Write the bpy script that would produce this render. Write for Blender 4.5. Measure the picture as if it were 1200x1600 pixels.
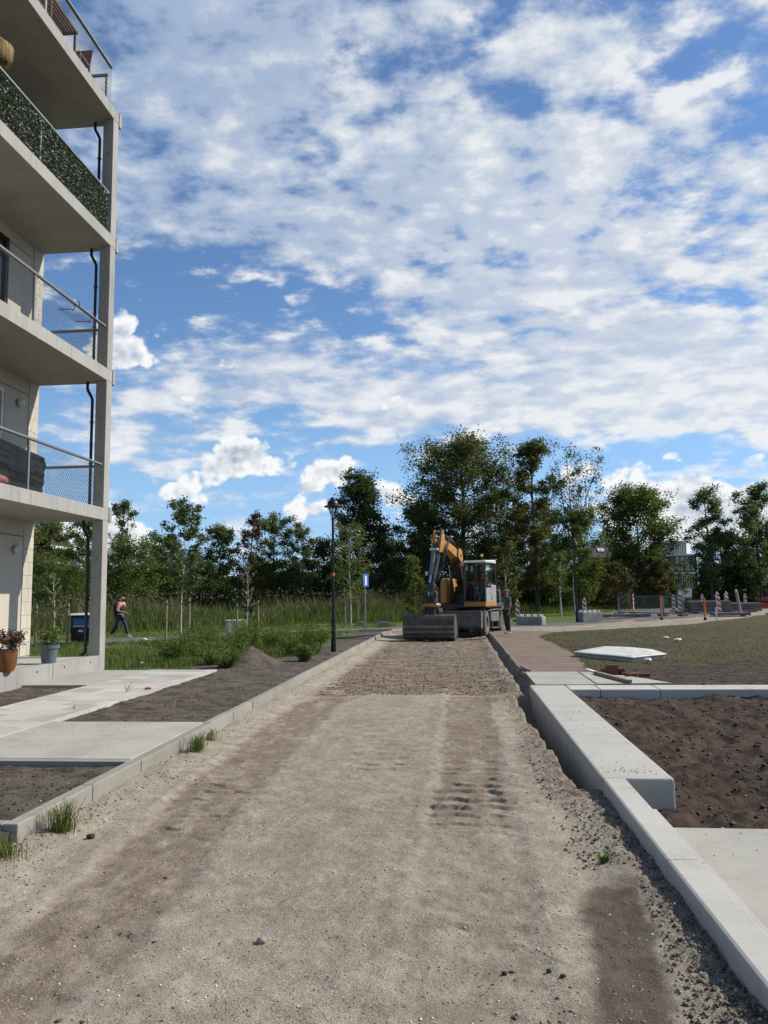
import bpy, math, random
import numpy as np
from mathutils import Vector, Matrix
for o in list(bpy.data.objects): bpy.data.objects.remove(o)
S = bpy.context.scene
COL = S.collection
rad = math.radians
random.seed(5)

# ------------------------------------------------------------------ camera
F = 1200.0; VP = (715, 928); ROLL = rad(1.3); CAMZ = 1.6
def _ray(u, v):
    r = np.array([(u - 600) / F, (800 - v) / F, -1.0]); return r / np.linalg.norm(r)
_fy = _ray(*VP)
_t = np.array([-math.sin(ROLL), math.cos(ROLL), 0.0]); _up = _t - _fy * _t.dot(_fy); _up /= np.linalg.norm(_up)
_rx = np.cross(_fy, _up)
RM = np.array([_rx, _fy, _up])
CAMP = np.array([0, 0, CAMZ])
def at(u, v, z=0.0):
    d = RM @ _ray(u, v); s = (z - CAMZ) / d[2]; return CAMP + s * d
def atY(u, v, Y):
    d = RM @ _ray(u, v); return CAMP + d * (Y / d[1])
def atX(u, v, X):
    d = RM @ _ray(u, v); return CAMP + d * (X / d[0])
cam = bpy.data.cameras.new('camera'); camo = bpy.data.objects.new('camera', cam); COL.objects.link(camo)
cam.sensor_fit = 'VERTICAL'; cam.sensor_height = 36; cam.sensor_width = 27; cam.lens = F / 1600 * 36
cam.clip_start = 0.05; cam.clip_end = 6000
M4 = Matrix([list(RM[0]) + [0], list(RM[1]) + [0], list(RM[2]) + [CAMZ], [0, 0, 0, 1]])
camo.matrix_world = M4
S.camera = camo
S.render.resolution_x = 768; S.render.resolution_y = 1024
S.view_settings.view_transform = 'Standard'; S.view_settings.look = 'None'
S.view_settings.exposure = 0.20; S.view_settings.gamma = 1.0
S.view_settings.use_curve_mapping = False

# ------------------------------------------------------------------ sun
SUN_EL = rad(41); SUN_AX = rad(19)           # elevation; angle from +X towards +Y
sd = Vector((math.cos(SUN_EL) * math.cos(SUN_AX), math.cos(SUN_EL) * math.sin(SUN_AX), math.sin(SUN_EL)))
sl = bpy.data.lights.new('sun', 'SUN'); sl.energy = 4.9; sl.angle = rad(0.6); sl.color = (1.0, 0.935, 0.82)
so = bpy.data.objects.new('sun', sl); COL.objects.link(so)
so.rotation_euler = sd.to_track_quat('Z', 'Y').to_euler()

# ------------------------------------------------------------------ node helper
class NT:
    def __init__(s, tree): s.t = tree; s.t.nodes.clear()
    def n(s, typ, ins=None, **kw):
        nd = s.t.nodes.new(typ)
        for k, v in kw.items(): setattr(nd, k, v)
        if ins:
            for k, v in ins.items(): s.put(nd.inputs[k], v)
        return nd
    def put(s, sock, v):
        if isinstance(v, bpy.types.NodeSocket): s.t.links.new(v, sock)
        elif isinstance(v, bpy.types.Node): s.t.links.new(v.outputs[0], sock)
        else: sock.default_value = v
    def math(s, op, a, b=None, c=None, clamp=False):
        nd = s.t.nodes.new('ShaderNodeMath'); nd.operation = op; nd.use_clamp = clamp
        for i, v in enumerate((a, b, c)):
            if v is not None: s.put(nd.inputs[i], v)
        return nd.outputs[0]
    def vm(s, op, a, b=None, out=0):
        nd = s.t.nodes.new('ShaderNodeVectorMath'); nd.operation = op
        s.put(nd.inputs[0], a)
        if b is not None: s.put(nd.inputs[1], b)
        return nd.outputs[out]
    def noise(s, vec, scale, detail=4, rough=0.5, dist=0.0, lac=2.0):
        nd = s.n('ShaderNodeTexNoise', {'Scale': scale, 'Detail': detail, 'Roughness': rough, 'Distortion': dist, 'Lacunarity': lac})
        if vec is not None: s.put(nd.inputs['Vector'], vec)
        return nd.outputs[0]
    def ramp(s, fac, lo, hi, a=0.0, b=1.0, smooth=True):
        nd = s.n('ShaderNodeMapRange', {'From Min': lo, 'From Max': hi, 'To Min': a, 'To Max': b})
        nd.interpolation_type = 'SMOOTHSTEP' if smooth else 'LINEAR'
        s.put(nd.inputs['Value'], fac); return nd.outputs[0]
    def mix(s, fac, a, b, blend='MIX'):
        nd = s.n('ShaderNodeMix', data_type='RGBA', blend_type=blend)
        s.put(nd.inputs['Factor'], fac); s.put(nd.inputs['A'], a); s.put(nd.inputs['B'], b)
        return nd.outputs['Result']
def c4(c): return (c[0], c[1], c[2], 1.0)
def srgb(r, g, b):
    f = lambda c: (c / 255 / 12.92) if c / 255 <= 0.04045 else ((c / 255 + 0.055) / 1.055) ** 2.4
    return (f(r), f(g), f(b), 1.0)

# ------------------------------------------------------------------ world: Nishita sky with a cloud layer
W = bpy.data.worlds.new('World'); S.world = W; W.use_nodes = True
w = NT(W.node_tree)
sky = w.n('ShaderNodeTexSky', sky_type='NISHITA', sun_disc=False)
sky.sun_elevation = SUN_EL; sky.sun_rotation = math.pi / 2 - SUN_AX
sky.air_density = 1.0; sky.dust_density = 0.15; sky.ozone_density = 3.0; sky.altitude = 50
bg_sky = w.n('ShaderNodeBackground', {'Strength': 0.112})
skyc = w.mix(1.0, sky.outputs[0], (0.82, 0.96, 1.08, 1), 'MULTIPLY')
w.put(bg_sky.inputs[0], skyc)
tc = w.n('ShaderNodeTexCoord').outputs['Generated']
dirn = w.vm('NORMALIZE', tc)
sep = w.n('ShaderNodeSeparateXYZ', {0: dirn})
dx, dy, dz = sep.outputs
az = w.math('ARCTAN2', dx, dy)                 # 0 along +Y, positive to +X
el = w.math('ARCSINE', dz)
ae = w.n('ShaderNodeCombineXYZ', {0: az, 1: el, 2: 0.0}).outputs[0]
def AE(u, v):
    d = RM @ _ray(u, v); return math.atan2(d[0], d[1]), math.asin(d[2])
def blob(cu, cv, su, sv, amp=1.0, rot=0.0):
    """soft elliptical patch of cloud cover at a fixed bearing and height in the sky"""
    a0, e0 = AE(cu, cv)
    d = w.vm('MULTIPLY', w.vm('SUBTRACT', ae, (a0, e0, 0)), (F / su, F / sv, 0))
    l = w.vm('DOT_PRODUCT', d, d, out=1)
    return (w.math('POWER', 0.3679, l), amp)
def total(bl):
    s = 0.0
    for e, amp in bl: s = w.math('MULTIPLY_ADD', e, amp, s)
    return s
# high mottled layer, on a plane overhead so that it flattens towards the horizon
zz = w.math('ADD', w.math('MAXIMUM', dz, 0.0), 0.16)
px_ = w.math('DIVIDE', dx, zz); py_ = w.math('DIVIDE', dy, zz)
pv = w.n('ShaderNodeCombineXYZ', {0: px_, 1: py_, 2: 0.0}).outputs[0]
pw2 = w.vm('MULTIPLY', pv, (1.0, 1.15, 1))
n_big = w.noise(pw2, 2.3, 3, 0.5)
puff = w.n('ShaderNodeTexVoronoi', {'Scale': 4.6, 'Detail': 1.0, 'Roughness': 0.6, 'Randomness': 1.0}, feature='F1')
puff.inputs['Scale'].default_value = 6.5
wn = w.n('ShaderNodeTexNoise', {'Scale': 5.0, 'Detail': 2.0}); w.put(wn.inputs['Vector'], pw2)
w.put(puff.inputs['Vector'], w.vm('ADD', pw2, w.vm('MULTIPLY', w.vm('SUBTRACT', wn.outputs[1], (0.5, 0.5, 0.5)), (0.16, 0.12, 0))))
pf = w.math('SUBTRACT', 0.5, puff.outputs['Distance'])
n_m0 = w.noise(pw2, 9.5, 7, 0.60)
n_hi = w.math('ADD', n_m0, w.math('MULTIPLY', pf, 0.24))
n_lo = w.noise(w.vm('MULTIPLY', ae, (1.0, 2.6, 1)), 15.0, 6, 0.56)
low = w.ramp(el, 0.36, 0.22)
n_mid = w.math('ADD', w.math('MULTIPLY', n_hi, w.math('SUBTRACT', 1.0, low)), w.math('MULTIPLY', w.math('ADD', n_lo, 0.03), low))
cover = total([
    blob(760, 150, 620, 330, 0.41), blob(330, 80, 330, 290, 0.47), blob(1100, 340, 420, 230, 0.36),
    blob(760, 430, 330, 130, 0.27), blob(230, 330, 260, 70, 0.14), blob(600, 625, 130, 38, 0.44),
    blob(930, 640, 170, 38, 0.50), blob(1170, 630, 120, 46, 0.46), blob(720, 655, 260, 22, 0.16),
    blob(760, 560, 260, 50, 0.24), blob(1080, 545, 240, 52, 0.26), blob(340, 560, 150, 60, 0.32), blob(330, 622, 110, 14, 0.34),
    blob(240, 690, 170, 70, 0.24), blob(540, 688, 60, 8, 0.20), blob(440, 560, 90, 50, 0.06),
    blob(300, 430, 170, 44, -0.26), blob(190, 450, 90, 60, -0.16), blob(560, 520, 70, 40, -0.24), blob(400, 655, 90, 25, -0.16), blob(470, 470, 120, 40, -0.16), blob(300, 520, 120, 24, -0.14),
    blob(540, 90, 46, 56, -0.36), blob(780, 165, 110, 30, -0.20), blob(750, 45, 70, 34, -0.26), blob(1070, 108, 100, 30, -0.22),
    blob(1190, 180, 60, 50, -0.16), blob(880, 565, 120, 22, -0.26), blob(520, 250, 70, 50, -0.20), blob(1080, 360, 50, 80, -0.24),
    blob(640, 740, 700, 50, -0.12)])
# beyond the picture the same broken cover goes on all round the sky
off = w.ramp(w.math('ABSOLUTE', az), 0.55, 0.95)
up_ = w.ramp(el, 0.62, 0.80)
rest = w.math('MAXIMUM', off, up_)
rest = w.math('MULTIPLY', rest, w.ramp(el, 0.05, 0.35))
cover = w.math('ADD', cover, w.math('MULTIPLY', rest, 0.20))
base = w.math('ADD', w.math('MULTIPLY', w.math('SUBTRACT', n_big, 0.5), 0.75), w.math('MULTIPLY', w.math('SUBTRACT', n_mid, 0.535), 1.9))
dens = w.math('ADD', base, cover)
alpha = w.ramp(dens, -0.04, 0.46)
sh = w.math('ADD', w.ramp(n_mid, 0.40, 0.70, 0.34, 1.06), w.math('MULTIPLY', w.math('SUBTRACT', n_big, 0.5), -0.7))
# thicker and greyer on the upper left, brighter to the right
sh = w.math('ADD', sh, w.math('MULTIPLY', az, 0.30))
sh = w.math('ADD', sh, total([blob(330, 160, 330, 210, -0.20)]))
sh = w.math('ADD', sh, 0.12, clamp=True)
ccol = w.mix(sh, srgb(150, 174, 208), srgb(241, 243, 245))
# low cumulus heaps
ae3 = w.vm('MULTIPLY', ae, (1.0, 1.25, 1.0))
aew = w.n('ShaderNodeTexNoise', {'Scale': 30.0, 'Detail': 2.0}); w.put(aew.inputs['Vector'], ae3)
ae4 = w.vm('ADD', ae3, w.vm('MULTIPLY', w.vm('SUBTRACT', aew.outputs[1], (0.5, 0.5, 0.5)), (0.018, 0.018, 0)))
def billow(vec):
    a = w.n('ShaderNodeTexVoronoi', {'Scale': 30.0, 'Detail': 2.0, 'Roughness': 0.55}, feature='F1')
    w.put(a.inputs['Vector'], vec)
    return w.math('SUBTRACT', 0.55, a.outputs['Distance'])
b0 = billow(ae4); b1 = billow(w.vm('ADD', ae4, (0.006, 0.009, 0)))
fine = w.noise(ae3, 55, 5, 0.6)
heaps = total([
    blob(372, 700, 30, 34, 1.15), blob(405, 722, 52, 24, 1.05), blob(330, 725, 40, 22, 0.75), blob(295, 758, 46, 26, 1.0), blob(262, 770, 30, 14, 0.5),
    blob(515, 735, 38, 28, 1.1), blob(475, 762, 30, 22, 0.8), blob(545, 715, 18, 18, 0.6), blob(470, 805, 30, 18, 0.9), blob(500, 790, 40, 14, 0.6),
    blob(185, 520, 38, 34, 1.05), blob(205, 560, 46, 20, 1.05), blob(150, 560, 40, 30, 0.7), blob(370, 575, 36, 10, 0.55), blob(610, 632, 40, 16, 0.6), blob(285, 622, 40, 9, 0.7),
    blob(200, 830, 50, 24, 0.95), blob(175, 810, 30, 14, 0.6), blob(240, 855, 60, 14, 0.5), blob(120, 840, 60, 26, 0.8),
    blob(1040, 710, 34, 12, 0.72), blob(1000, 728, 26, 12, 0.5), blob(1060, 762, 36, 28, 1.1), blob(1120, 768, 40, 26, 1.05), blob(1150, 790, 46, 24, 0.9),
    blob(1090, 810, 90, 26, 1.0), blob(980, 765, 44, 24, 0.75), blob(960, 800, 60, 24, 0.7), blob(1192, 710, 22, 9, 0.6), blob(1060, 850, 110, 20, 0.9),
    blob(880, 735, 40, 24, 0.75), blob(950, 735, 40, 20, 0.5), blob(610, 765, 30, 20, 0.7), blob(640, 790, 60, 30, 0.7), blob(20, 850, 60, 40, 0.8),
    blob(1240, 800, 60, 40, 0.9), blob(700, 830, 260, 30, 0.5)])
far_az = w.math('MULTIPLY', w.ramp(w.math('ABSOLUTE', az), 0.52, 0.7), w.math('MULTIPLY', w.ramp(el, 0.30, 0.05), w.ramp(w.noise(w.vm('MULTIPLY', ae, (1, 2, 1)), 4.0, 2, 0.5), 0.44, 0.66)))
heaps = w.math('MULTIPLY', w.math('ADD', heaps, far_az), 1.14)
cd = w.math('ADD', heaps, w.math('ADD', w.math('MULTIPLY', b0, 0.95), w.math('MULTIPLY', w.math('SUBTRACT', fine, 0.5), 0.65)))
calpha = w.ramp(cd, 0.18, 0.62)
cl = w.math('ADD', w.math('MULTIPLY', w.math('SUBTRACT', b0, b1), 1.1), w.math('MULTIPLY', w.math('SUBTRACT', fine, 0.5), 0.55))
core = w.ramp(cd, 0.45, 1.6, 0.95, 0.45)
csh = w.math('ADD', core, cl, clamp=True)
cucol = w.mix(csh, srgb(158, 174, 198), srgb(247, 249, 250))
# low haze whitening near the horizon
hz = w.ramp(el, 0.0, 0.34, 0.75, 0.0)
bg_al = w.n('ShaderNodeBackground', {'Strength': 0.86}); w.put(bg_al.inputs[0], ccol)
bg_cu = w.n('ShaderNodeBackground', {'Strength': 0.88}); w.put(bg_cu.inputs[0], cucol)
bg_hz = w.n('ShaderNodeBackground', {'Color': srgb(150, 192, 236), 'Strength': 1.0})
m0 = w.n('ShaderNodeMixShader'); w.put(m0.inputs[0], hz); w.put(m0.inputs[1], bg_sky); w.put(m0.inputs[2], bg_hz)
m1 = w.n('ShaderNodeMixShader'); w.put(m1.inputs[0], w.math('MULTIPLY', alpha, 0.93)); w.put(m1.inputs[1], m0); w.put(m1.inputs[2], bg_al)
m2 = w.n('ShaderNodeMixShader'); w.put(m2.inputs[0], calpha); w.put(m2.inputs[1], m1); w.put(m2.inputs[2], bg_cu)
wo = w.n('ShaderNodeOutputWorld'); w.put(wo.inputs[0], m2)
W.cycles.sampling_method = 'MANUAL'; W.cycles.sample_map_resolution = 512

# ------------------------------------------------------------------ materials
MATS = {}
def mat(name, fn):
    if name in MATS: return MATS[name]
    m = bpy.data.materials.new(name); m.use_nodes = True
    t = NT(m.node_tree); out = t.n('ShaderNodeOutputMaterial')
    sh_ = fn(t); t.put(out.inputs[0], sh_)
    MATS[name] = m; return m
def simple(name, col, rough=0.6, metal=0.0, var=0.15, vscale=6.0, bump=0.0, bscale=80.0, spec=0.5, grime=0.0):
    def fn(t):
        o = t.n('ShaderNodeTexCoord').outputs['Object']
        nz = t.noise(o, vscale, 5, 0.6)
        f = t.ramp(nz, 0.3, 0.7, 1 - var, 1 + var, False)
        c = t.vm('SCALE', col[:3], None); c.node.inputs['Scale'].default_value = 1.0
        t.put(c.node.inputs['Scale'], f)
        if grime:
            g = t.ramp(t.noise(o, vscale * 0.6, 8, 0.7), 0.48, 0.68, 0, grime)
            c = t.mix(g, c, (0.13, 0.11, 0.09, 1))
        b = t.n('ShaderNodeBsdfPrincipled', {'Roughness': rough, 'Metallic': metal, 'Specular IOR Level': spec})
        t.put(b.inputs['Base Color'], c)
        if bump:
            bp = t.n('ShaderNodeBump', {'Strength': bump, 'Distance': 0.01}); t.put(bp.inputs['Height'], t.noise(o, bscale, 4, 0.6)); t.put(b.inputs['Normal'], bp)
        return b
    return mat(name, fn)
def concrete_fn(col, stain=(0.33, 0.30, 0.26), amt=0.35, bump=0.25, speck=0.15, big=0.8, rnd=0.14, dirt=0.0, streak=0.0):
    def fn(t):
        o = t.n('ShaderNodeTexCoord').outputs['Object']
        oi = t.n('ShaderNodeObjectInfo').outputs['Random']
        a = t.ramp(t.noise(o, big, 6, 0.62), 0.38, 0.7, 0, amt)
        c = t.mix(a, c4(col), c4(stain))
        c = t.mix(t.ramp(t.noise(o, 7, 7, 0.7), 0.5, 0.75, 0, 0.35), c, c4([x * 0.72 for x in col]))
        c = t.mix(t.ramp(t.noise(o, 260, 2, 0.5), 0.52, 0.75, 0, speck), c, (0.12, 0.11, 0.10, 1))
        if dirt:
            dn = t.math('MULTIPLY', t.ramp(t.noise(o, 45, 6, 0.75), 0.56, 0.66), t.ramp(t.noise(o, 1.7, 4, 0.6), 0.48, 0.62))
            c = t.mix(t.math('MULTIPLY', dn, dirt), c, (0.12, 0.09, 0.065, 1))
            c = t.mix(t.ramp(t.noise(o, 2.6, 6, 0.7), 0.50, 0.72, 0, dirt * 0.45), c, (0.27, 0.235, 0.19, 1))
        if streak:
            sn = t.math('MULTIPLY', t.ramp(t.noise(t.vm('MULTIPLY', o, (5.0, 5.0, 0.35)), 2.0, 6, 0.65), 0.50, 0.68), streak)
            c = t.mix(sn, c, c4([x * 0.55 for x in col]))
        v = t.math('ADD', 1 - rnd / 2, t.math('MULTIPLY', oi, rnd))
        cc = t.n('ShaderNodeHueSaturation'); t.put(cc.inputs['Value'], v); t.put(cc.inputs['Color'], c)
        b = t.n('ShaderNodeBsdfPrincipled', {'Roughness': 0.85, 'Specular IOR Level': 0.3}); t.put(b.inputs['Base Color'], cc)
        bp = t.n('ShaderNodeBump', {'Strength': bump, 'Distance': 0.004}); t.put(bp.inputs['Height'], t.noise(o, 120, 6, 0.65)); t.put(b.inputs['Normal'], bp)
        return b
    return fn
mconc = mat('pale_concrete', concrete_fn((0.50, 0.485, 0.44)))
mconc_b = mat('building_concrete', concrete_fn((0.34, 0.333, 0.31), (0.24, 0.225, 0.20), 0.5, streak=0.5, dirt=0.25))
mkerb = mat('kerb_concrete', concrete_fn((0.275, 0.26, 0.225), (0.18, 0.165, 0.14), 0.6, dirt=0.8))
mwall = mat('white_precast', concrete_fn((0.445, 0.43, 0.39), (0.34, 0.325, 0.29), 0.5, 0.2, 0.12, dirt=0.9))
mtile = mat('paving_tile', concrete_fn((0.42, 0.405, 0.365), (0.30, 0.285, 0.265), 0.4, 0.3, 0.2, rnd=0.3, dirt=0.5))
mslab = mat('smooth_slab', concrete_fn((0.365, 0.35, 0.30), (0.27, 0.26, 0.235), 0.7, 0.15, 0.10, 1.3, dirt=0.5))
mplaster = mat('beige_render', concrete_fn((0.50, 0.455, 0.38), (0.44, 0.40, 0.34), 0.3, 0.2, 0.05, streak=0.25))
mblock = mat('beige_block', concrete_fn((0.50, 0.46, 0.39), (0.40, 0.36, 0.30), 0.5, 0.3, 0.1))
moldc = mat('weathered_concrete', concrete_fn((0.33, 0.31, 0.28), (0.20, 0.18, 0.15), 0.7, 0.5, 0.3, 2.0))
mdark = simple('dark_metal', (0.03, 0.032, 0.034), 0.45, 0.3, 0.2)
mgalv = simple('galvanised_steel', (0.24, 0.25, 0.26), 0.5, 0.6, 0.12)
mrail = simple('grey_rail', (0.20, 0.21, 0.21), 0.45, 0.4, 0.1)
mpipe = simple('black_pipe', (0.022, 0.024, 0.03), 0.4, 0.2, 0.1)
mblack = simple('black_lacquer', (0.012, 0.013, 0.015), 0.35, 0.3, 0.2)
mwood = simple('weathered_wood', (0.24, 0.19, 0.14), 0.85, 0, 0.3, 12, 0.5)
mstrap = simple('black_strap', (0.015, 0.015, 0.015), 0.8)
mbark = simple('bark', (0.075, 0.06, 0.045), 0.95, 0, 0.35, 4, 0.6, 20)
mbirch = simple('pale_bark', (0.42, 0.40, 0.34), 0.8, 0, 0.5, 9, 0.4, 20)
mglass = mat('window_glass', lambda t: t.n('ShaderNodeBsdfPrincipled', {'Base Color': (0.02, 0.025, 0.03, 1), 'Roughness': 0.05, 'Specular IOR Level': 0.8}))
def clear_glass(t):
    a = t.n('ShaderNodeBsdfTransparent', {'Color': (0.62, 0.68, 0.68, 1)}); g = t.n('ShaderNodeBsdfGlossy', {'Roughness': 0.03, 'Color': (0.8, 0.85, 0.9, 1)})
    f = t.n('ShaderNodeFresnel', {'IOR': 1.5}); m = t.n('ShaderNodeMixShader'); t.put(m.inputs[0], t.math('MULTIPLY', f.outputs[0], 0.9)); t.put(m.inputs[1], a); t.put(m.inputs[2], g); return m
mclear = mat('cab_glass', clear_glass)
mwhitep = simple('white_paint', (0.62, 0.62, 0.60), 0.45, 0, 0.1, 6, grime=0.2)
morange = simple('orange_paint', (0.46, 0.215, 0.045), 0.4, 0, 0.12, 5, grime=0.35)
mmachgrey = simple('machine_grey', (0.05, 0.05, 0.05), 0.5, 0.2, 0.25, 6, grime=0.5)
mdirtysteel = simple('dirty_steel', (0.080, 0.064, 0.050), 0.62, 0.2, 0.4, 5, 0.3, 30, grime=0.35)
mblade = simple('worn_blade_steel', (0.17, 0.16, 0.15), 0.5, 0.3, 0.3, 5, 0.2, 30, grime=0.45)
mtyre = simple('dusty_tyre', (0.11, 0.10, 0.092), 0.9, 0, 0.3, 8, 0.4, 40, grime=0.3)
mrim = simple('dusty_rim', (0.11, 0.105, 0.095), 0.7, 0.1, 0.2)
mchrome = simple('cylinder_chrome', (0.45, 0.46, 0.48), 0.2, 1.0, 0.05)
mhose = simple('rubber_hose', (0.018, 0.018, 0.018), 0.6)
mred = simple('sign_red', (0.50, 0.022, 0.018), 0.45, 0, 0.08)
morangeb = simple('safety_orange', (0.65, 0.15, 0.025), 0.5, 0, 0.1)
mwhite = simple('sign_white', (0.70, 0.69, 0.66), 0.5, 0, 0.08, grime=0.15)
mrubber = simple('rubber_foot', (0.03, 0.03, 0.032), 0.85)
mblue = simple('sign_blue', (0.03, 0.12, 0.42), 0.4)
mbrickr = simple('red_brick', (0.13, 0.045, 0.035), 0.9, 0, 0.3, 12, 0.4)
mskin = simple('skin', (0.42, 0.24, 0.17), 0.55, 0, 0.06)
mskin2 = simple('tanned_skin', (0.30, 0.16, 0.11), 0.55, 0, 0.06)

def leafmat(name, col, col2, trans=0.25, spec=0.25):
    def fn(t):
        a = t.n('ShaderNodeAttribute', attribute_name='tint').outputs['Fac']
        c = t.mix(a, c4(col), c4(col2))
        d = t.n('ShaderNodeBsdfPrincipled', {'Roughness': 0.6, 'Specular IOR Level': spec}); t.put(d.inputs['Base Color'], c)
        tr = t.n('ShaderNodeBsdfTranslucent'); t.put(tr.inputs[0], t.mix(0.5, c, (0.16, 0.22, 0.03, 1)))
        m = t.n('ShaderNodeMixShader', {0: trans}); t.put(m.inputs[1], d); t.put(m.inputs[2], tr); return m
    return mat(name, fn)
L_dark = leafmat('dark_leaves', (0.024, 0.038, 0.013), (0.065, 0.090, 0.026), 0.30)
L_oak = leafmat('olive_brown_leaves', (0.042, 0.050, 0.014), (0.12, 0.11, 0.028), 0.36)
L_green = leafmat('green_leaves', (0.06, 0.085, 0.02), (0.14, 0.17, 0.04), 0.45)
L_pop = leafmat('poplar_leaves', (0.06, 0.085, 0.025), (0.14, 0.165, 0.06), 0.42, 0.5)
L_yel = leafmat('yellow_green_leaves', (0.09, 0.115, 0.02), (0.17, 0.18, 0.035), 0.35)
L_rust = leafmat('rusty_leaves', (0.06, 0.045, 0.018), (0.13, 0.075, 0.03), 0.25)
L_grass = leafmat('grass_blades', (0.06, 0.09, 0.018), (0.13, 0.17, 0.04), 0.3)
L_weed = leafmat('weed_leaves', (0.065, 0.11, 0.02), (0.15, 0.21, 0.045), 0.38)
L_reed = leafmat('reed_blades', (0.075, 0.10, 0.03), (0.19, 0.165, 0.085), 0.3)
L_flower = leafmat('withered_flowers', (0.20, 0.11, 0.075), (0.36, 0.25, 0.19), 0.2)
L_straw = leafmat('straw', (0.30, 0.19, 0.07), (0.50, 0.36, 0.17), 0.2)
L_silk = leafmat('artificial_ivy', (0.03, 0.05, 0.025), (0.10, 0.12, 0.08), 0.1, 0.9)

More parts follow.
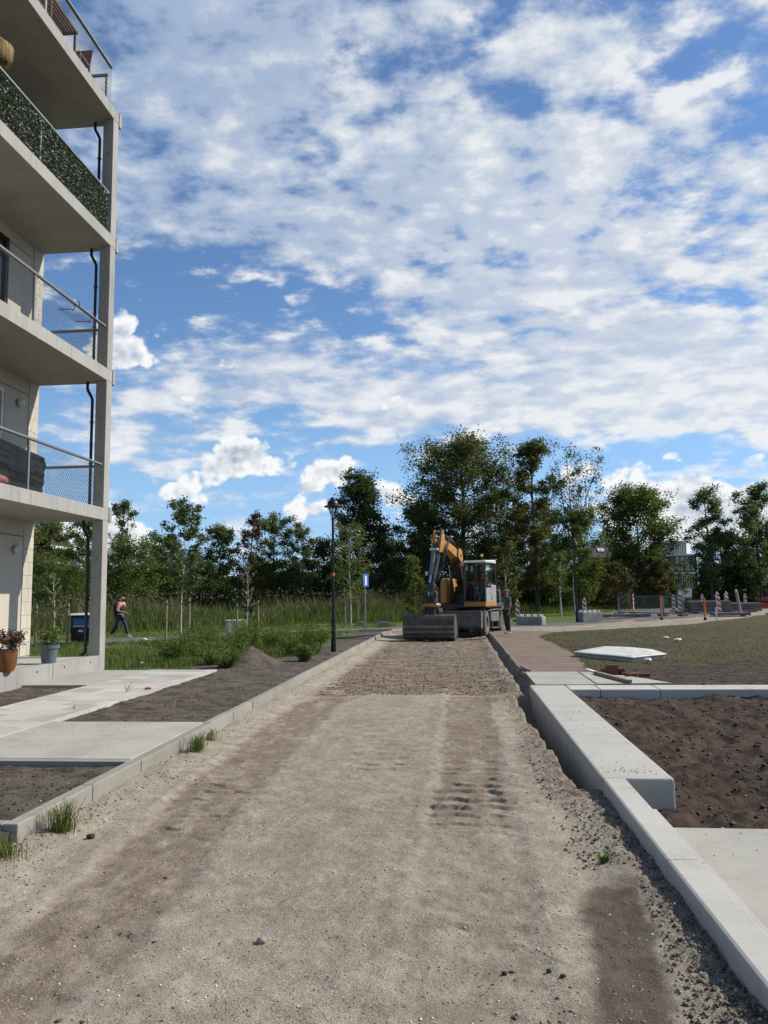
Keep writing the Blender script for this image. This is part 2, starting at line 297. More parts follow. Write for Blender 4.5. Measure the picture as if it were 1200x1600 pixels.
def earth_fn(kind):
    def fn(t):
        p = t.n('ShaderNodeNewGeometry').outputs['Position']
        big = t.noise(p, 0.7, 6, 0.65); mid = t.noise(p, 5, 7, 0.68); fin = t.noise(p, 60, 5, 0.7); grit = t.noise(p, 230, 2, 0.6)
        if kind == 'road':
            A = lambda nme: t.n('ShaderNodeAttribute', attribute_name=nme).outputs['Fac']
            c = t.mix(t.ramp(t.math('ADD', t.math('MULTIPLY', mid, 0.45), t.math('MULTIPLY', fin, 0.55)), 0.36, 0.64), (0.245, 0.207, 0.155, 1), (0.52, 0.462, 0.37, 1))
            c = t.mix(t.ramp(t.noise(t.vm('MULTIPLY', p, (1.6, 0.6, 1)), 1.0, 6, 0.7), 0.45, 0.62, 0, 0.45), c, (0.25, 0.215, 0.17, 1))
            tr = t.math('MULTIPLY', A('track'), t.ramp(t.noise(t.vm('MULTIPLY', p, (2.2, 0.8, 1)), 2.6, 7, 0.72), 0.34, 0.56, 0.30, 1.0))
            c = t.mix(tr, c, t.mix(t.ramp(mid, 0.3, 0.7), (0.145, 0.108, 0.078, 1), (0.235, 0.18, 0.132, 1)))
            dg = t.math('MULTIPLY', A('dug'), t.ramp(t.noise(t.vm('MULTIPLY', p, (0.8, 2.6, 1)), 2.2, 7, 0.72), 0.36, 0.56, 0.25, 1.0))
            c = t.mix(dg, c, t.mix(t.ramp(mid, 0.35, 0.65), (0.095, 0.062, 0.042, 1), (0.20, 0.14, 0.10, 1)))
            c = t.mix(t.math('MULTIPLY', A('wet'), 0.90), c, t.mix(t.ramp(mid, 0.3, 0.7), (0.055, 0.040, 0.028, 1), (0.095, 0.072, 0.052, 1)))
            c = t.mix(t.math('MULTIPLY', A('loose'), t.ramp(mid, 0.35, 0.6, 0.2, 0.85)), c, (0.125, 0.098, 0.072, 1))
            gr = t.math('MULTIPLY_ADD', A('gravel'), 0.55, 0.3)
            c = t.mix(t.math('MULTIPLY', t.ramp(grit, 0.47, 0.60), gr), c, (0.115, 0.093, 0.070, 1))
            c = t.mix(t.math('MULTIPLY', t.ramp(t.noise(p, 95, 3, 0.6), 0.58, 0.66, 0, 0.55), t.math('SUBTRACT', 1.0, t.math('MULTIPLY', A('wet'), 0.85))), c, (0.56, 0.51, 0.42, 1))
            c = t.mix(t.math('MULTIPLY', t.ramp(fin, 0.55, 0.66), 0.65), c, (0.105, 0.083, 0.062, 1))
            c = t.mix(t.math('MULTIPLY', t.ramp(t.noise(p, 140, 2, 0.5), 0.66, 0.76), 0.8), c, (0.5, 0.46, 0.39, 1))
            bs, bd = 0.9, 0.016
        elif kind == 'soil':
            c = t.mix(t.ramp(mid, 0.34, 0.66), (0.042, 0.034, 0.027, 1), (0.125, 0.104, 0.082, 1))
            c = t.mix(t.ramp(t.noise(p, 1.8, 6, 0.7), 0.42, 0.64, 0, 0.7), c, (0.15, 0.126, 0.10, 1))
            c = t.mix(t.ramp(fin, 0.55, 0.72, 0, 0.5), c, (0.03, 0.023, 0.018, 1))
            c = t.mix(t.ramp(grit, 0.62, 0.74, 0, 0.35), c, (0.28, 0.24, 0.19, 1)); bs, bd = 0.9, 0.02
        elif kind == 'darksoil':
            c = t.mix(t.ramp(mid, 0.36, 0.62), (0.028, 0.020, 0.015, 1), (0.085, 0.060, 0.043, 1))
            c = t.mix(t.ramp(t.noise(p, 1.3, 6, 0.7), 0.50, 0.66, 0, 0.7), c, (0.12, 0.088, 0.064, 1))
            c = t.mix(t.ramp(fin, 0.55, 0.72, 0, 0.5), c, (0.022, 0.017, 0.013, 1)); bs, bd = 0.9, 0.025
        elif kind == 'lawn':
            c = t.mix(t.ramp(mid, 0.35, 0.65), (0.042, 0.046, 0.018, 1), (0.10, 0.105, 0.035, 1))
            c = t.mix(t.ramp(t.noise(p, 1.6, 6, 0.7), 0.42, 0.56, 0, 0.85), c, (0.085, 0.066, 0.045, 1))
            c = t.mix(t.ramp(fin, 0.55, 0.72, 0, 0.5), c, (0.03, 0.035, 0.012, 1)); bs, bd = 0.9, 0.03
        elif kind == 'green':
            c = t.mix(t.ramp(mid, 0.35, 0.65), (0.06, 0.085, 0.018, 1), (0.13, 0.17, 0.04, 1))
            c = t.mix(t.ramp(big, 0.48, 0.66, 0, 0.7), c, (0.10, 0.085, 0.05, 1)); bs, bd = 0.9, 0.03
        elif kind == 'sand':
            c = t.mix(t.ramp(t.noise(t.vm('MULTIPLY', p, (0.5, 2.0, 1)), 1.5, 7, 0.7), 0.38, 0.62), (0.20, 0.165, 0.13, 1), (0.34, 0.29, 0.225, 1))
            c = t.mix(t.ramp(fin, 0.55, 0.72, 0, 0.5), c, (0.12, 0.10, 0.08, 1)); bs, bd = 0.7, 0.015
        elif kind == 'brick':
            br = t.n('ShaderNodeTexBrick', {'Scale': 1.0, 'Mortar Size': 0.006, 'Brick Width': 0.20, 'Row Height': 0.075, 'Color1': (0.115, 0.075, 0.062, 1), 'Color2': (0.165, 0.115, 0.092, 1), 'Mortar': (0.20, 0.17, 0.13, 1)})
            t.put(br.inputs['Vector'], p)
            sa = t.ramp(t.noise(t.vm('MULTIPLY', p, (0.6, 2.4, 1)), 1.6, 7, 0.72), 0.40, 0.62, 0.1, 0.9)
            c = t.mix(sa, br.outputs[0], (0.21, 0.17, 0.132, 1))
            c = t.mix(t.ramp(fin, 0.58, 0.72, 0, 0.4), c, (0.09, 0.07, 0.055, 1)); bs, bd = 0.5, 0.008
        else:
            c = t.mix(t.ramp(mid, 0.3, 0.7), (0.095, 0.09, 0.09, 1), (0.15, 0.143, 0.138, 1))
            c = t.mix(t.ramp(big, 0.45, 0.65, 0, 0.4), c, (0.22, 0.195, 0.16, 1)); bs, bd = 0.4, 0.006
        b = t.n('ShaderNodeBsdfPrincipled', {'Roughness': 0.95, 'Specular IOR Level': 0.15}); t.put(b.inputs['Base Color'], c)
        hgt = t.math('ADD', t.math('MULTIPLY', fin, 0.7), t.math('ADD', t.math('MULTIPLY', grit, 0.35), t.math('MULTIPLY', mid, 1.2)))
        bp = t.n('ShaderNodeBump', {'Strength': bs, 'Distance': bd}); t.put(bp.inputs['Height'], hgt); t.put(b.inputs['Normal'], bp)
        return b
    return fn
E_ = {k: mat('earth_' + k, earth_fn(k)) for k in ('road', 'soil', 'darksoil', 'lawn', 'green', 'sand', 'brick', 'asphalt')}

# ------------------------------------------------------------------ mesh helpers
class MB:
    def __init__(s, M=None): s.v = []; s.f = []; s.M = M
    def add(s, vs, fs):
        b = len(s.v)
        for p in vs: s.v.append(tuple(s.M @ Vector(p)) if s.M is not None else tuple(p))
        for f in fs: s.f.append(tuple(i + b for i in f))
        return s
    def box(s, c, d, rz=0.0, R=None):
        x, y, z = d[0] / 2, d[1] / 2, d[2] / 2
        m = R if R is not None else Matrix.Rotation(rz, 3, 'Z')
        vs = [Vector(c) + m @ Vector(p) for p in ((-x, -y, -z), (x, -y, -z), (x, y, -z), (-x, y, -z), (-x, -y, z), (x, -y, z), (x, y, z), (-x, y, z))]
        return s.add(vs, [(0, 3, 2, 1), (4, 5, 6, 7), (0, 1, 5, 4), (1, 2, 6, 5), (2, 3, 7, 6), (3, 0, 4, 7)])
    def bx(s, x0, x1, y0, y1, z0, z1): return s.box(((x0 + x1) / 2, (y0 + y1) / 2, (z0 + z1) / 2), (x1 - x0, y1 - y0, z1 - z0))
    def tube(s, pts, rs, n=8, cap=True):
        pts = [Vector(p) for p in pts]
        if not hasattr(rs, '__len__'): rs = [rs] * len(pts)
        vs = []; fs = []; ref = None
        for i, p in enumerate(pts):
            d = (pts[min(i + 1, len(pts) - 1)] - pts[max(i - 1, 0)])
            d = d.normalized() if d.length > 1e-9 else Vector((0, 0, 1))
            if ref is None or abs(ref.dot(d)) > 0.95: ref = Vector((1, 0, 0)) if abs(d.x) < 0.8 else Vector((0, 1, 0))
            a = (ref - d * ref.dot(d)).normalized(); b = d.cross(a); ref = a
            for k in range(n):
                t = 2 * math.pi * k / n + (math.pi / n)
                vs.append(p + (a * math.cos(t) + b * math.sin(t)) * rs[i])
        for i in range(len(pts) - 1):
            for k in range(n):
                fs.append((i * n + k, i * n + (k + 1) % n, (i + 1) * n + (k + 1) % n, (i + 1) * n + k))
        if cap: fs.append(tuple(reversed(range(n)))); fs.append(tuple(range((len(pts) - 1) * n, len(pts) * n)))
        return s.add(vs, fs)
    def prism(s, poly, a, b, axis='X'):
        """extrude a 2-D outline between a and b: axis X -> outline in (y,z); Y -> (x,z); Z -> (x,y)"""
        f = {'X': lambda t, p: (t, p[0], p[1]), 'Y': lambda t, p: (p[0], t, p[1]), 'Z': lambda t, p: (p[0], p[1], t)}[axis]
        n = len(poly)
        vs = [f(a, p) for p in poly] + [f(b, p) for p in poly]
        fs = [tuple(range(n)), tuple(reversed(range(n, 2 * n)))] + [(i, i + n, (i + 1) % n + n, (i + 1) % n) for i in range(n)]
        return s.add(vs, fs)
    def lathe(s, prof, c, n=20, axis='Z', cap=True):
        vs = []; fs = []
        for r, h in prof:
            for k in range(n):
                t = 2 * math.pi * k / n; a, b = r * math.cos(t), r * math.sin(t)
                vs.append({'Z': (c[0] + a, c[1] + b, c[2] + h), 'X': (c[0] + h, c[1] + a, c[2] + b), 'Y': (c[0] + a, c[1] + h, c[2] + b)}[axis])
        for i in range(len(prof) - 1):
            for k in range(n): fs.append((i * n + k, i * n + (k + 1) % n, (i + 1) * n + (k + 1) % n, (i + 1) * n + k))
        if cap: fs.append(tuple(reversed(range(n)))); fs.append(tuple(range((len(prof) - 1) * n, len(prof) * n)))
        return s.add(vs, fs)
    def ball(s, c, r, n=12, sc=(1, 1, 1)):
        m = n // 2; vs = [(c[0], c[1], c[2] - r * sc[2])]; fs = []
        for i in range(1, m):
            ph = -math.pi / 2 + math.pi * i / m
            for k in range(n):
                t = 2 * math.pi * k / n
                vs.append((c[0] + r * sc[0] * math.cos(ph) * math.cos(t), c[1] + r * sc[1] * math.cos(ph) * math.sin(t), c[2] + r * sc[2] * math.sin(ph)))
        vs.append((c[0], c[1], c[2] + r * sc[2])); top = len(vs) - 1
        for k in range(n):
            fs.append((0, 1 + (k + 1) % n, 1 + k)); fs.append((top, top - n + k, top - n + (k + 1) % n))
        for i in range(m - 2):
            for k in range(n): fs.append((1 + i * n + k, 1 + i * n + (k + 1) % n, 1 + (i + 1) * n + (k + 1) % n, 1 + (i + 1) * n + k))
        return s.add(vs, fs)
    def build(s, name, m, parent=None, smooth=False, bevel=0.0, loc=None):
        me = bpy.data.meshes.new(name); me.from_pydata(s.v, [], s.f); me.update()
        bm_fix(me)
        me.materials.append(m)
        if smooth: me.shade_smooth(); me.set_sharp_from_angle(angle=rad(38))
        o = bpy.data.objects.new(name, me); COL.objects.link(o)
        if parent is not None: o.parent = parent
        if loc is not None: o.location = loc
        if bevel:
            b = o.modifiers.new('bevel', 'BEVEL'); b.width = bevel; b.segments = 2; b.limit_method = 'ANGLE'; b.angle_limit = rad(35)
        return o
def bm_fix(me):
    import bmesh
    bm = bmesh.new(); bm.from_mesh(me); bmesh.ops.recalc_face_normals(bm, faces=bm.faces); bm.to_mesh(me); bm.free()
def tag(o, label=None, cat=None, group=None, kind=None):
    if label: o['label'] = label
    if cat: o['category'] = cat
    if group: o['group'] = group
    if kind: o['kind'] = kind
    return o
def thing(name, loc, rz=0.0, label=None, cat=None, group=None, kind=None):
    o = bpy.data.objects.new(name, None); COL.objects.link(o); o.location = loc; o.rotation_euler.z = rz; o.empty_display_size = 0.2
    return tag(o, label, cat, group, kind)
def copy_tree(o, parent=None):
    c = o.copy(); COL.objects.link(c); c.parent = parent
    for ch in list(o.children): copy_tree(ch, c)
    return c
def npmesh(name, V, Fq, m, attrs=None, smooth=False, parent=None):
    """fast mesh from numpy arrays; Fq is (n,3) or (n,4)"""
    me = bpy.data.meshes.new(name); V = np.asarray(V, dtype=np.float32); Fq = np.asarray(Fq, dtype=np.int32)
    k = Fq.shape[1]
    me.vertices.add(len(V)); me.vertices.foreach_set('co', V.ravel())
    me.loops.add(Fq.size); me.loops.foreach_set('vertex_index', Fq.ravel())
    me.polygons.add(len(Fq)); me.polygons.foreach_set('loop_start', np.arange(0, Fq.size, k, dtype=np.int32))
    me.polygons.foreach_set('loop_total', np.full(len(Fq), k, dtype=np.int32))
    if smooth: me.polygons.foreach_set('use_smooth', np.ones(len(Fq), dtype=bool))
    me.update(calc_edges=True)
    if attrs:
        for nm, a in attrs.items():
            at_ = me.attributes.new(nm, 'FLOAT', 'POINT'); at_.data.foreach_set('value', np.asarray(a, dtype=np.float32).ravel())
    me.materials.append(m)
    o = bpy.data.objects.new(name, me); COL.objects.link(o)
    if parent is not None: o.parent = parent
    return o
# value noise
_rt = np.random.RandomState(7).rand(512, 512).astype(np.float32)
def vnoise(x, y):
    xi = np.floor(x).astype(int); yi = np.floor(y).astype(int); fx = x - xi; fy = y - yi
    fx = fx * fx * (3 - 2 * fx); fy = fy * fy * (3 - 2 * fy)
    g = lambda a, b: _rt[a & 511, b & 511]
    return (g(xi, yi) * (1 - fx) + g(xi + 1, yi) * fx) * (1 - fy) + (g(xi, yi + 1) * (1 - fx) + g(xi + 1, yi + 1) * fx) * fy
def fbm(x, y, sc, oct=4, r=0.5, ox=0.0):
    a = 1.0; s = 0.0; tot = 0.0
    for i in range(oct):
        s = s + a * (vnoise(x * sc + 13.7 * i + ox, y * sc + 7.1 * i + ox * 1.7) - 0.5); tot += a; a *= r; sc *= 2.03
    return s / tot * 2
def sstep(a, b, x):
    t = np.clip((x - a) / (b - a), 0, 1); return t * t * (3 - 2 * t)
def inpoly(x, y, poly):
    c = np.zeros(x.shape, bool); n = len(poly)
    for i in range(n):
        x0, y0 = poly[i]; x1, y1 = poly[(i + 1) % n]
        k = ((y0 > y) != (y1 > y)); c ^= k & (x < (x1 - x0) * (y - y0) / (y1 - y0 + 1e-12) + x0)
    return c

# ================================================================== TERRAIN
def P2(u, v, z=0.0):
    p = at(u, v, z); return (p[0], p[1])
def seg_dist(x, y, pts):
    """distance to a polyline, and signed side offset and distance along it"""
    best = np.full(x.shape, 1e9); off = np.zeros(x.shape); al = np.zeros(x.shape); L = 0
    for (x0, y0), (x1, y1) in zip(pts[:-1], pts[1:]):
        ex, ey = x1 - x0, y1 - y0; l = math.hypot(ex, ey)
        t = np.clip(((x - x0) * ex + (y - y0) * ey) / l / l, 0, 1)
        qx, qy = x - x0 - t * ex, y - y0 - t * ey; d = np.hypot(qx, qy)
        k = d < best; best = np.where(k, d, best); off = np.where(k, (qx * ey - qy * ex) / l, off); al = np.where(k, L + t * l, al); L += l
    return best, off, al
RZ = -0.17
KX0, KX1 = -3.17, 1.21          # inner faces of the two kerbs
trackL = [(-2.4, 1.5), P2(90, 1500, RZ), P2(350, 1225, RZ), P2(490, 1100, RZ), (-1.75, 15)]
trackR = [(0.15, 1.5), P2(735, 1500, RZ), P2(737, 1250, RZ), P2(728, 1100, RZ), (0.12, 16)]
def road_height(x, y):
    z = RZ + 0.018 * fbm(x, y, 0.9, 3) + 0.012 * fbm(x, y, 5, 4, 0.6) + 0.006 * fbm(x, y, 22, 3, 0.7) + 0.0030 * fbm(x, y, 70, 2, 0.7)
    dL, oL, aL = seg_dist(x, y, trackL); dR, oR, aR = seg_dist(x, y, trackR)
    w1 = 1 - sstep(0.26, 0.42, dL + 0.08 * fbm(x, y, 3, 3)); w2 = 1 - sstep(0.27, 0.40, dR + 0.08 * fbm(x, y, 3, 3, ox=4))
    z -= 0.018 * w1 + 0.014 * w2
    lip = np.exp(-((dR - 0.42) / 0.06) ** 2) + np.exp(-((dL - 0.45) / 0.07) ** 2); z += 0.010 * lip * (0.5 + fbm(x, y, 6, 3))
    # tread prints
    def tread(o, a, pitch, amp, rise=0.14, zig=0.20):
        tri = np.abs(((o / 0.15) % 2) - 1); ph = (a / pitch + zig * tri + 0.40 * fbm(x, y, 2.2, 3)) % 1
        return amp * (np.where(ph < rise, ph / rise, ((1 - ph) / (1 - rise)) ** 1.8) - 0.4) * np.clip(0.85 + 0.7 * fbm(x, y, 3.5, 3), 0.35, 1.2)
    yy = y
    mR = w2 * sstep(5.95, 6.3, yy + 0.3 * x) * (1 - 0.55 * sstep(7.3, 8.2, yy)) * (1 - sstep(8.6, 10, yy)) * sstep(-0.55, -0.25, fbm(x, y, 1.7, 2) + 0.25)
    z += tread(oR + 0.02 * fbm(x, y, 6, 2), aR, 0.25, 0.040, 0.05, 0.18) * mR * sstep(-0.55, 0.0, fbm(x, y, 7, 3))
    mR2 = w2 * (1 - sstep(5.2, 5.8, yy)) * sstep(0.0, 0.35, fbm(x, y, 2.5, 3) + 0.12)
    z += tread(oR, aR, 0.24, 0.028, 0.08) * mR2 * sstep(0.05, 0.3, fbm(x, y, 4, 3) + 0.12)
    mR3 = w2 * sstep(9, 9.6, yy) * (1 - sstep(11, 12, yy)); z += tread(oR, aR, 0.30, 0.016) * mR3
    mL = w1 * sstep(0.0, 0.3, fbm(x, y, 1.1, 3, ox=9) + 0.18); z += tread(oL, aL, 0.27, 0.026, 0.06) * mL * sstep(-0.05, 0.25, fbm(x, y, 4, 3, ox=2) + 0.08)
    mM = (np.hypot((x + 0.85) / 0.35, (y - 8.8) / 0.9) < 1) * 1.0; z += tread(x + 0.85, y, 0.26, 0.022) * mM
    dig = sstep(-0.25, 0.25, y - 13.9 + 0.35 * fbm(x, y, 1.2, 3)) * (1 - sstep(0.75, 1.05, x + 0.2 * fbm(x, y, 1.5, 2))) * sstep(-2.9, -2.4, x + 0.15 * fbm(x, y, 2, 2))
    z += dig * (-0.02 + 0.022 * fbm(x, y * 1.5, 3.2, 4, 0.65) + 0.007 * fbm(x * 0.6, y * 3, 5, 3))
    # banks against the kerbs
    bl = 1 - sstep(0.0, 0.35, x - KX0 - 0.05); z += bl * (0.035 + 0.02 * fbm(x, y, 4, 3))
    near = (1 - sstep(6.7, 7.2, y)); br = sstep(0.75 + 0.12 * np.clip(6 - y, 0, 3) / 3, 1.15, x)
    z += br * near * (0.05 + 0.035 * fbm(x, y, 7, 4, 0.65))
    rough = sstep(0.55, 0.95, x + 0.15 * fbm(x, y, 2, 3)) * sstep(6.4, 7.2, y); z += rough * (0.03 + 0.05 * fbm(x, y, 7, 4, 0.6))
    # the open slot beside the thick wall
    e = 0.985 + 0.07 * fbm(x, y, 2.2, 3) + 0.03 * fbm(x, y, 9, 3) - 0.10 * sstep(9.0, 12.5, y)
    slot = sstep(0, 0.07, x - e) * sstep(7.15, 7.75, y - 0.5 * (x - 1.1)) * (1 - sstep(13.3, 13.9, y)); z -= slot * (0.33 + 0.05 * fbm(x, y, 5, 3))
    # broken edge up to the brick path
    e2 = 1.27 + 0.035 * fbm(x, y, 1.7, 3) + 0.02 * fbm(x, y, 8, 3)
    far_ = sstep(13.6, 13.95, y); z -= far_ * 0.07 * np.exp(-((x - e2 + 0.10) / 0.07) ** 2)
    up = far_ * sstep(-0.035, 0.035, x - e2); z = z * (1 - up) + up * (-0.012 + 0.02 * fbm(x, y, 8, 3))
    wet = np.clip(1.2 - np.hypot(np.maximum(np.abs(x + 0.05 * fbm(x, y, 2.5, 3) - (0.88 + 0.14 * (y - 4.9))) - 0.05, 0) / 0.14, np.maximum(y - 4.7, 0) / 0.34), 0, 1)
    wet = sstep(0.0, 0.75, wet + 0.35 * fbm(x, y, 7, 5, 0.65)) * (y > 2.0)
    wet = np.maximum(wet, 0.7 * sstep(0.1, 0.8, 1.15 - np.hypot((x - 0.52) / 0.20, (y - 13.2) / 0.45)))
    loose = np.clip(np.maximum(0.8 * br * near * sstep(0.90, 1.1, x + 0.1 * fbm(x, y, 4, 3)), rough), 0, 1)
    loose = np.maximum(loose, 0.35 * bl)
    mx = 0.5 + 0.5 * fbm(x, y, 0.5, 2)
    gravel = np.clip(1 - np.maximum(w1, w2) , 0, 1) * sstep(-2.7, -1.9, x) * (1 - sstep(0.4, 0.8, x)) * sstep(0.3, 0.6, mx + 0.15)
    return z, dict(track=np.clip(w1 * sstep(0.2, 0.5, mx + 0.2) + w2 * (0.55 + 0.45 * sstep(6, 7, y)) , 0, 1) * 0.9 * (1 - far_), dug=dig, wet=wet, loose=loose, gravel=gravel)
def grid(xs, ys):
    X, Y = np.meshgrid(xs, ys); nx, ny = len(xs), len(ys)
    i = np.arange(ny - 1)[:, None] * nx + np.arange(nx - 1)[None, :]
    Q = np.stack([i, i + 1, i + nx + 1, i + nx], -1).reshape(-1, 4)
    return X.ravel(), Y.ravel(), Q
def geo(y0, y1, k, mn):
    ys = [y0]
    while ys[-1] < y1: ys.append(ys[-1] + max(mn, k * ys[-1]))
    ys[-1] = y1; return np.array(ys)
xs = np.linspace(-3.24, 1.40, 310); ys = np.concatenate([geo(0.3, 2.6, 0.0, 0.06)[:-1], geo(2.6, 5.8, 0.0042, 0.012)[:-1], np.arange(5.8, 8.7, 0.010), geo(8.7, 37.0, 0.0048, 0.011)])
X, Y, Q = grid(xs, ys); Z, at_r = road_height(X, Y)
Z = np.where(Y > 34.5, Z * (1 - sstep(34.5, 36.5, Y)) - 0.03 * sstep(34.5, 36.5, Y), Z)
road = npmesh('dirt_road', np.stack([X, Y, Z], 1), Q, E_['road'], at_r, smooth=True); tag(road, kind='structure')

def gz(x, y): return 0.2 * sstep(7, 12, x) * sstep(38, 48, y)
def atg(u, v):
    p = at(u, v)
    for _ in range(12):
        p = at(u, v, float(gz(np.array(p[0]), np.array(p[1]))))
    return p
axis_pts = [(-120, -45), (-30, 17.5), P2(200, 998), P2(505, 984), P2(850, 975), (12.0, 50), (24, 71), (50, 116)]
def ground_height(x, y):
    z = gz(x, y) + 0.03 * fbm(x, y, 0.35, 3) - 0.05 + 0.012 * fbm(x, y, 3, 4, 0.6)
    bedR = (x > 1.4) & (y < 13.5)
    zb = -0.13 - 0.09 * (1 - sstep(6.5, 12.5, y)) + 0.05 * fbm(x, y, 0.9, 3) + 0.085 * fbm(x, y, 2.6, 4, 0.6) + 0.040 * fbm(x, y, 11, 4, 0.65) + 0.01 * np.abs(fbm(x, y, 30, 3, 0.7)) + 0.045 * fbm(x * 0.8 + y * 0.5, (y - x * 0.6) * 3.2, 1.1, 4, 0.6)
    zb -= 0.10 * sstep(0.35, 0.0, np.minimum(x - 1.4, 0.5))
    zb = np.where(y < 5.72, -0.14, zb)
    z = np.where(bedR, zb, z)
    bedL = (x < -3.1) & (y < 20)
    zl = -0.045 + 0.015 * fbm(x, y, 1.2, 3) + 0.018 * fbm(x, y, 5, 4, 0.6) + 0.012 * fbm(x, y, 20, 4, 0.7)
    zl = np.where(y < 5.4, -0.16, zl)
    z = np.where(bedL, zl, z)
    # soil spoil heap beside the kerb
    md = np.hypot((x + 5.05) / 0.78, (y - 18.6) / 0.95)
    z = z + np.where((x < -3.3), 0.44 * np.clip(1 - md + 0.10 * fbm(x, y, 4, 3), 0, 1) ** 1.15, 0)
    return z
xs = np.unique(np.round(np.concatenate([-geo(9.2, 130, 0.045, 0.2), np.arange(-9.2, -3.25, 0.05), [-3.26, -3.22], [1.26], np.arange(1.30, 6.4, 0.035), geo(6.4, 130, 0.022, 0.1)]), 4))
ys = np.concatenate([geo(-60, 0.5, 0.0, 6.0)[:-1], geo(0.5, 4.0, 0, 0.12)[:-1], geo(4.0, 130, 0.0085, 0.038)])
X, Y, Q = grid(xs, ys); Z = ground_height(X, Y)
cx = X[Q].mean(1); cy = Y[Q].mean(1)
nzz = fbm(cx, cy, 1.3, 4, 0.6); n2 = fbm(cx, cy, 5.0, 3, 0.6)
jx, jy = cx + 0.12 * n2, cy + 0.25 * n2
trench = (cx > -3.22) & (cx < 1.26) & (cy < 36.6)
cls = np.full(cx.shape, 'lawn', dtype=object)
dax, oax, aax = seg_dist(cx, cy, axis_pts)
cls[(jx < -3.2)] = 'soil'
grassL = (jy > 17.6 + 0.4 * nzz) & (jx < -3.2) & ~((np.abs(jx + 3.9) < 0.75 + 0.25 * nzz) & (jy < 36)) & ~(np.hypot((jx + 4.9) / 1.5, (jy - 18.2) / 1.7) < 1)
cls[grassL] = 'green'
brick_poly = [(1.2, 13.0), (2.45, 14.0), (2.7, 16.4), (2.95, 19), (3.12, 22), (3.08, 25), (3.05, 30.3), (4.0, 33.0), (5.5, 35.0), (5.0, 38.5), (1.0, 38.5), (-3.4, 37), (-3.4, 35.5), (1.2, 36)]
sand_poly = [(4.2, 33.3), (8.5, 37.4), (12.0, 40.5), (15.3, 44.0), (19.3, 49.0), (26, 60), (26, 66), (17, 52), (12.5, 47.0), (10, 46.0), (6.2, 43.0), (3.0, 40.0), (0.5, 38.4), (1.0, 36)]
soilR = (cx > 1.26) & (jy < 17.6 + 1.2 * nzz + 0.25 * (cx - 3)) ; cls[soilR] = 'darksoil'
mudR = (cx > 1.26) & (nzz + 0.5 * n2 > 0.12) & (jy < 40); cls[mudR] = 'darksoil'
cls[inpoly(jx, jy, brick_poly)] = 'brick'; cls[inpoly(jx, jy, sand_poly)] = 'sand'
cls[(dax < np.where(cx < -2, 1.15, 1.5) + 0.15 * n2) & (cy > 10) & ~inpoly(jx, jy, brick_poly)] = 'asphalt'
cls[(cy > 34) & (cls == 'lawn') & ((oax * 1.0) < 0) & (dax > 1.3)] = 'green'
cls[(dax > 1.3) & (dax < 30) & (oax < 0) & (cy > 20)] = 'green'
cls[(cx > 1.4) & (cy < 13.4)] = 'darksoil'
site = inpoly(jx, jy, [P2(945, 966), P2(1000, 971), P2(1130, 966), P2(1180, 958), P2(1090, 950), P2(960, 956)]); cls[site] = 'asphalt'
nm = dict(lawn='lawn', soil='soil_bed', green='grass_verge', brick='brick_path', sand='sandy_track', asphalt='asphalt_road', darksoil='soil_ground')
zf = Z[Q].mean(1)
for k, name in nm.items():
    sel = (cls == k) & ~trench
    q = Q[sel]
    if not len(q): continue
    u, inv = np.unique(q, return_inverse=True)
    o = npmesh(name, np.stack([X[u], Y[u], Z[u]], 1), inv.reshape(-1, 4), E_[k], smooth=True); tag(o, kind='structure')
far = MB().bx(-1500, 1500, -1500, 1500, -2.0, -0.72).build('ground', E_['green']); tag(far, kind='structure')

# scattered stones and clods
def rocks(name, pts, sizes, m, flat=0.7, seed=1):
    r = np.random.RandomState(seed); n = len(pts)
    base = np.array([(1, 0, 0), (-1, 0, 0), (0, 1, 0), (0, -1, 0), (0, 0, 1), (0, 0, -1)], float)
    V = base[None] * (0.6 + 0.8 * r.rand(n, 6, 1)) * np.asarray(sizes)[:, None, None]
    V[:, :, 2] *= flat; a = r.rand(n) * 6.28; ca, sa = np.cos(a)[:, None], np.sin(a)[:, None]
    vx = V[:, :, 0] * ca - V[:, :, 1] * sa; vy = V[:, :, 0] * sa + V[:, :, 1] * ca
    V = np.stack([vx, vy, V[:, :, 2]], -1) + np.asarray(pts)[:, None, :]
    T = np.array([(0, 2, 4), (2, 1, 4), (1, 3, 4), (3, 0, 4), (2, 0, 5), (1, 2, 5), (3, 1, 5), (0, 3, 5)])
    Fq = (T[None] + (np.arange(n) * 6)[:, None, None]).reshape(-1, 3)
    o = npmesh(name, V.reshape(-1, 3), Fq, m, dict(tint=np.repeat(r.rand(n), 6))); tag(o, kind='stuff'); return o
r = np.random.RandomState(11)
def ysamp(n, y0, y1): return 1 / (1 / y0 + r.rand(n) * (1 / y1 - 1 / y0))
def stonefn(c1, c2):
    def fn(t):
        a = t.n('ShaderNodeAttribute', attribute_name='tint').outputs['Fac']
        b = t.n('ShaderNodeBsdfPrincipled', {'Roughness': 0.9, 'Specular IOR Level': 0.2}); t.put(b.inputs['Base Color'], t.mix(a, c4(c1), c4(c2))); return b
    return fn
mpebble = mat('pebbles', stonefn((0.11, 0.09, 0.07), (0.38, 0.34, 0.27)))
mclod = mat('clods', stonefn((0.07, 0.05, 0.035), (0.20, 0.155, 0.115)))
msoilclod = mat('soil_clods', stonefn((0.035, 0.026, 0.02), (0.11, 0.085, 0.065)))
mlight = mat('white_grit', stonefn((0.45, 0.43, 0.38), (0.70, 0.68, 0.62)))
n = 15000; x = -3.0 + 3.9 * r.rand(n); y = ysamp(n, 2.8, 11); z = road_height(x, y)[0]
keep = (fbm(x, y, 1.0, 3) + 0.4 * r.rand(n) > -0.1); x, y, z = x[keep], y[keep], z[keep]
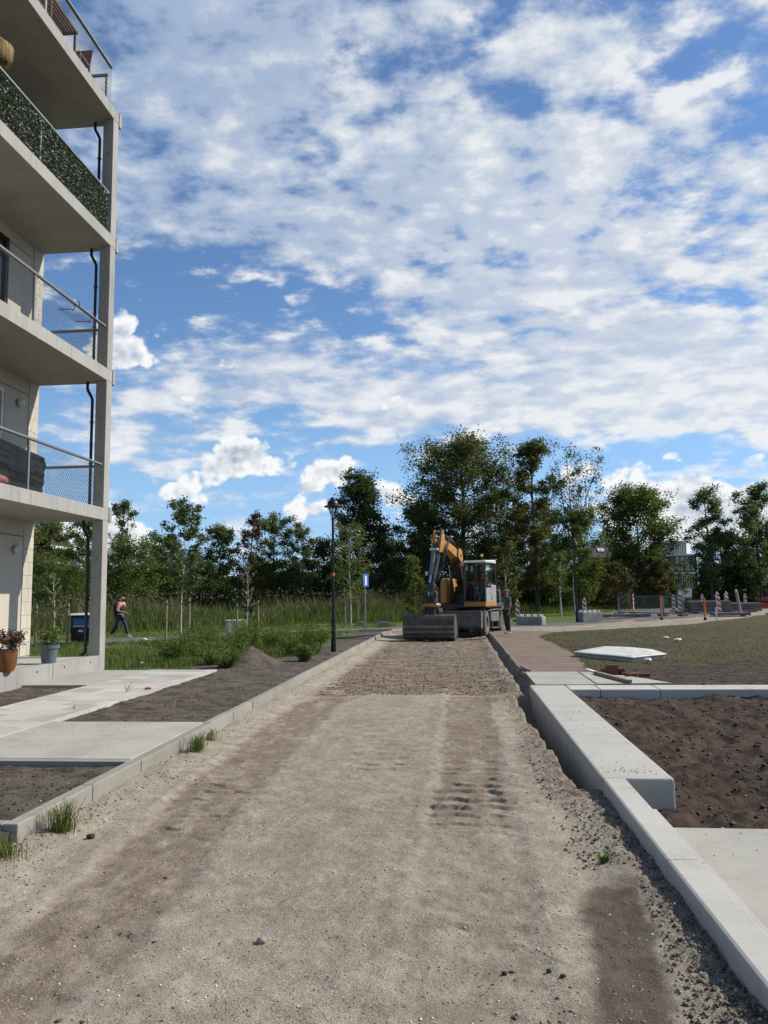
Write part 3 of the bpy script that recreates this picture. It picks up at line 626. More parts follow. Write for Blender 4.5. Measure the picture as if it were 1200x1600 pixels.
rocks('gravel', np.stack([x, y, z + 0.0005], 1), 0.0020 + 0.0065 * r.rand(len(x)) ** 3.5, mpebble, 0.6, 2)
n = 500; x = -3.0 + 4.1 * r.rand(n); y = ysamp(n, 3, 14); rocks('gravel', np.stack([x, y, road_height(x, y)[0] + 0.001], 1), 0.003 + 0.007 * r.rand(n) ** 2, mlight, 0.6, 3)
n = 2400; x = 1.2 - 0.36 * r.rand(n) ** 1.4; y = ysamp(n, 2.9, 13.5); k = ~((x > 0.95) & (y > 7.2)) & ~((y < 5.2) & (x < 1.04 + 0.10 * (y - 4.9))); x, y = x[k], y[k]
rocks('rubble', np.stack([x, y, road_height(x, y)[0] + 0.003], 1), 0.0022 + 0.011 * r.rand(len(x)) ** 4, mpebble, 0.75, 4)
n = 3600; x = 1.2 - 0.5 * r.rand(n) ** 1.2; y = ysamp(n, 3.0, 13.5); k = ~((x > 0.95) & (y > 7.2)) & ~((y < 5.2) & (x < 1.04 + 0.10 * (y - 4.9))); x, y = x[k], y[k]
rocks('dirt_clods', np.stack([x, y, road_height(x, y)[0] + 0.004], 1), 0.003 + 0.012 * r.rand(len(x)) ** 3, mclod, 0.8, 5)
n = 1400; x = -3.15 + 0.35 * r.rand(n) ** 1.5; y = ysamp(n, 4.5, 30); rocks('rubble', np.stack([x, y, road_height(x, y)[0] + 0.003], 1), 0.003 + 0.012 * r.rand(n) ** 3, mpebble, 0.7, 6)
n = 3500; x = -2.6 + 3.7 * r.rand(n); y = ysamp(n, 13.9, 31); rocks('dirt_clods', np.stack([x, y, road_height(x, y)[0] + 0.004], 1), 0.006 + 0.022 * r.rand(n) ** 2.5, mclod, 0.7, 7)
n = 5000; x = 1.9 + 6 * r.rand(n); y = ysamp(n, 5.8, 13.1); rocks('soil_clods', np.stack([x, y, ground_height(x, y) + 0.002], 1), 0.006 + 0.026 * r.rand(n) ** 3, msoilclod, 0.8, 8)
n = 5000; x = -3.35 - 5 * r.rand(n); y = ysamp(n, 5.6, 20); k = ~((x > -6.95) & (x < -5.25)) & ~((y > 7.4) & (y < 9.95) & (x > -5.4)) & ~((x < -6.8) & (y > 13.8)); x, y = x[k], y[k]
rocks('soil_clods', np.stack([x, y, ground_height(x, y) + 0.001], 1), 0.005 + 0.018 * r.rand(len(x)) ** 3, msoilclod, 0.8, 9)
n = 2500; x = 2.6 + 9 * r.rand(n); y = ysamp(n, 13.9, 19); rocks('soil_clods', np.stack([x, y, ground_height(x, y) + 0.002], 1), 0.006 + 0.022 * r.rand(n) ** 3, msoilclod, 0.7, 10)
n = 160; x = np.concatenate([-3.4 - 3 * r.rand(n // 2), 2 + 5 * r.rand(n // 2)]); y = ysamp(n, 5.8, 16); k = ~((x < -5.2)) & ~((y > 7.4) & (y < 9.95) & (x < 0)) & ~((x > 0) & (y > 13)); x, y = x[k], y[k]
rocks('white_grit', np.stack([x, y, ground_height(x, y) + 0.006], 1), 0.004 + 0.007 * r.rand(len(x)), mlight, 0.7, 12)

n = 700; k_ = r.rand(n) < 0.5; yv = ysamp(n, 3.0, 10.5)
x = np.where(k_, 0.05 + 0.9 * r.rand(n), -2.9 + 1.3 * r.rand(n)); kk = fbm(x, yv, 1.6, 3) > 0.05; x, yv = x[kk], yv[kk]
rocks('mud_flakes', np.stack([x, yv, road_height(x, yv)[0] + 0.001], 1), 0.004 + 0.016 * r.rand(len(x)) ** 3, mclod, 0.35, 17)
n = 260; x = np.concatenate([1.25 + 0.5 * r.rand(n // 2), 1.3 + 0.45 * r.rand(n // 4), 1.9 + 3 * r.rand(n // 4)]); y = np.concatenate([7.15 + 0.25 * np.abs(r.normal(0, 1, n // 2)), 9.3 + 1.6 * r.rand(n // 4), 13.5 + 0.1 * r.normal(0, 1, n // 4)])
rocks('soil_crumbs', np.stack([x, y, 0 * x + 0.002], 1), 0.002 + 0.007 * r.rand(len(x)) ** 3, msoilclod, 0.6, 14)
n = 200; x = -5.2 + 1.9 * r.rand(n); y = 7.7 + 2.1 * r.rand(n); rocks('soil_crumbs', np.stack([x, y, 0 * x + 0.004], 1), 0.002 + 0.005 * r.rand(n) ** 3, msoilclod, 0.6, 15)
n = 200; x = 1.5 + 1.5 * r.rand(n); y = 3.5 + 2.1 * r.rand(n); rocks('soil_crumbs', np.stack([x, y, 0 * x - 0.028], 1), 0.002 + 0.004 * r.rand(n) ** 3, msoilclod, 0.6, 16)
def stone(u, v, s, m, label, name='stone', seed=0, zz=RZ):
    p = at(u, v, zz); rr = random.Random(seed); mb = MB().ball((0, 0, 0), s, 14, (1.1, 0.85, 0.7))
    mb.v = [tuple(c * (1 + 0.16 * math.sin(9 * a[0] / s * 0.3 + seed) * math.cos(2.3 * a[1] / s + a[2] / s * 1.7)) for c in a) for a in mb.v]
    o = mb.build(name, m, None, True); o.location = (p[0], p[1], float(road_height(np.array([p[0]]), np.array([p[1]]))[0][0]) + s * 0.45); tag(o, label, 'stone'); return o
mst = simple('grey_stone', (0.26, 0.225, 0.18), 0.9, 0, 0.2, 30, 0.5, 60); mdk = simple('dark_clod', (0.035, 0.027, 0.022), 0.95, 0, 0.3, 30, 0.6, 60)
stone(408, 1474, 0.026, mst, 'rounded grey stone lying alone on the pale gravel of the dirt road', seed=1)
stone(858, 1522, 0.013, mdk, 'small dark clod standing upright on the pale sand right of the tyre track', 'clod', 2)
stone(880, 1532, 0.012, mdk, 'dark crumb of earth beside the wet patch of the dirt road', 'clod', 5)
stone(142, 1310, 0.030, mdk, 'dark lump of earth on the sand beside the left kerb', 'clod', 3)
stone(788, 1520, 0.014, mdk, 'lone black clod between tyre prints in the foreground', 'clod', 7)

# ================================================================== KERBS, WALLS, PAVING
def blocks(name, parent, spans, mk, m, bev=0.008):
    for i, sp in enumerate(spans):
        mb = MB(); mk(mb, sp); mb.build(name, m, parent, False, bev)
kerbL = thing('kerb', (0, 0, 0), kind='structure'); kerbL['label'] = 'grey concrete kerb left of the dirt road'
js = [5.43, 6.58, 7.60, 9.80]
y_ = 9.80
while y_ < 33.2: y_ += 1.0; js.append(y_)
rk = random.Random(3)
for a, b in zip(js[:-1], js[1:]):
    d = rk.uniform(-0.006, 0.006); wdt = 0.115
    MB().bx(KX0 - wdt + d, KX0 + d, a + 0.003, b - 0.004, -0.42, rk.uniform(-0.004, 0.003)).build('kerb_stone', mkerb, kerbL, False, 0.010)
# curved end of the kerb
cxp = [(KX0, js[-1]), (-3.12, 34.0), (-2.95, 34.75), (-2.55, 35.35), (-1.95, 35.75)]
for (xa, ya), (xb, yb) in zip(cxp[:-1], cxp[1:]):
    ang = math.atan2(yb - ya, xb - xa); L = math.hypot(xb - xa, yb - ya)
    c = ((xa + xb) / 2 - 0.0575 * math.sin(ang), (ya + yb) / 2 + 0.0575 * math.cos(ang), -0.21)
    MB().box(c, (L - 0.006, 0.115, 0.42), ang).build('kerb_stone', mkerb, kerbL, False, 0.010)
# transverse kerb at the near end
for i in range(4):
    x1 = KX0 - 0.118 - i * 1.0
    MB().bx(x1 - 0.994, x1, 5.43, 5.53, -0.42, 0.0).build('kerb_stone', mkerb, kerbL, False, 0.008)
# low kerb along the far road
kerbF = thing('kerb', (0, 0, 0), kind='structure'); kerbF['label'] = 'pale kerb along the verge of the crossing path'
fp = [P2(330, 993), P2(410, 990), P2(500, 987.5), P2(560, 985.5), P2(612, 984)]
for (xa, ya), (xb, yb) in zip(fp[:-1], fp[1:]):
    L = math.hypot(xb - xa, yb - ya); k = max(1, int(L / 1.0)); ang = math.atan2(yb - ya, xb - xa)
    for i in range(k):
        t = (i + 0.5) / k; MB().box((xa + (xb - xa) * t, ya + (yb - ya) * t, -0.05), (L / k - 0.01, 0.14, 0.22), ang).build('kerb_stone', mkerb, kerbF, False, 0.01)
# right: narrow kerb, thick wall blocks, cross wall
kr = thing('retaining_kerb', (0, 0, 0), label='narrow pale concrete kerb in the right foreground, in line with the thick wall', cat='kerb')
for a, b in ((-1.2, 0.85), (0.85, 2.90), (2.90, 4.95), (4.95, 7.0)):
    prof = [(KX1, -0.55), (KX1 + 0.20, -0.55), (KX1 + 0.20, -0.012), (KX1 + 0.19, 0.0), (KX1 + 0.022, 0.0), (KX1 + 0.006, -0.008), (KX1, -0.03)]
    MB().prism([(p[0], p[1]) for p in prof], a + 0.003, b - 0.003, 'Y').build('kerb_block', mwall, kr, False, 0.004)
    if b < 6.5: MB().bx(KX1 + 0.202, KX1 + 0.235, a + 0.004, b - 0.004, -0.5, -0.018).build('kerb_lip', mwall, kr, False, 0.004)
MB().bx(KX1 + 0.202, KX1 + 0.235, 4.955, 6.12, -0.5, -0.018).build('kerb_lip', mwall, kr, False, 0.006)
wl = thing('retaining_wall', (0, 0, 0), label='thick white precast concrete wall of large blocks around the dark soil bed', cat='wall')
for a, b in ((7.0, 9.1), (9.1, 11.33), (11.33, 13.85)):
    MB().bx(KX1, KX1 + 0.61, a + 0.003, b - 0.003, -0.62, 0.0).build('wall_block', mwall, wl, False, 0.022)
cwx = [1.825, 2.32, 3.28, 5.3, 7.3, 9.3, 11.3, 13.3]
for a, b in zip(cwx[:-1], cwx[1:]):
    MB().bx(a + 0.004, b - 0.004, 13.24, 13.85, -0.55, 0.0).build('wall_block', mwall, wl, False, 0.018)
# smooth slab right of the foreground kerb
ps = thing('pavement', (0, 0, 0), kind='structure'); ps['label'] = 'smooth concrete slabs beside the narrow right kerb'
for a, b in ((1.6, 3.62), (3.63, 5.70)):
    for c, d in ((KX1 + 0.238, 3.46), (3.47, 5.5)): MB().bx(c, d, a, b, -0.3, -0.03).build('slab', mslab, ps, False, 0.005)
# loose slabs at the wall corner
pc = thing('pavement', (0, 0, 0), kind='structure'); pc['label'] = 'concrete slabs laid behind the corner of the white wall'
MB().bx(1.32, 2.36, 13.86, 16.05, -0.12, 0.012).build('slab', mslab, pc, False, 0.006)
pb = [P2(918, 1069), P2(1050, 1067.5), P2(990, 1058), P2(935, 1050), P2(897, 1051)]
pb = [(max(x, 2.40), max(y, 13.86)) for x, y in pb]
MB().prism(pb, -0.12, 0.008, 'Z').build('slab', mslab, pc, False, 0.004)
# left: tile path and slabs
tp = thing('pavement', (0, 0, 0), kind='structure'); tp['label'] = 'light grey tile path leading to the building'
x0, x1 = -6.86, -5.36
yy = 4.9; row = 0; rt = random.Random(8)
while yy < 16.75:
    off_ = 0.25 if row % 2 else 0.0; xs_ = [x0 + 0.07]
    k = x0 + 0.07 + (0.5 - off_)
    while k < x1 - 0.06: xs_.append(k); k += 0.5
    xs_.append(x1 - 0.06)
    for a, b in zip(xs_[:-1], xs_[1:]):
        if b - a < 0.04: continue
        z = rt.uniform(-0.003, 0.003)
        MB().box(((a + b) / 2, yy + 0.25, -0.03 + z), (b - a - 0.005, 0.495, 0.06)).build('tile', mtile, tp, False)
    yy += 0.5; row += 1
for a in np.arange(4.9, 16.8, 1.0):
    b = min(a + 1, 16.9)
    for xx in (x0, x1 - 0.055): MB().bx(xx, xx + 0.06, a + 0.002, b - 0.003, -0.2, 0.004).build('edging_strip', mtile, tp, False, 0.004)
sp_ = thing('pavement', (0, 0, 0), kind='structure'); sp_['label'] = 'smooth concrete entrance slab by the left kerb'
MB().bx(-5.355, KX0 - 0.122, 7.62, 9.86, -0.15, 0.002).build('slab', mslab, sp_, False, 0.005)
MB().bx(-5.355, KX0 - 0.122, 7.50, 7.612, -0.2, 0.0).build('edging_strip', mkerb, sp_, False, 0.006)
sq = thing('pavement', (0, 0, 0), kind='structure'); sq['label'] = 'smooth grey slab between terrace and tile path'
MB().bx(-8.19, -6.87, 14.0, 16.85, -0.15, -0.004).build('slab', mslab, sq, False, 0.005)

# ================================================================== APARTMENT BUILDING
bld = thing('apartment_building', (-10, 12, 0), label='beige apartment block with stacked concrete balconies rising at the left edge', cat='building')
def bp(mb, name, m, parent=bld, bevel=0.0, smooth=False):
    o = mb.build(name, m, parent, smooth, bevel)
    if parent is bld: o.location = (10, -12, 0)
    return o
XF = -8.2; XW = -10.05; YE = 17.43; FL = [3.42, 6.77, 10.12, 13.40]; TH = 0.29
# body with window openings: wall built of strips around the openings
ops_ = [(13.9, 15.95, 0.35, 2.75), (14.0, 16.05, 3.75, 6.35), (13.9, 16.0, 7.1, 9.85), (13.9, 16.0, 10.45, 13.1), (13.9, 16.0, 13.75, 16.2)]
for y0, y1, za, zb in ((6.0, 13.9, 0, 17.2), (13.9, 16.05, 0, 0.33), (16.05, 16.99, 0, 17.2)):
    bp(MB().bx(XW - 0.25, XW, y0, y1, za, zb), 'wall', mplaster)
prev = 0.33
for (a, b, c, d) in ops_:
    if c > prev: bp(MB().bx(XW - 0.25, XW - 0.001, 13.9, 16.05, prev, c), 'wall', mplaster)
    if b < 16.05: bp(MB().bx(XW - 0.25, XW - 0.001, b, 16.05, c, d), 'wall', mplaster)
    wf = bp(MB().bx(XW - 0.14, XW - 0.02, b - 0.09, b, c, d).bx(XW - 0.14, XW - 0.02, a, a + 0.09, c, d).bx(XW - 0.14, XW - 0.02, a + 0.09, b - 0.09, d - 0.09, d).bx(XW - 0.14, XW - 0.02, a + 0.09, b - 0.09, c, c + 0.09).bx(XW - 0.14, XW - 0.02, (a + b) / 2 - 0.05, (a + b) / 2 + 0.05, c + 0.09, d - 0.09), 'window', mwhitep if c < 7 else mdark)
    for pa, pb_ in ((a + 0.09, (a + b) / 2 - 0.05), ((a + b) / 2 + 0.05, b - 0.09)):
        MB().bx(XW - 0.09, XW - 0.075, pa, pb_, c + 0.09, d - 0.09).build('pane', mglass, wf)
    prev = d
bp(MB().bx(XW - 0.25, XW - 0.001, 13.9, 16.05, prev, 17.2), 'wall', mplaster)
bp(MB().bx(-22, XW - 0.26, 6.0, 17.33, -0.3, 17.2), 'wall', mblock)
bp(MB().bx(-22.1, XW + 0.3, 5.9, 17.4, 17.2, 17.5), 'roof', mconc_b)
# joint line above each door band and pier of blocks
for k, z in enumerate([3.05, 6.42, 9.78, 13.1]):
    bp(MB().bx(XW + 0.001, XW + 0.004, 13.0, 16.985, z, z + 0.018), 'joint', mdark)
z = 0.3; row = 0
while z < 17.0:
    h = 0.31
    c = 17.16 if row % 2 else 17.27
    for a, b in ((17.0, c), (c, 17.42)):
        bp(MB().bx(XW - 0.22, XW + 0.012, a + 0.004, b - 0.004, z + 0.004, z + h - 0.004), 'stone_block', mblock)
    z += h; row += 1
bp(MB().bx(XW - 0.25, XW + 0.004, 17.0, 17.41, 0, 17.0), 'pier_core', mconc_b)
# terrace
bp(MB().bx(XW + 0.02, XF - 0.21, 6.0, 17.15, 0.0, 0.285), 'terrace', mslab)
tj = [6.0, 9.1, 12.1, 15.12, 17.15]
for a, b in zip(tj[:-1], tj[1:]):
    e = bp(MB().bx(XF - 0.20, XF, a + 0.006, b - 0.006, -0.1, 0.30), 'terrace_edge', mconc_b, bevel=0.012)
    for f in (0.2, 0.8) if b < 16 else (0.22, 0.78):
        yy = a + (b - a) * f; MB().lathe([(0.0, -0.001), (0.022, -0.001), (0.022, 0.004), (0.0, 0.004)], (XF, yy, 0.19), 10, 'X').build('anchor_hole', mdark, e)
# columns
zc = [0.0] + [z for z in FL]
for Y0 in (17.15, 9.4):
    for i in range(4):
        z0 = -0.2 if i == 0 else FL[i - 1] + TH; z1 = FL[i]
        c = bp(MB().bx(XF - 0.27, XF - 0.003, Y0 + 0.003, Y0 + 0.28, z0, z1), 'column', mconc_b, bevel=0.012)
        if Y0 > 17: MB().lathe([(0, -0.002), (0.028, -0.002), (0.028, 0.003), (0, 0.003)], (XF - 0.13, Y0 + 0.003, z1 - 0.9), 10, 'Y').build('anchor_hole', mrail, c)
mwire = simple('dark_wire', (0.035, 0.036, 0.038), 0.5, 0.4, 0.1)
def railing(zt, y0=6.5, y1=17.1, mesh=True):
    """balcony railing: flat handrail, posts and diamond wire mesh"""
    r = bp(MB().bx(XF - 0.10, XF - 0.03, y0, y1, zt + 1.0, zt + 1.045), 'railing', mrail, bevel=0.004)
    side = MB().bx(XW + 0.3, XF - 0.27, 17.30, 17.36, zt + 0.99, zt + 1.045).build('side_rail', mrail, r)
    for yy in (14.05, 11.9, 10.0, 8.1): MB().bx(XF - 0.085, XF - 0.05, yy - 0.025, yy + 0.025, zt, zt + 1.0).build('post', mgalv, r)
    for px_ in ((XF - 0.31,) if zt > 13 else ()): MB().bx(px_ - 0.02, px_ + 0.02, 17.31, 17.35, zt, zt + 0.99).build('post', mrail, r)
    mb = MB(); H = 0.98; st = 0.055; t = 0.0025
    def strip(p, q, nrm):
        p = Vector(p); q = Vector(q); d = (q - p).normalized(); s = d.cross(Vector(nrm)) * t; n_ = Vector(nrm) * t
        mb.add([p - s, p + s, p + n_, q - s, q + s, q + n_], [(0, 1, 4, 3), (1, 2, 5, 4), (2, 0, 3, 5)])
    sl_ = 0.5
    for base, u0, u1, ax in ((XF - 0.06, 11.0, 17.1, 'y'), (17.33, XW + 0.3, XF - 0.27, 'x')):
        k = u0 - H * sl_
        while k < u1:
            for sgn in (1, -1):
                a, b = (k, k + H * sl_) if sgn > 0 else (k + H * sl_, k)
                z0_, z1_ = zt + 0.02, zt + 0.02 + H
                # clip to the panel
                def cl(a, b, z0_, z1_):
                    if a < u0: z0_ += (u0 - a) / (b - a) * (z1_ - z0_) if b != a else 0; a = u0
                    if a > u1: z0_ += (a - u1) / (a - b) * (z1_ - z0_); a = u1
                    return a, z0_
                if (a < u0 and b < u0) or (a > u1 and b > u1): continue
                a2, za_ = cl(a, b, z0_, z1_); b2, zb_ = cl(b, a, z1_, z0_)
                if ax == 'y': strip((base, a2, za_), (base, b2, zb_), (1, 0, 0))
                else: strip((a2, base, za_), (b2, base, zb_), (0, 1, 0))
            k += st
    if mesh:
        o = mb.build('wire_mesh', mwire, r); o['kind'] = 'stuff'
    return r
for i, zf_ in enumerate(FL):
    b = bp(MB().bx(XW + 0.005, XF, 6.2, 17.43, zf_, zf_ + TH), 'balcony', mconc_b, bevel=0.010)
    MB().bx(XF - 0.27, XF + 0.016, 17.433, 17.56, zf_ - 0.03, zf_ + TH + 0.03).build('bracket', mconc_b, b, False, 0.008)
    railing(zf_ + TH)
    # downpipe below this slab
    zb_ = (FL[i - 1] + TH) if i else 0.3
    X1 = XF - 0.40; X0 = X1 - 0.13; yy = 17.26
    pts = [(X0, yy, zf_), (X0, yy, zf_ - 0.16), (X0 + 0.02, yy, zf_ - 0.22), (X1 - 0.03, yy, zf_ - 0.36), (X1, yy, zf_ - 0.44), (X1, yy, zb_ + 0.12), (X1 - 0.02, yy, zb_ + 0.04), (X1 - 0.09, yy, zb_ + 0.01)]
    d = bp(MB().tube(pts, 0.035, 12), 'downpipe', mpipe, smooth=True)
    for q in (0.35, 0.68):
        MB().tube([(X1, yy, zb_ + (zf_ - zb_) * q - 0.012), (X1, yy, zb_ + (zf_ - zb_) * q + 0.012)], 0.05, 12).build('bracket_ring', mdark, d)
MB_lamp = [((XW + 0.05, 16.55, 6.13)), ((XW + 0.05, 16.62, 2.74))]
mglobe = simple('opal_glass', (0.5, 0.49, 0.45), 0.25, 0, 0.03)
for i, p in enumerate(MB_lamp):
    t = thing('wall_lamp', p, label=['round opal wall lamp on the first balcony wall beside the white door frame', 'round opal wall lamp on the ground floor wall above the flower pots'][i], cat='wall lamp', group='round wall lamps')
    MB().lathe([(0.0, -0.05), (0.075, -0.05), (0.085, -0.02), (0.0, -0.02)], (0, 0, 0), 20, 'X').build('base', mrail, t, True)
    MB().ball((0.03, 0, 0), 0.105, 18, (0.7, 1, 1)).build('globe', mglobe, t, True)

# --- things on the balconies
def npquads(C, A, B):
    V = np.stack([C - A - B, C + A - B, C + A + B, C - A + B], 1).reshape(-1, 3); n = len(C)
    return V, (np.arange(n) * 4)[:, None] + np.arange(4)[None]
def leafquads(name, C, size, m, parent=None, seed=0, tint=None, up=0.3, asp=0.6):
    r = np.random.RandomState(seed); n = len(C)
    A = r.normal(size=(n, 3)); A[:, 2] *= 0.7; A /= np.linalg.norm(A, axis=1)[:, None]
    B = r.normal(size=(n, 3)); B -= A * (A * B).sum(1)[:, None]; B /= np.linalg.norm(B, axis=1)[:, None]
    s = np.asarray(size) * (0.6 + 0.8 * r.rand(n)); A = A * s[:, None] * 0.5; B = B * s[:, None] * 0.5 * asp
    # rhombus leaves: pointed ends, two faces creased along the rib
    V = np.stack([C - A, C - B, C + A, C + B], 1).reshape(-1, 3)
    Fq = (np.arange(n) * 4)[:, None] + np.arange(4)[None]
    ti = (r.rand(n) * 0.6 + (0.4 * tint if tint is not None else 0.2))
    o = npmesh(name, V, Fq, m, dict(tint=np.repeat(ti, 4)), parent=parent); return o
rr = np.random.RandomState(21)
t = thing('ivy_screen', (XF - 0.07, 13.5, FL[2] + TH), label='screen of artificial green ivy leaves covering the third balcony railing', cat='privacy screen')
n = 26000; C = np.stack([rr.normal(0, 0.022, n) + 0.0, -3.0 + 6.55 * rr.rand(n), 0.02 + 0.97 * rr.rand(n)], 1)
o = leafquads('leaves', C, 0.045, L_silk, t, 3, asp=0.75); o['kind'] = 'stuff'
MB().bx(-0.03, -0.022, -3.0, 3.55, 0.02, 0.98).build('backing_mesh', simple('dark_green_backing', (0.02, 0.026, 0.015), 0.9), t)
# black tarpaulin over furniture
def tarp(name, x0, x1, y0, y1, z0, z1, m, seed):
    nx, ny = 26, 50; V = []; Fq = []
    r_ = np.random.RandomState(seed)
    # wrapped closed box displaced by creases
    U, Vv = np.meshgrid(np.linspace(0, 1, 90), np.linspace(0, 1, 44))
    cx_, cy_ = (x0 + x1) / 2, (y0 + y1) / 2; th = U * 2 * math.pi
    sq = lambda c: np.sign(c) * np.abs(c) ** 0.42
    rad_ = np.where(Vv < 0.7, 1.0, np.sqrt(np.clip(1 - ((Vv - 0.7) / 0.3) ** 2.2, 0, 1)))
    hgt = np.where(Vv < 0.7, Vv / 0.7 * 0.86, 0.86 + 0.14 * ((Vv - 0.7) / 0.3))
    fold = 0.055 * np.abs(fbm(U * 9, Vv * 3 + U * 4, 1.0, 4, 0.6, ox=seed)) + 0.03 * fbm(U * 20, Vv * 8, 1.0, 3, 0.6)
    X_ = cx_ + sq(np.cos(th)) * ((x1 - x0) / 2 - fold) * rad_; Y_ = cy_ + sq(np.sin(th)) * ((y1 - y0) / 2 - fold * 2) * rad_
    slope = 0.80 + 0.20 * sstep(1.05, -0.2, (Y_ - y0) / (y1 - y0))
    Z_ = z0 + hgt * (z1 - z0) * slope + 0.02 * fbm(U * 8, Vv * 6, 1, 3)
    i = np.arange(43)[:, None] * 90 + np.arange(89)[None]
    Q_ = np.stack([i, i + 1, i + 91, i + 90], -1).reshape(-1, 4)
    return np.stack([X_.ravel(), Y_.ravel(), Z_.ravel()], 1), Q_
mtarp = simple('black_plastic_sheet', (0.007, 0.007, 0.008), 0.32, 0, 0.2, spec=0.3)
V, Q_ = tarp('t', -9.45, -8.36, 12.0, 15.15, 3.72, 4.78, None, 4)
o = npmesh('tarpaulin', V, Q_, mtarp, smooth=True); tag(o, 'crumpled black plastic tarpaulin covering furniture on the lowest balcony', 'tarpaulin')
o = MB().ball((0, 0, 0), 0.2, 14, (0.8, 1.4, 0.5)).build('cushion', simple('pink_cloth', (0.35, 0.13, 0.13), 0.8), None, True); o.location = (-8.42, 13.3, 3.81)
tag(o, 'pink cushion showing below the black tarpaulin on the lowest balcony', 'cushion')
# folding clothes rack hooked over the second handrail
zr = FL[1] + TH + 1.045
t = thing('clothes_rack', (XF - 0.065, 15.75, zr), label='small black clothes airer hooked over the second balcony handrail', cat='clothes rack')
for s in (0.0, 0.75):
    MB().tube([(0.06, s, -0.05), (0.05, s, 0.05), (0.0, s, 0.075), (-0.06, s, 0.05), (-0.06, s, -0.12), (-0.10, s, -0.16)], 0.008, 6).build('hook', mblack, t)
    MB().tube([(-0.06, s, -0.12), (-0.42, s, -0.10)], 0.009, 6).build('arm', mblack, t)
for k in range(6): MB().tube([(-0.10 - k * 0.062, -0.12, -0.105), (-0.10 - k * 0.062, 0.87, -0.105)], 0.005, 5).build('bar', mblack, t)
# rattan table and chair on the top balcony
mrat = simple('brown_rattan', (0.13, 0.060, 0.035), 0.6, 0, 0.3, 30)
zt = FL[3] + TH
t = thing('rattan_table', (-8.62, 14.9, zt), label='brown slatted wooden table on the top balcony', cat='table')
for k in range(9): MB().bx(-0.3 + k * 0.068, -0.3 + k * 0.068 + 0.05, -0.55, 0.55, 0.70, 0.725).build('slat', mrat, t)
MB().bx(-0.32, 0.32, -0.58, -0.55, 0.66, 0.73).bx(-0.32, 0.32, 0.55, 0.58, 0.66, 0.73).bx(-0.32, -0.302, -0.55, 0.55, 0.64, 0.698).bx(0.314, 0.332, -0.55, 0.55, 0.64, 0.698).build('frame', mrat, t)
for sx in (-1, 1):
    for sy in (-1, 1): MB().bx(sx * 0.28 - 0.022, sx * 0.28 + 0.022, sy * 0.52 - 0.022, sy * 0.52 + 0.022, 0, 0.66).build('leg', mrat, t)
t = thing('rattan_chair', (-8.62, 15.95, zt), label='low brown rattan chair beside the railing of the top balcony', cat='chair')
MB().bx(-0.26, 0.26, -0.26, 0.26, 0.38, 0.43).build('seat', mrat, t)
R_ = Matrix.Rotation(rad(-14), 3, 'X')
MB().box((0, 0.31, 0.66), (0.5, 0.03, 0.52), R=R_).build('backrest', mrat, t)
for sx in (-1, 1):
    for sy in (-1, 1): MB().bx(sx * 0.24 - 0.02, sx * 0.24 + 0.02, sy * 0.23 - 0.02, sy * 0.23 + 0.02, 0, 0.38).build('leg', mrat, t)
# straw parasol on the third balcony
p = atX(-3, 80, -8.85)
t = thing('straw_parasol', (-8.85, p[1], FL[2] + TH), label='straw thatched parasol hanging under the top balcony at the left edge', cat='parasol')
MB().tube([(0, 0, 0), (0, 0, 2.45)], 0.02, 8).build('pole', mwood, t)
zc_ = p[2] - (FL[2] + TH)
n = 3500; a = rr.rand(n) * 6.28; ra = 0.05 + 0.20 * rr.rand(n); V = []; Fq = []
top = np.stack([0.05 * np.cos(a), 0.05 * np.sin(a), np.full(n, zc_ + 0.30)], 1)
mid_ = np.stack([ra * 1.15 * np.cos(a), ra * 1.15 * np.sin(a), np.full(n, zc_ + 0.10)], 1)
bot = np.stack([ra * 1.1 * np.cos(a + 0.1), ra * 1.1 * np.sin(a + 0.1), zc_ - 0.10 - 0.16 * rr.rand(n)], 1)
ta = np.stack([-np.sin(a), np.cos(a), 0 * a], 1) * 0.005
V = np.stack([top, mid_ - ta, mid_ + ta, bot], 1).reshape(-1, 3); i = np.arange(n) * 4
T3 = np.concatenate([np.stack([i, i + 1, i + 2], 1), np.stack([i + 1, i + 3, i + 2], 1)])
o = npmesh('thatch', V, T3, L_straw, dict(tint=np.repeat(rr.rand(n), 4)), parent=t); o['kind'] = 'stuff'

# --- pots on the terrace
mterra = simple('glazed_brown_pot', (0.17, 0.065, 0.018), 0.3, 0, 0.4, 8); mgreyp = simple('blue_grey_plastic', (0.095, 0.125, 0.14), 0.55, 0, 0.08)
msoilp = simple('potting_soil', (0.03, 0.022, 0.016), 0.95, 0, 0.3, 30, 0.5)
def plant(t, z, rx, h, n, m, fl, seed):
    r = np.random.RandomState(seed); st = MB(); C = []
    for k in range(14):
        a = r.rand() * 6.28; q = rx * math.sqrt(r.rand()); e = (q * math.cos(a), q * math.sin(a), z + h * (0.5 + 0.5 * r.rand()))
        st.tube([(e[0] * 0.3, e[1] * 0.3, z - 0.05), (e[0] * 0.7, e[1] * 0.7, z + (e[2] - z) * 0.55), e], [0.006, 0.005, 0.003], 4); C.append(e)
    st.build('stem', mbark, t)
    C = np.array(C); idx = r.randint(0, len(C), n); P = C[idx] * np.array([1, 1, 1]) + r.normal(0, 1, (n, 3)) * np.array([0.045, 0.045, 0.06]); P[:, 2] = np.maximum(P[:, 2] - 0.35 * h * r.rand(n) ** 2, z)
    o = leafquads('foliage', P, 0.06, m, t, seed); 
    nf = n // 2; P = C[r.randint(0, len(C), nf)] + r.normal(0, 0.035, (nf, 3)); leafquads('blossom', P, 0.035, fl, t, seed + 1, asp=0.9)
pg = at(76, 1036, 0.3)
t = thing('flower_pot', (pg[0], pg[1], 0.3), label='grey plastic flower pot with faded flowers on the terrace edge', cat='flower pot')
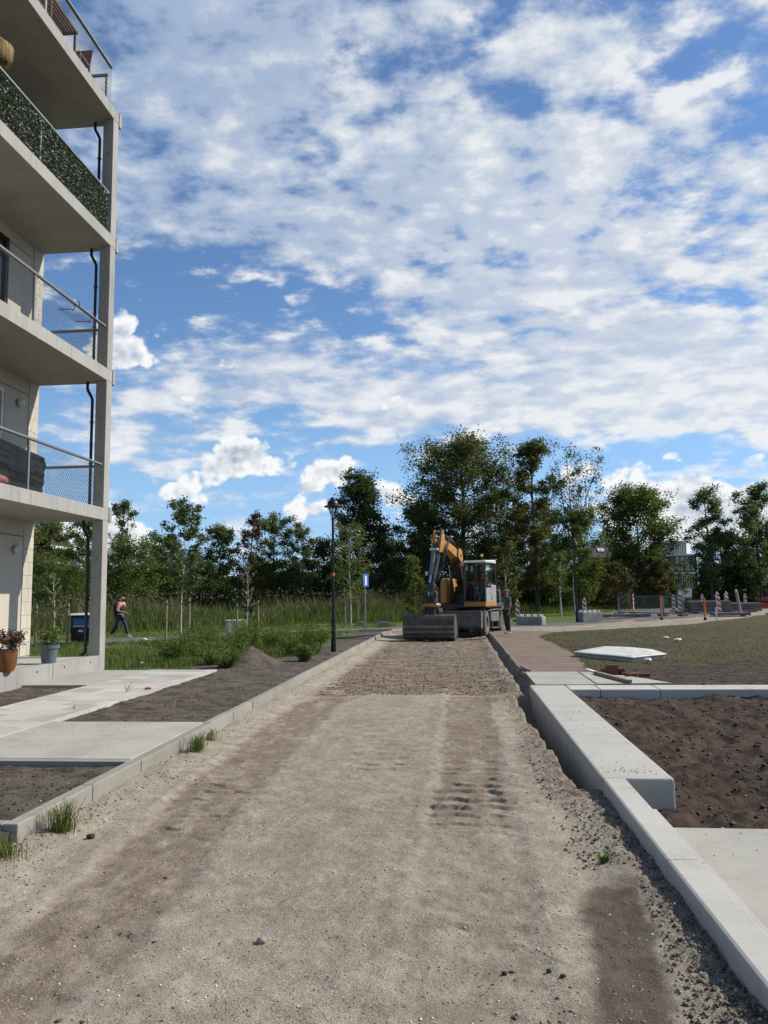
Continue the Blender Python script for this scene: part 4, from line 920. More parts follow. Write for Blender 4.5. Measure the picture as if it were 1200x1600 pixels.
MB().lathe([(0.0, 0), (0.135, 0), (0.18, 0.30), (0.20, 0.30), (0.205, 0.37), (0.18, 0.37), (0.175, 0.33), (0.0, 0.33)], (0, 0, 0), 28).build('pot', mgreyp, t, True)
MB().lathe([(0.0, 0.331), (0.172, 0.331), (0.165, 0.345), (0.0, 0.345)], (0, 0, 0), 20).build('soil', msoilp, t)
plant(t, 0.36, 0.30, 0.34, 420, L_weed, L_flower, 31)
pg = at(8, 1049, 0.3)
t = thing('flower_pot', (pg[0], pg[1], 0.3), label='glazed brown flower pot with dark red and cream flowers at the left edge', cat='flower pot')
MB().lathe([(0.0, 0), (0.15, 0), (0.185, 0.10), (0.20, 0.25), (0.205, 0.39), (0.19, 0.39), (0.18, 0.35), (0.0, 0.35)], (0, 0, 0), 28).build('pot', mterra, t, True)
MB().lathe([(0.0, 0.351), (0.178, 0.351), (0.17, 0.365), (0.0, 0.365)], (0, 0, 0), 20).build('soil', msoilp, t)
L_dkred = leafmat('dark_red_leaves', (0.05, 0.018, 0.014), (0.14, 0.07, 0.04), 0.15)
L_cream = leafmat('cream_petals', (0.28, 0.18, 0.13), (0.5, 0.42, 0.34), 0.15)
plant(t, 0.38, 0.26, 0.32, 700, L_dkred, L_cream, 33)

# ================================================================== TREES AND PLANTS
def woody(mb, pts, r0, r1, n=5):
    k = len(pts); mb.tube(pts, [r0 + (r1 - r0) * i / (k - 1) for i in range(k)], n)
def grow(seed, H, R, base, prof, nl, leaf, lm, wm, nlimb=16, lean=0.0, trunk_r=None, rise=0.5, sub=6, clump=0.11, stems=1, gap=0.0, flat=0.8):
    """returns meshes (wood, crown): tapered trunk, limbs by height, twigs, and leaf-sized faces clumped round the twigs"""
    r = random.Random(seed); nr = np.random.RandomState(seed); mb = MB(); cl = []
    trunk_r = trunk_r or H * 0.016
    pf = {'round': lambda t: (0.82 + 0.18 * math.sin(math.pi * t)) if t < 0.55 else max(0.15, math.cos((t - 0.55) / 0.45 * 1.35) ** 0.8),
          'column': lambda t: (0.55 + 0.45 * math.sin(math.pi * min(t * 1.1, 1))) * (1.0 if t < 0.85 else 1 - (t - 0.85) * 4),
          'cone': lambda t: 0.15 + 0.95 * (1 - t) ** 0.8,
          'vase': lambda t: 0.25 + 0.85 * t ** 0.8 if t < 0.85 else 0.8}[prof]
    for s in range(stems):
        a0 = r.random() * 6.28; sp = 0 if stems == 1 else R * 0.5 * (0.4 + 0.6 * r.random()); hh = H * (1 if s == 0 else r.uniform(0.7, 0.97))
        pts = []
        for i in range(8):
            t = i / 7; w_ = 0.02 * H * math.sin(t * 5 + seed + s) * t
            pts.append((w_ + sp * t ** 1.2 * math.cos(a0) + lean * t * H, w_ * 0.6 + sp * t ** 1.2 * math.sin(a0), hh * 0.97 * t))
        tr = trunk_r / math.sqrt(stems); woody(mb, pts, tr, tr * 0.12, 7)
        def on(t):
            f = t * 7; i = min(int(f), 6); q = f - i; return Vector(pts[i]).lerp(Vector(pts[i + 1]), q)
        nb = max(4, nlimb // stems)
        for k in range(nb):
            t = base + (0.98 - base) * ((k + r.random() * 0.7) / nb); tt = (t - base) / (1 - base)
            o = on(t); az_ = k * 2.4 + r.uniform(-0.5, 0.5); L = R * pf(tt) * r.uniform(0.72, 1.12) * (0.75 if stems > 1 else 1)
            up = rise * L * r.uniform(0.6, 1.3) * (1.3 if tt > 0.7 else 1)
            e = o + Vector((math.cos(az_) * L, math.sin(az_) * L * flat, up)); m_ = o.lerp(e, 0.5) + Vector((0, 0, -0.06 * L))
            woody(mb, [o, m_, e], max(0.012, tr * 0.42 * (1 - t * 0.7)), 0.008, 4)
            for j in range(sub):
                q = 0.35 + 0.65 * (j + r.random()) / sub; b = o.lerp(m_, q * 2) if q < 0.5 else m_.lerp(e, q * 2 - 1)
                d = Vector((r.gauss(0, 1), r.gauss(0, 1) * flat, r.gauss(0.35, 0.8))).normalized() * (0.25 * R * r.uniform(0.5, 1.2) * (1.1 - 0.4 * q))
                f = b + d; woody(mb, [b, f], 0.010 if H > 6 else 0.006, 0.004, 3)
                if r.random() > gap: cl.append((b.lerp(f, 0.6), r.random())); cl.append((f, r.random()))
        cl.append((Vector(pts[-1]), 0.5)); cl.append((on(0.95), 0.5))
    clump *= 0.8; P = np.array([tuple(c[0]) for c in cl]); T = np.array([c[1] for c in cl])
    idx = nr.randint(0, len(P), nl); sg = clump * R * (0.5 + 0.9 * T[idx])[:, None]
    C = P[idx] + nr.normal(0, 1, (nl, 3)) * sg * np.array([1, 1, 0.75])
    C[:, 2] = np.maximum(C[:, 2], H * base * 0.55)
    return mb, C, T[idx]
def tree(name, loc, label, seed, H, R, base, prof, nl, leaf, lm, wm=None, group='trees', cat='tree', rz=0.0, **kw):
    wm = wm or mbark; mb, C, T = grow(seed, H, R, base, prof, nl, leaf, lm, wm, **kw)
    t = thing(name, loc, rz, label, cat, group)
    mb.build('trunk', wm, t); leafquads('crown', C, leaf, lm, t, seed, tint=T)
    return t
def tpx(u, vtop, wpx, Yd):
    p = atY(u, 930, Yd); q = atY(u, vtop, Yd); g = float(gz(np.array(p[0]), np.array(Yd)))
    return (p[0], Yd, g - 0.1), q[2] - g + 0.1, wpx / 2 * Yd / F
def T_(name, u, vtop, wpx, Yd, label, seed, base, prof, nl, leaf, lm, **kw):
    loc, H, R = tpx(u, vtop, wpx, Yd); R *= 1.12; nl = int(nl * 1.15 * (1.5 if leaf > 0.15 else 1)); leaf *= 0.75 if leaf > 0.15 else 1; return tree(name, loc, label, seed, H, R, base, prof, nl, leaf, lm, **kw)
G1 = 'trees behind the reeds'
T_('oak_tree', 724, 697, 184, 66, 'broadest and tallest dark brownish tree with a dense crown, right behind the excavator', 11, 0.10, 'round', 34000, 0.26, L_oak, group=G1, nlimb=54, sub=10, clump=0.10, rise=0.35, trunk_r=0.35)
T_('oak_tree', 660, 790, 90, 69, 'lower dark tree filling the gap left of the broad brownish tree', 12, 0.08, 'round', 11000, 0.26, L_dark, group=G1, nlimb=24, sub=7, clump=0.11)
T_('maple_tree', 568, 738, 122, 64, 'almost black dense tree with a ragged peak, just right of the tall street lamp', 13, 0.10, 'cone', 20000, 0.24, L_dark, group=G1, nlimb=34, sub=8, clump=0.10, rise=0.25)
T_('maple_tree', 840, 686, 84, 62, 'tall open crowned tree with sky showing through its top, right of the broad brownish tree', 14, 0.10, 'column', 11500, 0.24, L_oak, group=G1, nlimb=30, sub=7, clump=0.13, rise=0.7, gap=0.25)
T_('maple_tree', 836, 800, 96, 66, 'dark bushy lower tree under the tall open crowned tree', 15, 0.05, 'round', 12000, 0.24, L_dark, group=G1, nlimb=24, sub=7, clump=0.12)
T_('alder_tree', 905, 706, 104, 58, 'thin V shaped tree with bare twigs at its top, above the right street lamp', 16, 0.22, 'vase', 4200, 0.20, L_oak, group=G1, nlimb=36, stems=5, sub=6, clump=0.10, rise=1.3, gap=0.3, trunk_r=0.20)
T_('willow_tree', 906, 805, 74, 57, 'yellowish green leafy tree below the thin V shaped tree', 17, 0.08, 'round', 9000, 0.18, L_green, group=G1, nlimb=22, sub=7, clump=0.14, rise=0.8)
T_('poplar_tree', 1000, 772, 104, 72, 'round dark green tree standing in front of the brown roofed house', 18, 0.08, 'round', 20000, 0.26, L_green, group=G1, nlimb=42, sub=8, clump=0.13, rise=0.6)
T_('poplar_tree', 1112, 764, 66, 74, 'tree with a loose silvery top left of the rightmost tree', 19, 0.12, 'column', 6500, 0.26, L_pop, group=G1, nlimb=22, sub=6, clump=0.14, rise=0.7, gap=0.25)
T_('maple_tree', 1132, 838, 72, 77, 'dark bushy tree right of the pale apartment block', 20, 0.03, 'round', 12000, 0.26, L_dark, group=G1, nlimb=24, sub=7, clump=0.12)
T_('poplar_tree', 1190, 758, 68, 74, 'rightmost tree with a loose silvery top cut by the picture edge', 21, 0.12, 'column', 7000, 0.26, L_pop, group=G1, nlimb=22, sub=6, clump=0.14, rise=0.7, gap=0.2)
T_('maple_tree', 1195, 820, 84, 78, 'dark broad tree below the rightmost silvery crown', 22, 0.03, 'round', 11000, 0.26, L_dark, group=G1, nlimb=24, sub=7, clump=0.12)
T_('shrub', 1026, 872, 40, 68, 'reddish brown shrub in front of the pale apartment block', 23, 0.02, 'round', 6000, 0.2, L_rust, group=G1, nlimb=18, sub=6, clump=0.16, cat='shrub')
T_('shrub', 962, 880, 50, 62, 'reddish brown shrub between the V shaped tree and the round dark green tree', 24, 0.02, 'column', 4000, 0.18, L_rust, group=G1, nlimb=16, sub=6, clump=0.16, cat='shrub')
T_('shrub', 790, 855, 50, 47, 'small olive tree rising behind the standing worker', 25, 0.2, 'round', 2200, 0.16, L_oak, group=G1, nlimb=14, sub=6, clump=0.14, wm=mbirch, rise=0.9)
T_('shrub', 647, 868, 38, 46, 'bright yellow green bush left of the excavator arm', 26, 0.03, 'cone', 2600, 0.13, L_yel, group=G1, nlimb=18, sub=6, clump=0.16, rise=1.2, cat='shrub')
T_('birch_tree', 548, 818, 66, 43, 'slender yellowish birch with a pale trunk right of the tall street lamp', 27, 0.26, 'round', 2600, 0.12, L_yel, group='young trees on the verge', nlimb=24, sub=6, clump=0.12, wm=mbirch, rise=0.5, trunk_r=0.05)
T_('birch_tree', 876, 862, 34, 53, 'thin birch with a white trunk left of the right street lamp', 28, 0.4, 'column', 1000, 0.14, L_green, group='young trees on the verge', nlimb=14, sub=5, clump=0.16, wm=mbirch, trunk_r=0.07)
T_('birch_tree', 898, 830, 34, 56, 'leaning birch with a white trunk just behind the right street lamp', 29, 0.45, 'column', 1000, 0.14, L_green, group='young trees on the verge', nlimb=14, sub=5, clump=0.16, wm=mbirch, trunk_r=0.06, lean=-0.02)
T_('birch_tree', 1068, 875, 24, 64, 'leaning thin birch in front of the pale apartment block', 30, 0.35, 'column', 700, 0.15, L_oak, group='young trees on the verge', nlimb=14, sub=5, clump=0.16, wm=mbirch, trunk_r=0.07, lean=-0.03)
G2 = 'trees and bushes on the left'
T_('poplar_tree', 186, 778, 56, 58, 'tall loose poplar top rising just right of the building column', 41, 0.15, 'column', 3800, 0.20, L_pop, group=G2, nlimb=20, sub=6, clump=0.13, rise=0.7, gap=0.2)
T_('poplar_tree', 130, 812, 70, 56, 'leafy poplar seen between the building wall and its column', 42, 0.05, 'round', 7000, 0.2, L_green, group=G2, nlimb=22, sub=6, clump=0.14)
T_('maple_tree', 74, 815, 80, 60, 'dense green tree beside the building wall', 43, 0.04, 'round', 8500, 0.22, L_green, group=G2, nlimb=22, sub=6, clump=0.14)
T_('willow_tree', 205, 858, 92, 52, 'bushy bright green willow behind the walking man', 44, 0.02, 'round', 8500, 0.18, L_green, group=G2, nlimb=24, sub=6, clump=0.15, rise=0.7)
T_('oak_tree', 258, 838, 66, 74, 'dark domed tree in the distance behind the staked young tree', 45, 0.05, 'round', 7000, 0.26, L_dark, group=G2, nlimb=22, sub=6, clump=0.14)
T_('willow_tree', 345, 824, 64, 60, 'green bushy tree with a rounded top right of the staked young tree', 46, 0.03, 'round', 8000, 0.2, L_green, group=G2, nlimb=24, sub=6, clump=0.14, rise=0.6)
T_('poplar_tree', 392, 802, 44, 60, 'tree with a reddish middle and spiky top near the middle of the left tree row', 47, 0.05, 'column', 4600, 0.18, L_rust, group=G2, nlimb=22, sub=6, clump=0.15, rise=0.9)
T_('poplar_tree', 426, 812, 66, 62, 'upright green tree with a pointed crown left of the tall street lamp', 48, 0.03, 'round', 8000, 0.2, L_green, group=G2, nlimb=24, sub=6, clump=0.14, rise=0.7)
T_('poplar_tree', 472, 818, 46, 60, 'thin poplar with a loose crown close to the left of the tall street lamp', 49, 0.08, 'column', 3600, 0.2, L_pop, group=G2, nlimb=18, sub=6, clump=0.15, rise=0.7, gap=0.15)
T_('shrub', 300, 868, 80, 58, 'dark green shrub mass behind the two wooden stakes', 50, 0.02, 'round', 7500, 0.2, L_dark, group=G2, nlimb=20, sub=6, clump=0.16, cat='shrub')
T_('shrub', 500, 850, 70, 64, 'dark shrub behind the tall street lamp', 51, 0.02, 'round', 7500, 0.22, L_dark, group=G2, nlimb=20, sub=6, clump=0.16, cat='shrub')
T_('shrub', 610, 850, 76, 72, 'dark shrub between the ragged black tree and the yellow green bush', 52, 0.02, 'round', 7500, 0.22, L_dark, group=G2, nlimb=20, sub=6, clump=0.16, cat='shrub')
T_('willow_tree', 20, 840, 120, 54, 'bushy tree hidden behind the building wall', 53, 0.03, 'round', 6000, 0.22, L_green, group=G2, nlimb=20, sub=6, clump=0.15)
T_('shrub', 100, 884, 90, 46, 'low bright willow shrub behind the waste container', 54, 0.02, 'round', 5500, 0.16, L_green, group=G2, nlimb=18, sub=6, clump=0.16, cat='shrub')
# far wood closing the gaps: one mass
nr = np.random.RandomState(77); n = 36000
ux = nr.rand(n) * 150 - 85; yy = 84 + nr.rand(n) * 12 + np.abs(ux) * 0.1
hh = 4.2 + 1.6 * fbm(ux, ux * 0, 0.12, 4) ; hh = np.where((ux / yy > 0.272) & (ux / yy < 0.318), 1.5, hh); zz_ = hh * (1 - nr.rand(n) ** 1.6)
o = leafquads('woodland', np.stack([ux, yy, zz_], 1), 0.55, L_dark, None, 78, tint=nr.rand(n)); tag(o, kind='stuff')

# staked young trees on the verge
def staked(name, u, vb, vtop, wpx, st, label, seed, lm, nl, vtie, wm=mbirch):
    g = at(u, vb); Yd = g[1]; q = atY(u, vtop, Yd); R = wpx / 2 * Yd / F
    mb, C, T = grow(seed, q[2], R, 0.36, 'round', nl, 0.09, lm, wm, nlimb=20, sub=6, clump=0.12, rise=1.1, trunk_r=0.035, gap=0.1)
    t = thing(name, (g[0], g[1], -0.03), 0, label, 'young tree', 'young trees on the verge'); mb.build('trunk', wm, t); leafquads('crown', C, 0.10, lm, t, seed, tint=T)
    zt_ = atY(u, vtie, Yd)[2]; tops = []
    for i, (su, sb, stp) in enumerate(st):
        p = at(su, sb); top = atY(su, stp, p[1])[2]
        s = thing('tree_stake', (p[0], p[1], 0), 0, label='wooden stake %s of the %s' % (('left', 'right')[i], label.split(',')[0]), cat='stake', group='wooden tree stakes')
        MB().tube([(0, 0, -0.1), (0, 0, top)], [0.045, 0.04], 10).build('post', mwood, s, True)
        MB().tube([(0, 0, top - 0.20), (0, 0, top - 0.14)], 0.047, 10).build('strap_band', mstrap, s)
        tops.append(Vector((p[0], p[1], top - 0.17)))
    m_ = Vector((g[0], g[1], zt_))
    k = MB()
    for a in tops:
        a = a - Vector((g[0], g[1], -0.03)); b = m_ - Vector((g[0], g[1], -0.03)); c = a.lerp(b, 0.5) + Vector((0, 0, -0.04)); k.tube([a, c, b], 0.018, 6)
    k.build('tie_strap', mstrap, t)
    return t
staked('maple_sapling', 283, 1001, 790, 76, [(259, 1003, 937), (295, 1003, 934)], 'staked young maple with a loose leafy crown, right of the walking man', 61, L_pop, 5600, 944)
staked('maple_sapling', 386, 991, 880, 30, [(370, 993, 943), (403, 991, 938)], 'staked thin sapling with few leaves, behind the green weeds', 62, L_rust, 260, 951)
staked('maple_sapling', 83, 1004, 900, 30, [(55, 1006, 945), (105, 1003, 942)], 'staked sapling seen between building wall and column, in front of the waste container', 63, L_green, 300, 950)
for i, (u, vb, vt) in enumerate([(539, 976, 940), (560, 975, 938)]):
    p = at(u, vb); top = atY(u, vt, p[1])[2]
    s = thing('tree_stake', (p[0], p[1], 0), 0, 'thin wooden stake %s of the slender yellowish birch' % ('left', 'right')[i], 'stake', 'wooden tree stakes')
    MB().tube([(0, 0, -0.1), (0, 0, top)], 0.04, 8).build('post', mwood, s, True); MB().tube([(0, 0, top - 0.2), (0, 0, top - 0.15)], 0.045, 8).build('strap_band', mstrap, s)

# blades: reeds, verge grass, lawn tufts
def blades(name, X_, Y_, Z_, H_, Wd, m, seed, lean=0.25, tint=None):
    r = np.random.RandomState(seed); n = len(X_); a = r.rand(n) * 6.28; l = lean * H_ * r.rand(n); ph = r.rand(n) * 6.28
    ta = np.stack([np.cos(a), np.sin(a), 0 * a], 1) * (Wd / 2)[:, None]; b = np.stack([X_, Y_, Z_ - 0.02], 1)
    mid = b + np.stack([l * 0.35 * np.cos(ph), l * 0.35 * np.sin(ph), H_ * 0.55], 1); top = b + np.stack([l * np.cos(ph), l * np.sin(ph), H_], 1)
    V = np.stack([b - ta, b + ta, mid + ta * 0.8, mid - ta * 0.8, top], 1).reshape(-1, 3); i = np.arange(n) * 5
    T3 = np.concatenate([np.stack([i, i + 1, i + 2], 1), np.stack([i, i + 2, i + 3], 1), np.stack([i + 3, i + 2, i + 4], 1)])
    o = npmesh(name, V, T3, m, dict(tint=np.repeat(r.rand(n) if tint is None else tint, 5))); tag(o, kind='stuff'); return o
reed_line = [(-40, 16), P2(165, 986), P2(300, 981), P2(430, 974), P2(630, 969), P2(850, 957), (24, 78), (38, 100), (60, 125)]
nr = np.random.RandomState(91)
def along(n, line, w0, w1):
    L = [math.hypot(b[0] - a[0], b[1] - a[1]) for a, b in zip(line[:-1], line[1:])]; c = np.cumsum([0] + L); t = nr.rand(n) * c[-1]
    k = np.clip(np.searchsorted(c, t) - 1, 0, len(L) - 1); A = np.array(line)[k]; B = np.array(line)[k + 1]; d = (B - A) / np.array(L)[k][:, None]
    off_ = w0 + (w1 - w0) * nr.rand(n); P = A + d * (t - c[k])[:, None]; return P[:, 0] - d[:, 1] * off_, P[:, 1] + d[:, 0] * off_, off_
n = 48000; x, y, of = along(n, reed_line, 0, 6.5)
x += 1.2 * fbm(x, y, 0.3, 2)
hr = (0.55 + 1.15 * sstep(0, 4.5, of)) * (0.6 + 0.5 * nr.rand(n)) * (1 + 0.55 * fbm(x, y, 0.45, 3)); hr = np.minimum(hr, 2.2)
ti = np.clip(-0.1 + 0.5 * nr.rand(n) + 0.5 * fbm(x, y, 0.25, 3) + 0.25 * sstep(1, 4, of), 0, 1)
k = ~((x > -17) & (x < -9) & (y < 33)) 
blades('reeds', x[k], y[k], gz(x, y)[k] - 0.05, hr[k], (0.035 + 0.05 * nr.rand(n))[k], L_reed, 92, 0.75, ti[k])
# feathery plumes on the reeds
n = 5000; x, y, of = along(n, reed_line, 1.5, 7.5); hr = 1.45 + 0.5 * nr.rand(n) + 0.3 * fbm(x, y, 0.35, 3)
leafq = leafquads('reed_plumes', np.stack([x, y, hr], 1), 0.13, leafmat('plumes', (0.06, 0.042, 0.032), (0.13, 0.095, 0.07), 0.2), None, 93); tag(leafq, kind='stuff')
# tall verge weeds in front of the reeds
n = 26000; x, y, of = along(n, reed_line, -1.8, 1.2); hr = (0.18 + 0.7 * sstep(-1.8, 0.4, of) * nr.rand(n)) * (1 + 0.6 * fbm(x, y, 0.8, 2))
k = y < 80; blades('verge_grass', x[k], y[k], gz(x, y)[k] - 0.04, hr[k], (0.03 + 0.03 * nr.rand(n))[k], L_grass, 94, 0.4)
# grass on the left verge
n = 42000; x = -16 + 12.8 * nr.rand(n); y = ysamp(n, 17.4, 42)
k = (y > 17.6 + 0.4 * fbm(x, y, 1.3, 4)) & ~((np.abs(x + 3.9) < 0.85) & (y < 36)) & ~(np.hypot((x + 4.9) / 1.4, (y - 18.2) / 1.6) < 1) & (seg_dist(x, y, axis_pts)[0] > 1.3) & (fbm(x, y, 0.8, 3) + 0.5 * nr.rand(n) > -0.15)
blades('grass', x[k], y[k], ground_height(x[k], y[k]), (0.05 + 0.16 * nr.rand(n)[k] * (1 + fbm(x[k], y[k], 0.7, 2))), (0.010 + 0.016 * nr.rand(n))[k], L_grass, 95, 0.6)
# sparse trodden grass on the right field
L_dull = leafmat('dull_grass', (0.05, 0.055, 0.018), (0.15, 0.15, 0.05), 0.25)
n = 46000; x = 2.7 + 32 * nr.rand(n) ** 1.3; y = ysamp(n, 17, 52)
k = ~inpoly(x, y, brick_poly) & ~inpoly(x, y, sand_poly) & (fbm(x, y, 1.3, 4, 0.6) + 0.5 * fbm(x, y, 5.0, 3, 0.6) < 0.10 + 0.25 * nr.rand(n)) & (fbm(x, y, 0.7, 4, 0.6) + 0.5 * nr.rand(n) > 0.0) & (y < 33 + x * 0.85) & (y > 17.8 + 0.25 * (x - 3))
blades('grass', x[k], y[k], ground_height(x[k], y[k]), 0.03 + 0.06 * nr.rand(n)[k], (0.010 + 0.014 * nr.rand(n))[k], L_dull, 96, 0.8)

def weed(name, loc, h, r_, n, lm, label, seed, size=0.03, cat='weed', stems=9, group=None):
    rr_ = np.random.RandomState(seed); t = thing(name, loc, 0, label, cat, group); st = MB(); pts = []
    for k in range(stems):
        a = rr_.rand() * 6.28; q = r_ * math.sqrt(rr_.rand()); hh_ = h * (0.45 + 0.55 * rr_.rand()); e = Vector((q * math.cos(a), q * math.sin(a), hh_)); b = Vector((e.x * 0.3, e.y * 0.3, -0.02)); m_ = b.lerp(e, 0.5) + Vector((0, 0, 0.08 * h))
        st.tube([b, m_, e], [0.006 * h + 0.002, 0.005 * h + 0.001, 0.001], 4)
        for j in range(10): pts.append(tuple((b.lerp(m_, j / 5) if j < 5 else m_.lerp(e, j / 5 - 1))))
    P = np.array(pts); C = P[rr_.randint(0, len(P), n)] + rr_.normal(0, 1, (n, 3)) * np.array([0.10, 0.10, 0.05]) * h; C[:, 2] = np.abs(C[:, 2]) + 0.005
    st.build('stem', lm, t); leafquads('leaves', C, size, lm, t, seed, asp=0.5); return t
def grass_tuft(loc, h, r_, n, label, seed, group=None, lm=None):
    rr_ = np.random.RandomState(seed); t = thing('grass_tuft', loc, 0, label, 'weed', group)
    x = rr_.normal(0, r_, n); y = rr_.normal(0, r_ * 0.8, n); a = rr_.rand(n) * 6.28; H_ = h * (0.4 + 0.6 * rr_.rand(n)); L = H_ * (0.2 + 0.8 * rr_.rand(n))
    ta = np.stack([np.cos(a + 1.57), np.sin(a + 1.57), 0 * a], 1) * 0.0028; b = np.stack([x, y, 0 * x - 0.01], 1); d = np.stack([np.cos(a), np.sin(a), 0 * a], 1)
    p1 = b + d * (L * 0.3)[:, None] + np.stack([0 * a, 0 * a, H_ * 0.6], 1); p2 = b + d * (L * 0.7)[:, None] + np.stack([0 * a, 0 * a, H_ * 0.95], 1); p3 = b + d * (L * 1.1)[:, None] + np.stack([0 * a, 0 * a, H_ * 0.9], 1)
    V = np.stack([b - ta, b + ta, p1 + ta, p1 - ta, p2 + ta * 0.7, p2 - ta * 0.7, p3], 1).reshape(-1, 3); i = np.arange(n) * 7
    T3 = np.concatenate([np.stack([i, i + 1, i + 2], 1), np.stack([i, i + 2, i + 3], 1), np.stack([i + 3, i + 2, i + 4], 1), np.stack([i + 3, i + 4, i + 5], 1), np.stack([i + 5, i + 4, i + 6], 1)])
    o = npmesh('blades', V, T3, lm or L_grass, dict(tint=np.repeat(rr_.rand(n), 7)), parent=t); return t
# rank weeds around the spoil heap and the lamp post
wp = [(272, 1030, 1.0), (300, 1022, 1.1), (335, 1035, 1.0), (322, 1012, 0.9), (362, 1022, 1.1), (352, 1040, 0.7), (395, 1008, 1.0), (440, 1005, 0.8), (462, 1018, 1.0), (488, 1020, 0.95), (476, 1030, 0.7), (425, 1010, 0.8), (380, 1000, 0.9), (500, 1003, 0.8)]
wl_ = ['leftmost leafy weed clump near the far corner of the tile path', 'tall leafy weed clump below the staked young maple', 'leafy weed clump behind the corner of the tile path', 'weed clump behind the first row of weeds, below the stakes', 'tall dark green weed clump left of the spoil heap', 'low weed clump at the left foot of the spoil heap', 'bushy weed clump behind the top of the spoil heap', 'weed clump behind the spoil heap towards the path', 'tall weed clump right of the spoil heap', 'weed clump next to the tall lamp post', 'low weed clump at the right foot of the spoil heap', 'weed clump just right behind the spoil heap top', 'weed clump in front of the second staked sapling', 'weed clump behind the tall lamp post']
for i, ((u, v, s), lb) in enumerate(zip(wp, wl_)):
    p = at(u, v); weed('weed_clump', (p[0], p[1], -0.02), (0.80 + 0.20 * math.sin(i * 2.3)) * s, (0.58 + 0.12 * math.sin(i * 1.7)) * s, 2100, L_weed, lb, 200 + i, 0.055, stems=30, group='leafy weeds on the left verge')
grass_tuft((-3.0, 8.75, -0.13), 0.20, 0.05, 160, 'tuft of green grass against the left kerb beside the entrance slab', 301, 'grass tufts along the left kerb')
grass_tuft((-3.03, 9.35, -0.13), 0.16, 0.05, 70, 'small sparse grass tuft just beyond the larger tuft at the entrance slab', 302, 'grass tufts along the left kerb')
grass_tuft((-3.02, 5.78, -0.14), 0.24, 0.05, 150, 'tall grass tuft against the near end of the left kerb', 303, 'grass tufts along the left kerb')
grass_tuft((-3.10, 5.15, -0.15), 0.17, 0.06, 120, 'yellowish grass tuft at the left picture edge in front of the kerb end', 304, 'grass tufts along the left kerb', L_yel)
weed('herb', (0.91, 5.33, -0.15), 0.07, 0.055, 130, L_weed, 'small bright green weed growing alone at the head of the wet patch', 305, 0.022, stems=10)
for i, (u, v, h) in enumerate([(198, 1081, 0.22), (203, 1079, 0.2), (115, 1108, 0.12)]):
    p = at(u, v); grass_tuft((p[0], p[1], 0), h, 0.012, 7, ['thin dry grass stalks standing on the tile path', 'second thin bunch of stalks on the tile path, to the right', 'small bunch of stalks at the near edge of the tile path'][i], 310 + i, 'stalks in the tile path', L_reed)
# low bushes closing the foot of the tree row, each its own shrub
BK = [(330, 888, 70, 66, L_dark, 'low dark shrub left of the reddish tree at the foot of the tree row'), (400, 880, 80, 64, L_green, 'low green shrub below the reddish spiky tree'), (455, 885, 80, 64, L_green, 'low green shrub left of the tall lamp post'),
      (540, 875, 90, 72, L_dark, 'low dark shrub behind the slender yellowish birch'), (700, 860, 120, 74, L_dark, 'low dark shrub at the foot of the broad brownish tree'), (775, 850, 90, 74, L_dark, 'low dark shrub directly behind the excavator cab'),
      (865, 870, 80, 68, L_green, 'low green shrub behind the white trunked birch'), (935, 888, 60, 70, L_dark, 'low dark shrub right of the right street lamp'), (985, 872, 80, 76, L_dark, 'low dark shrub below the round dark green tree'),
      (1112, 885, 50, 84, L_dark, 'low dark shrub right of the pale apartment block foot'), (1160, 868, 90, 84, L_dark, 'low dark shrub between the two silvery topped trees'), (165, 885, 70, 54, L_green, 'low green shrub just right of the building column'),
      (250, 888, 80, 56, L_green, 'low green shrub behind the staked young maple'), (640, 885, 70, 76, L_dark, 'low dark shrub behind the bright yellow green bush'), (1030, 898, 40, 76, L_dark, 'low dark shrub in front of the pale block, left of its windows')]
for i, (u, vt, wp_, Yd, lm, lb) in enumerate(BK):
    T_('shrub', u, vt, wp_, Yd, lb, 120 + i, 0.02, 'round', 4800, 0.24, lm, group='low shrubs along the tree row', nlimb=16, sub=6, clump=0.2, cat='shrub', rise=0.4)

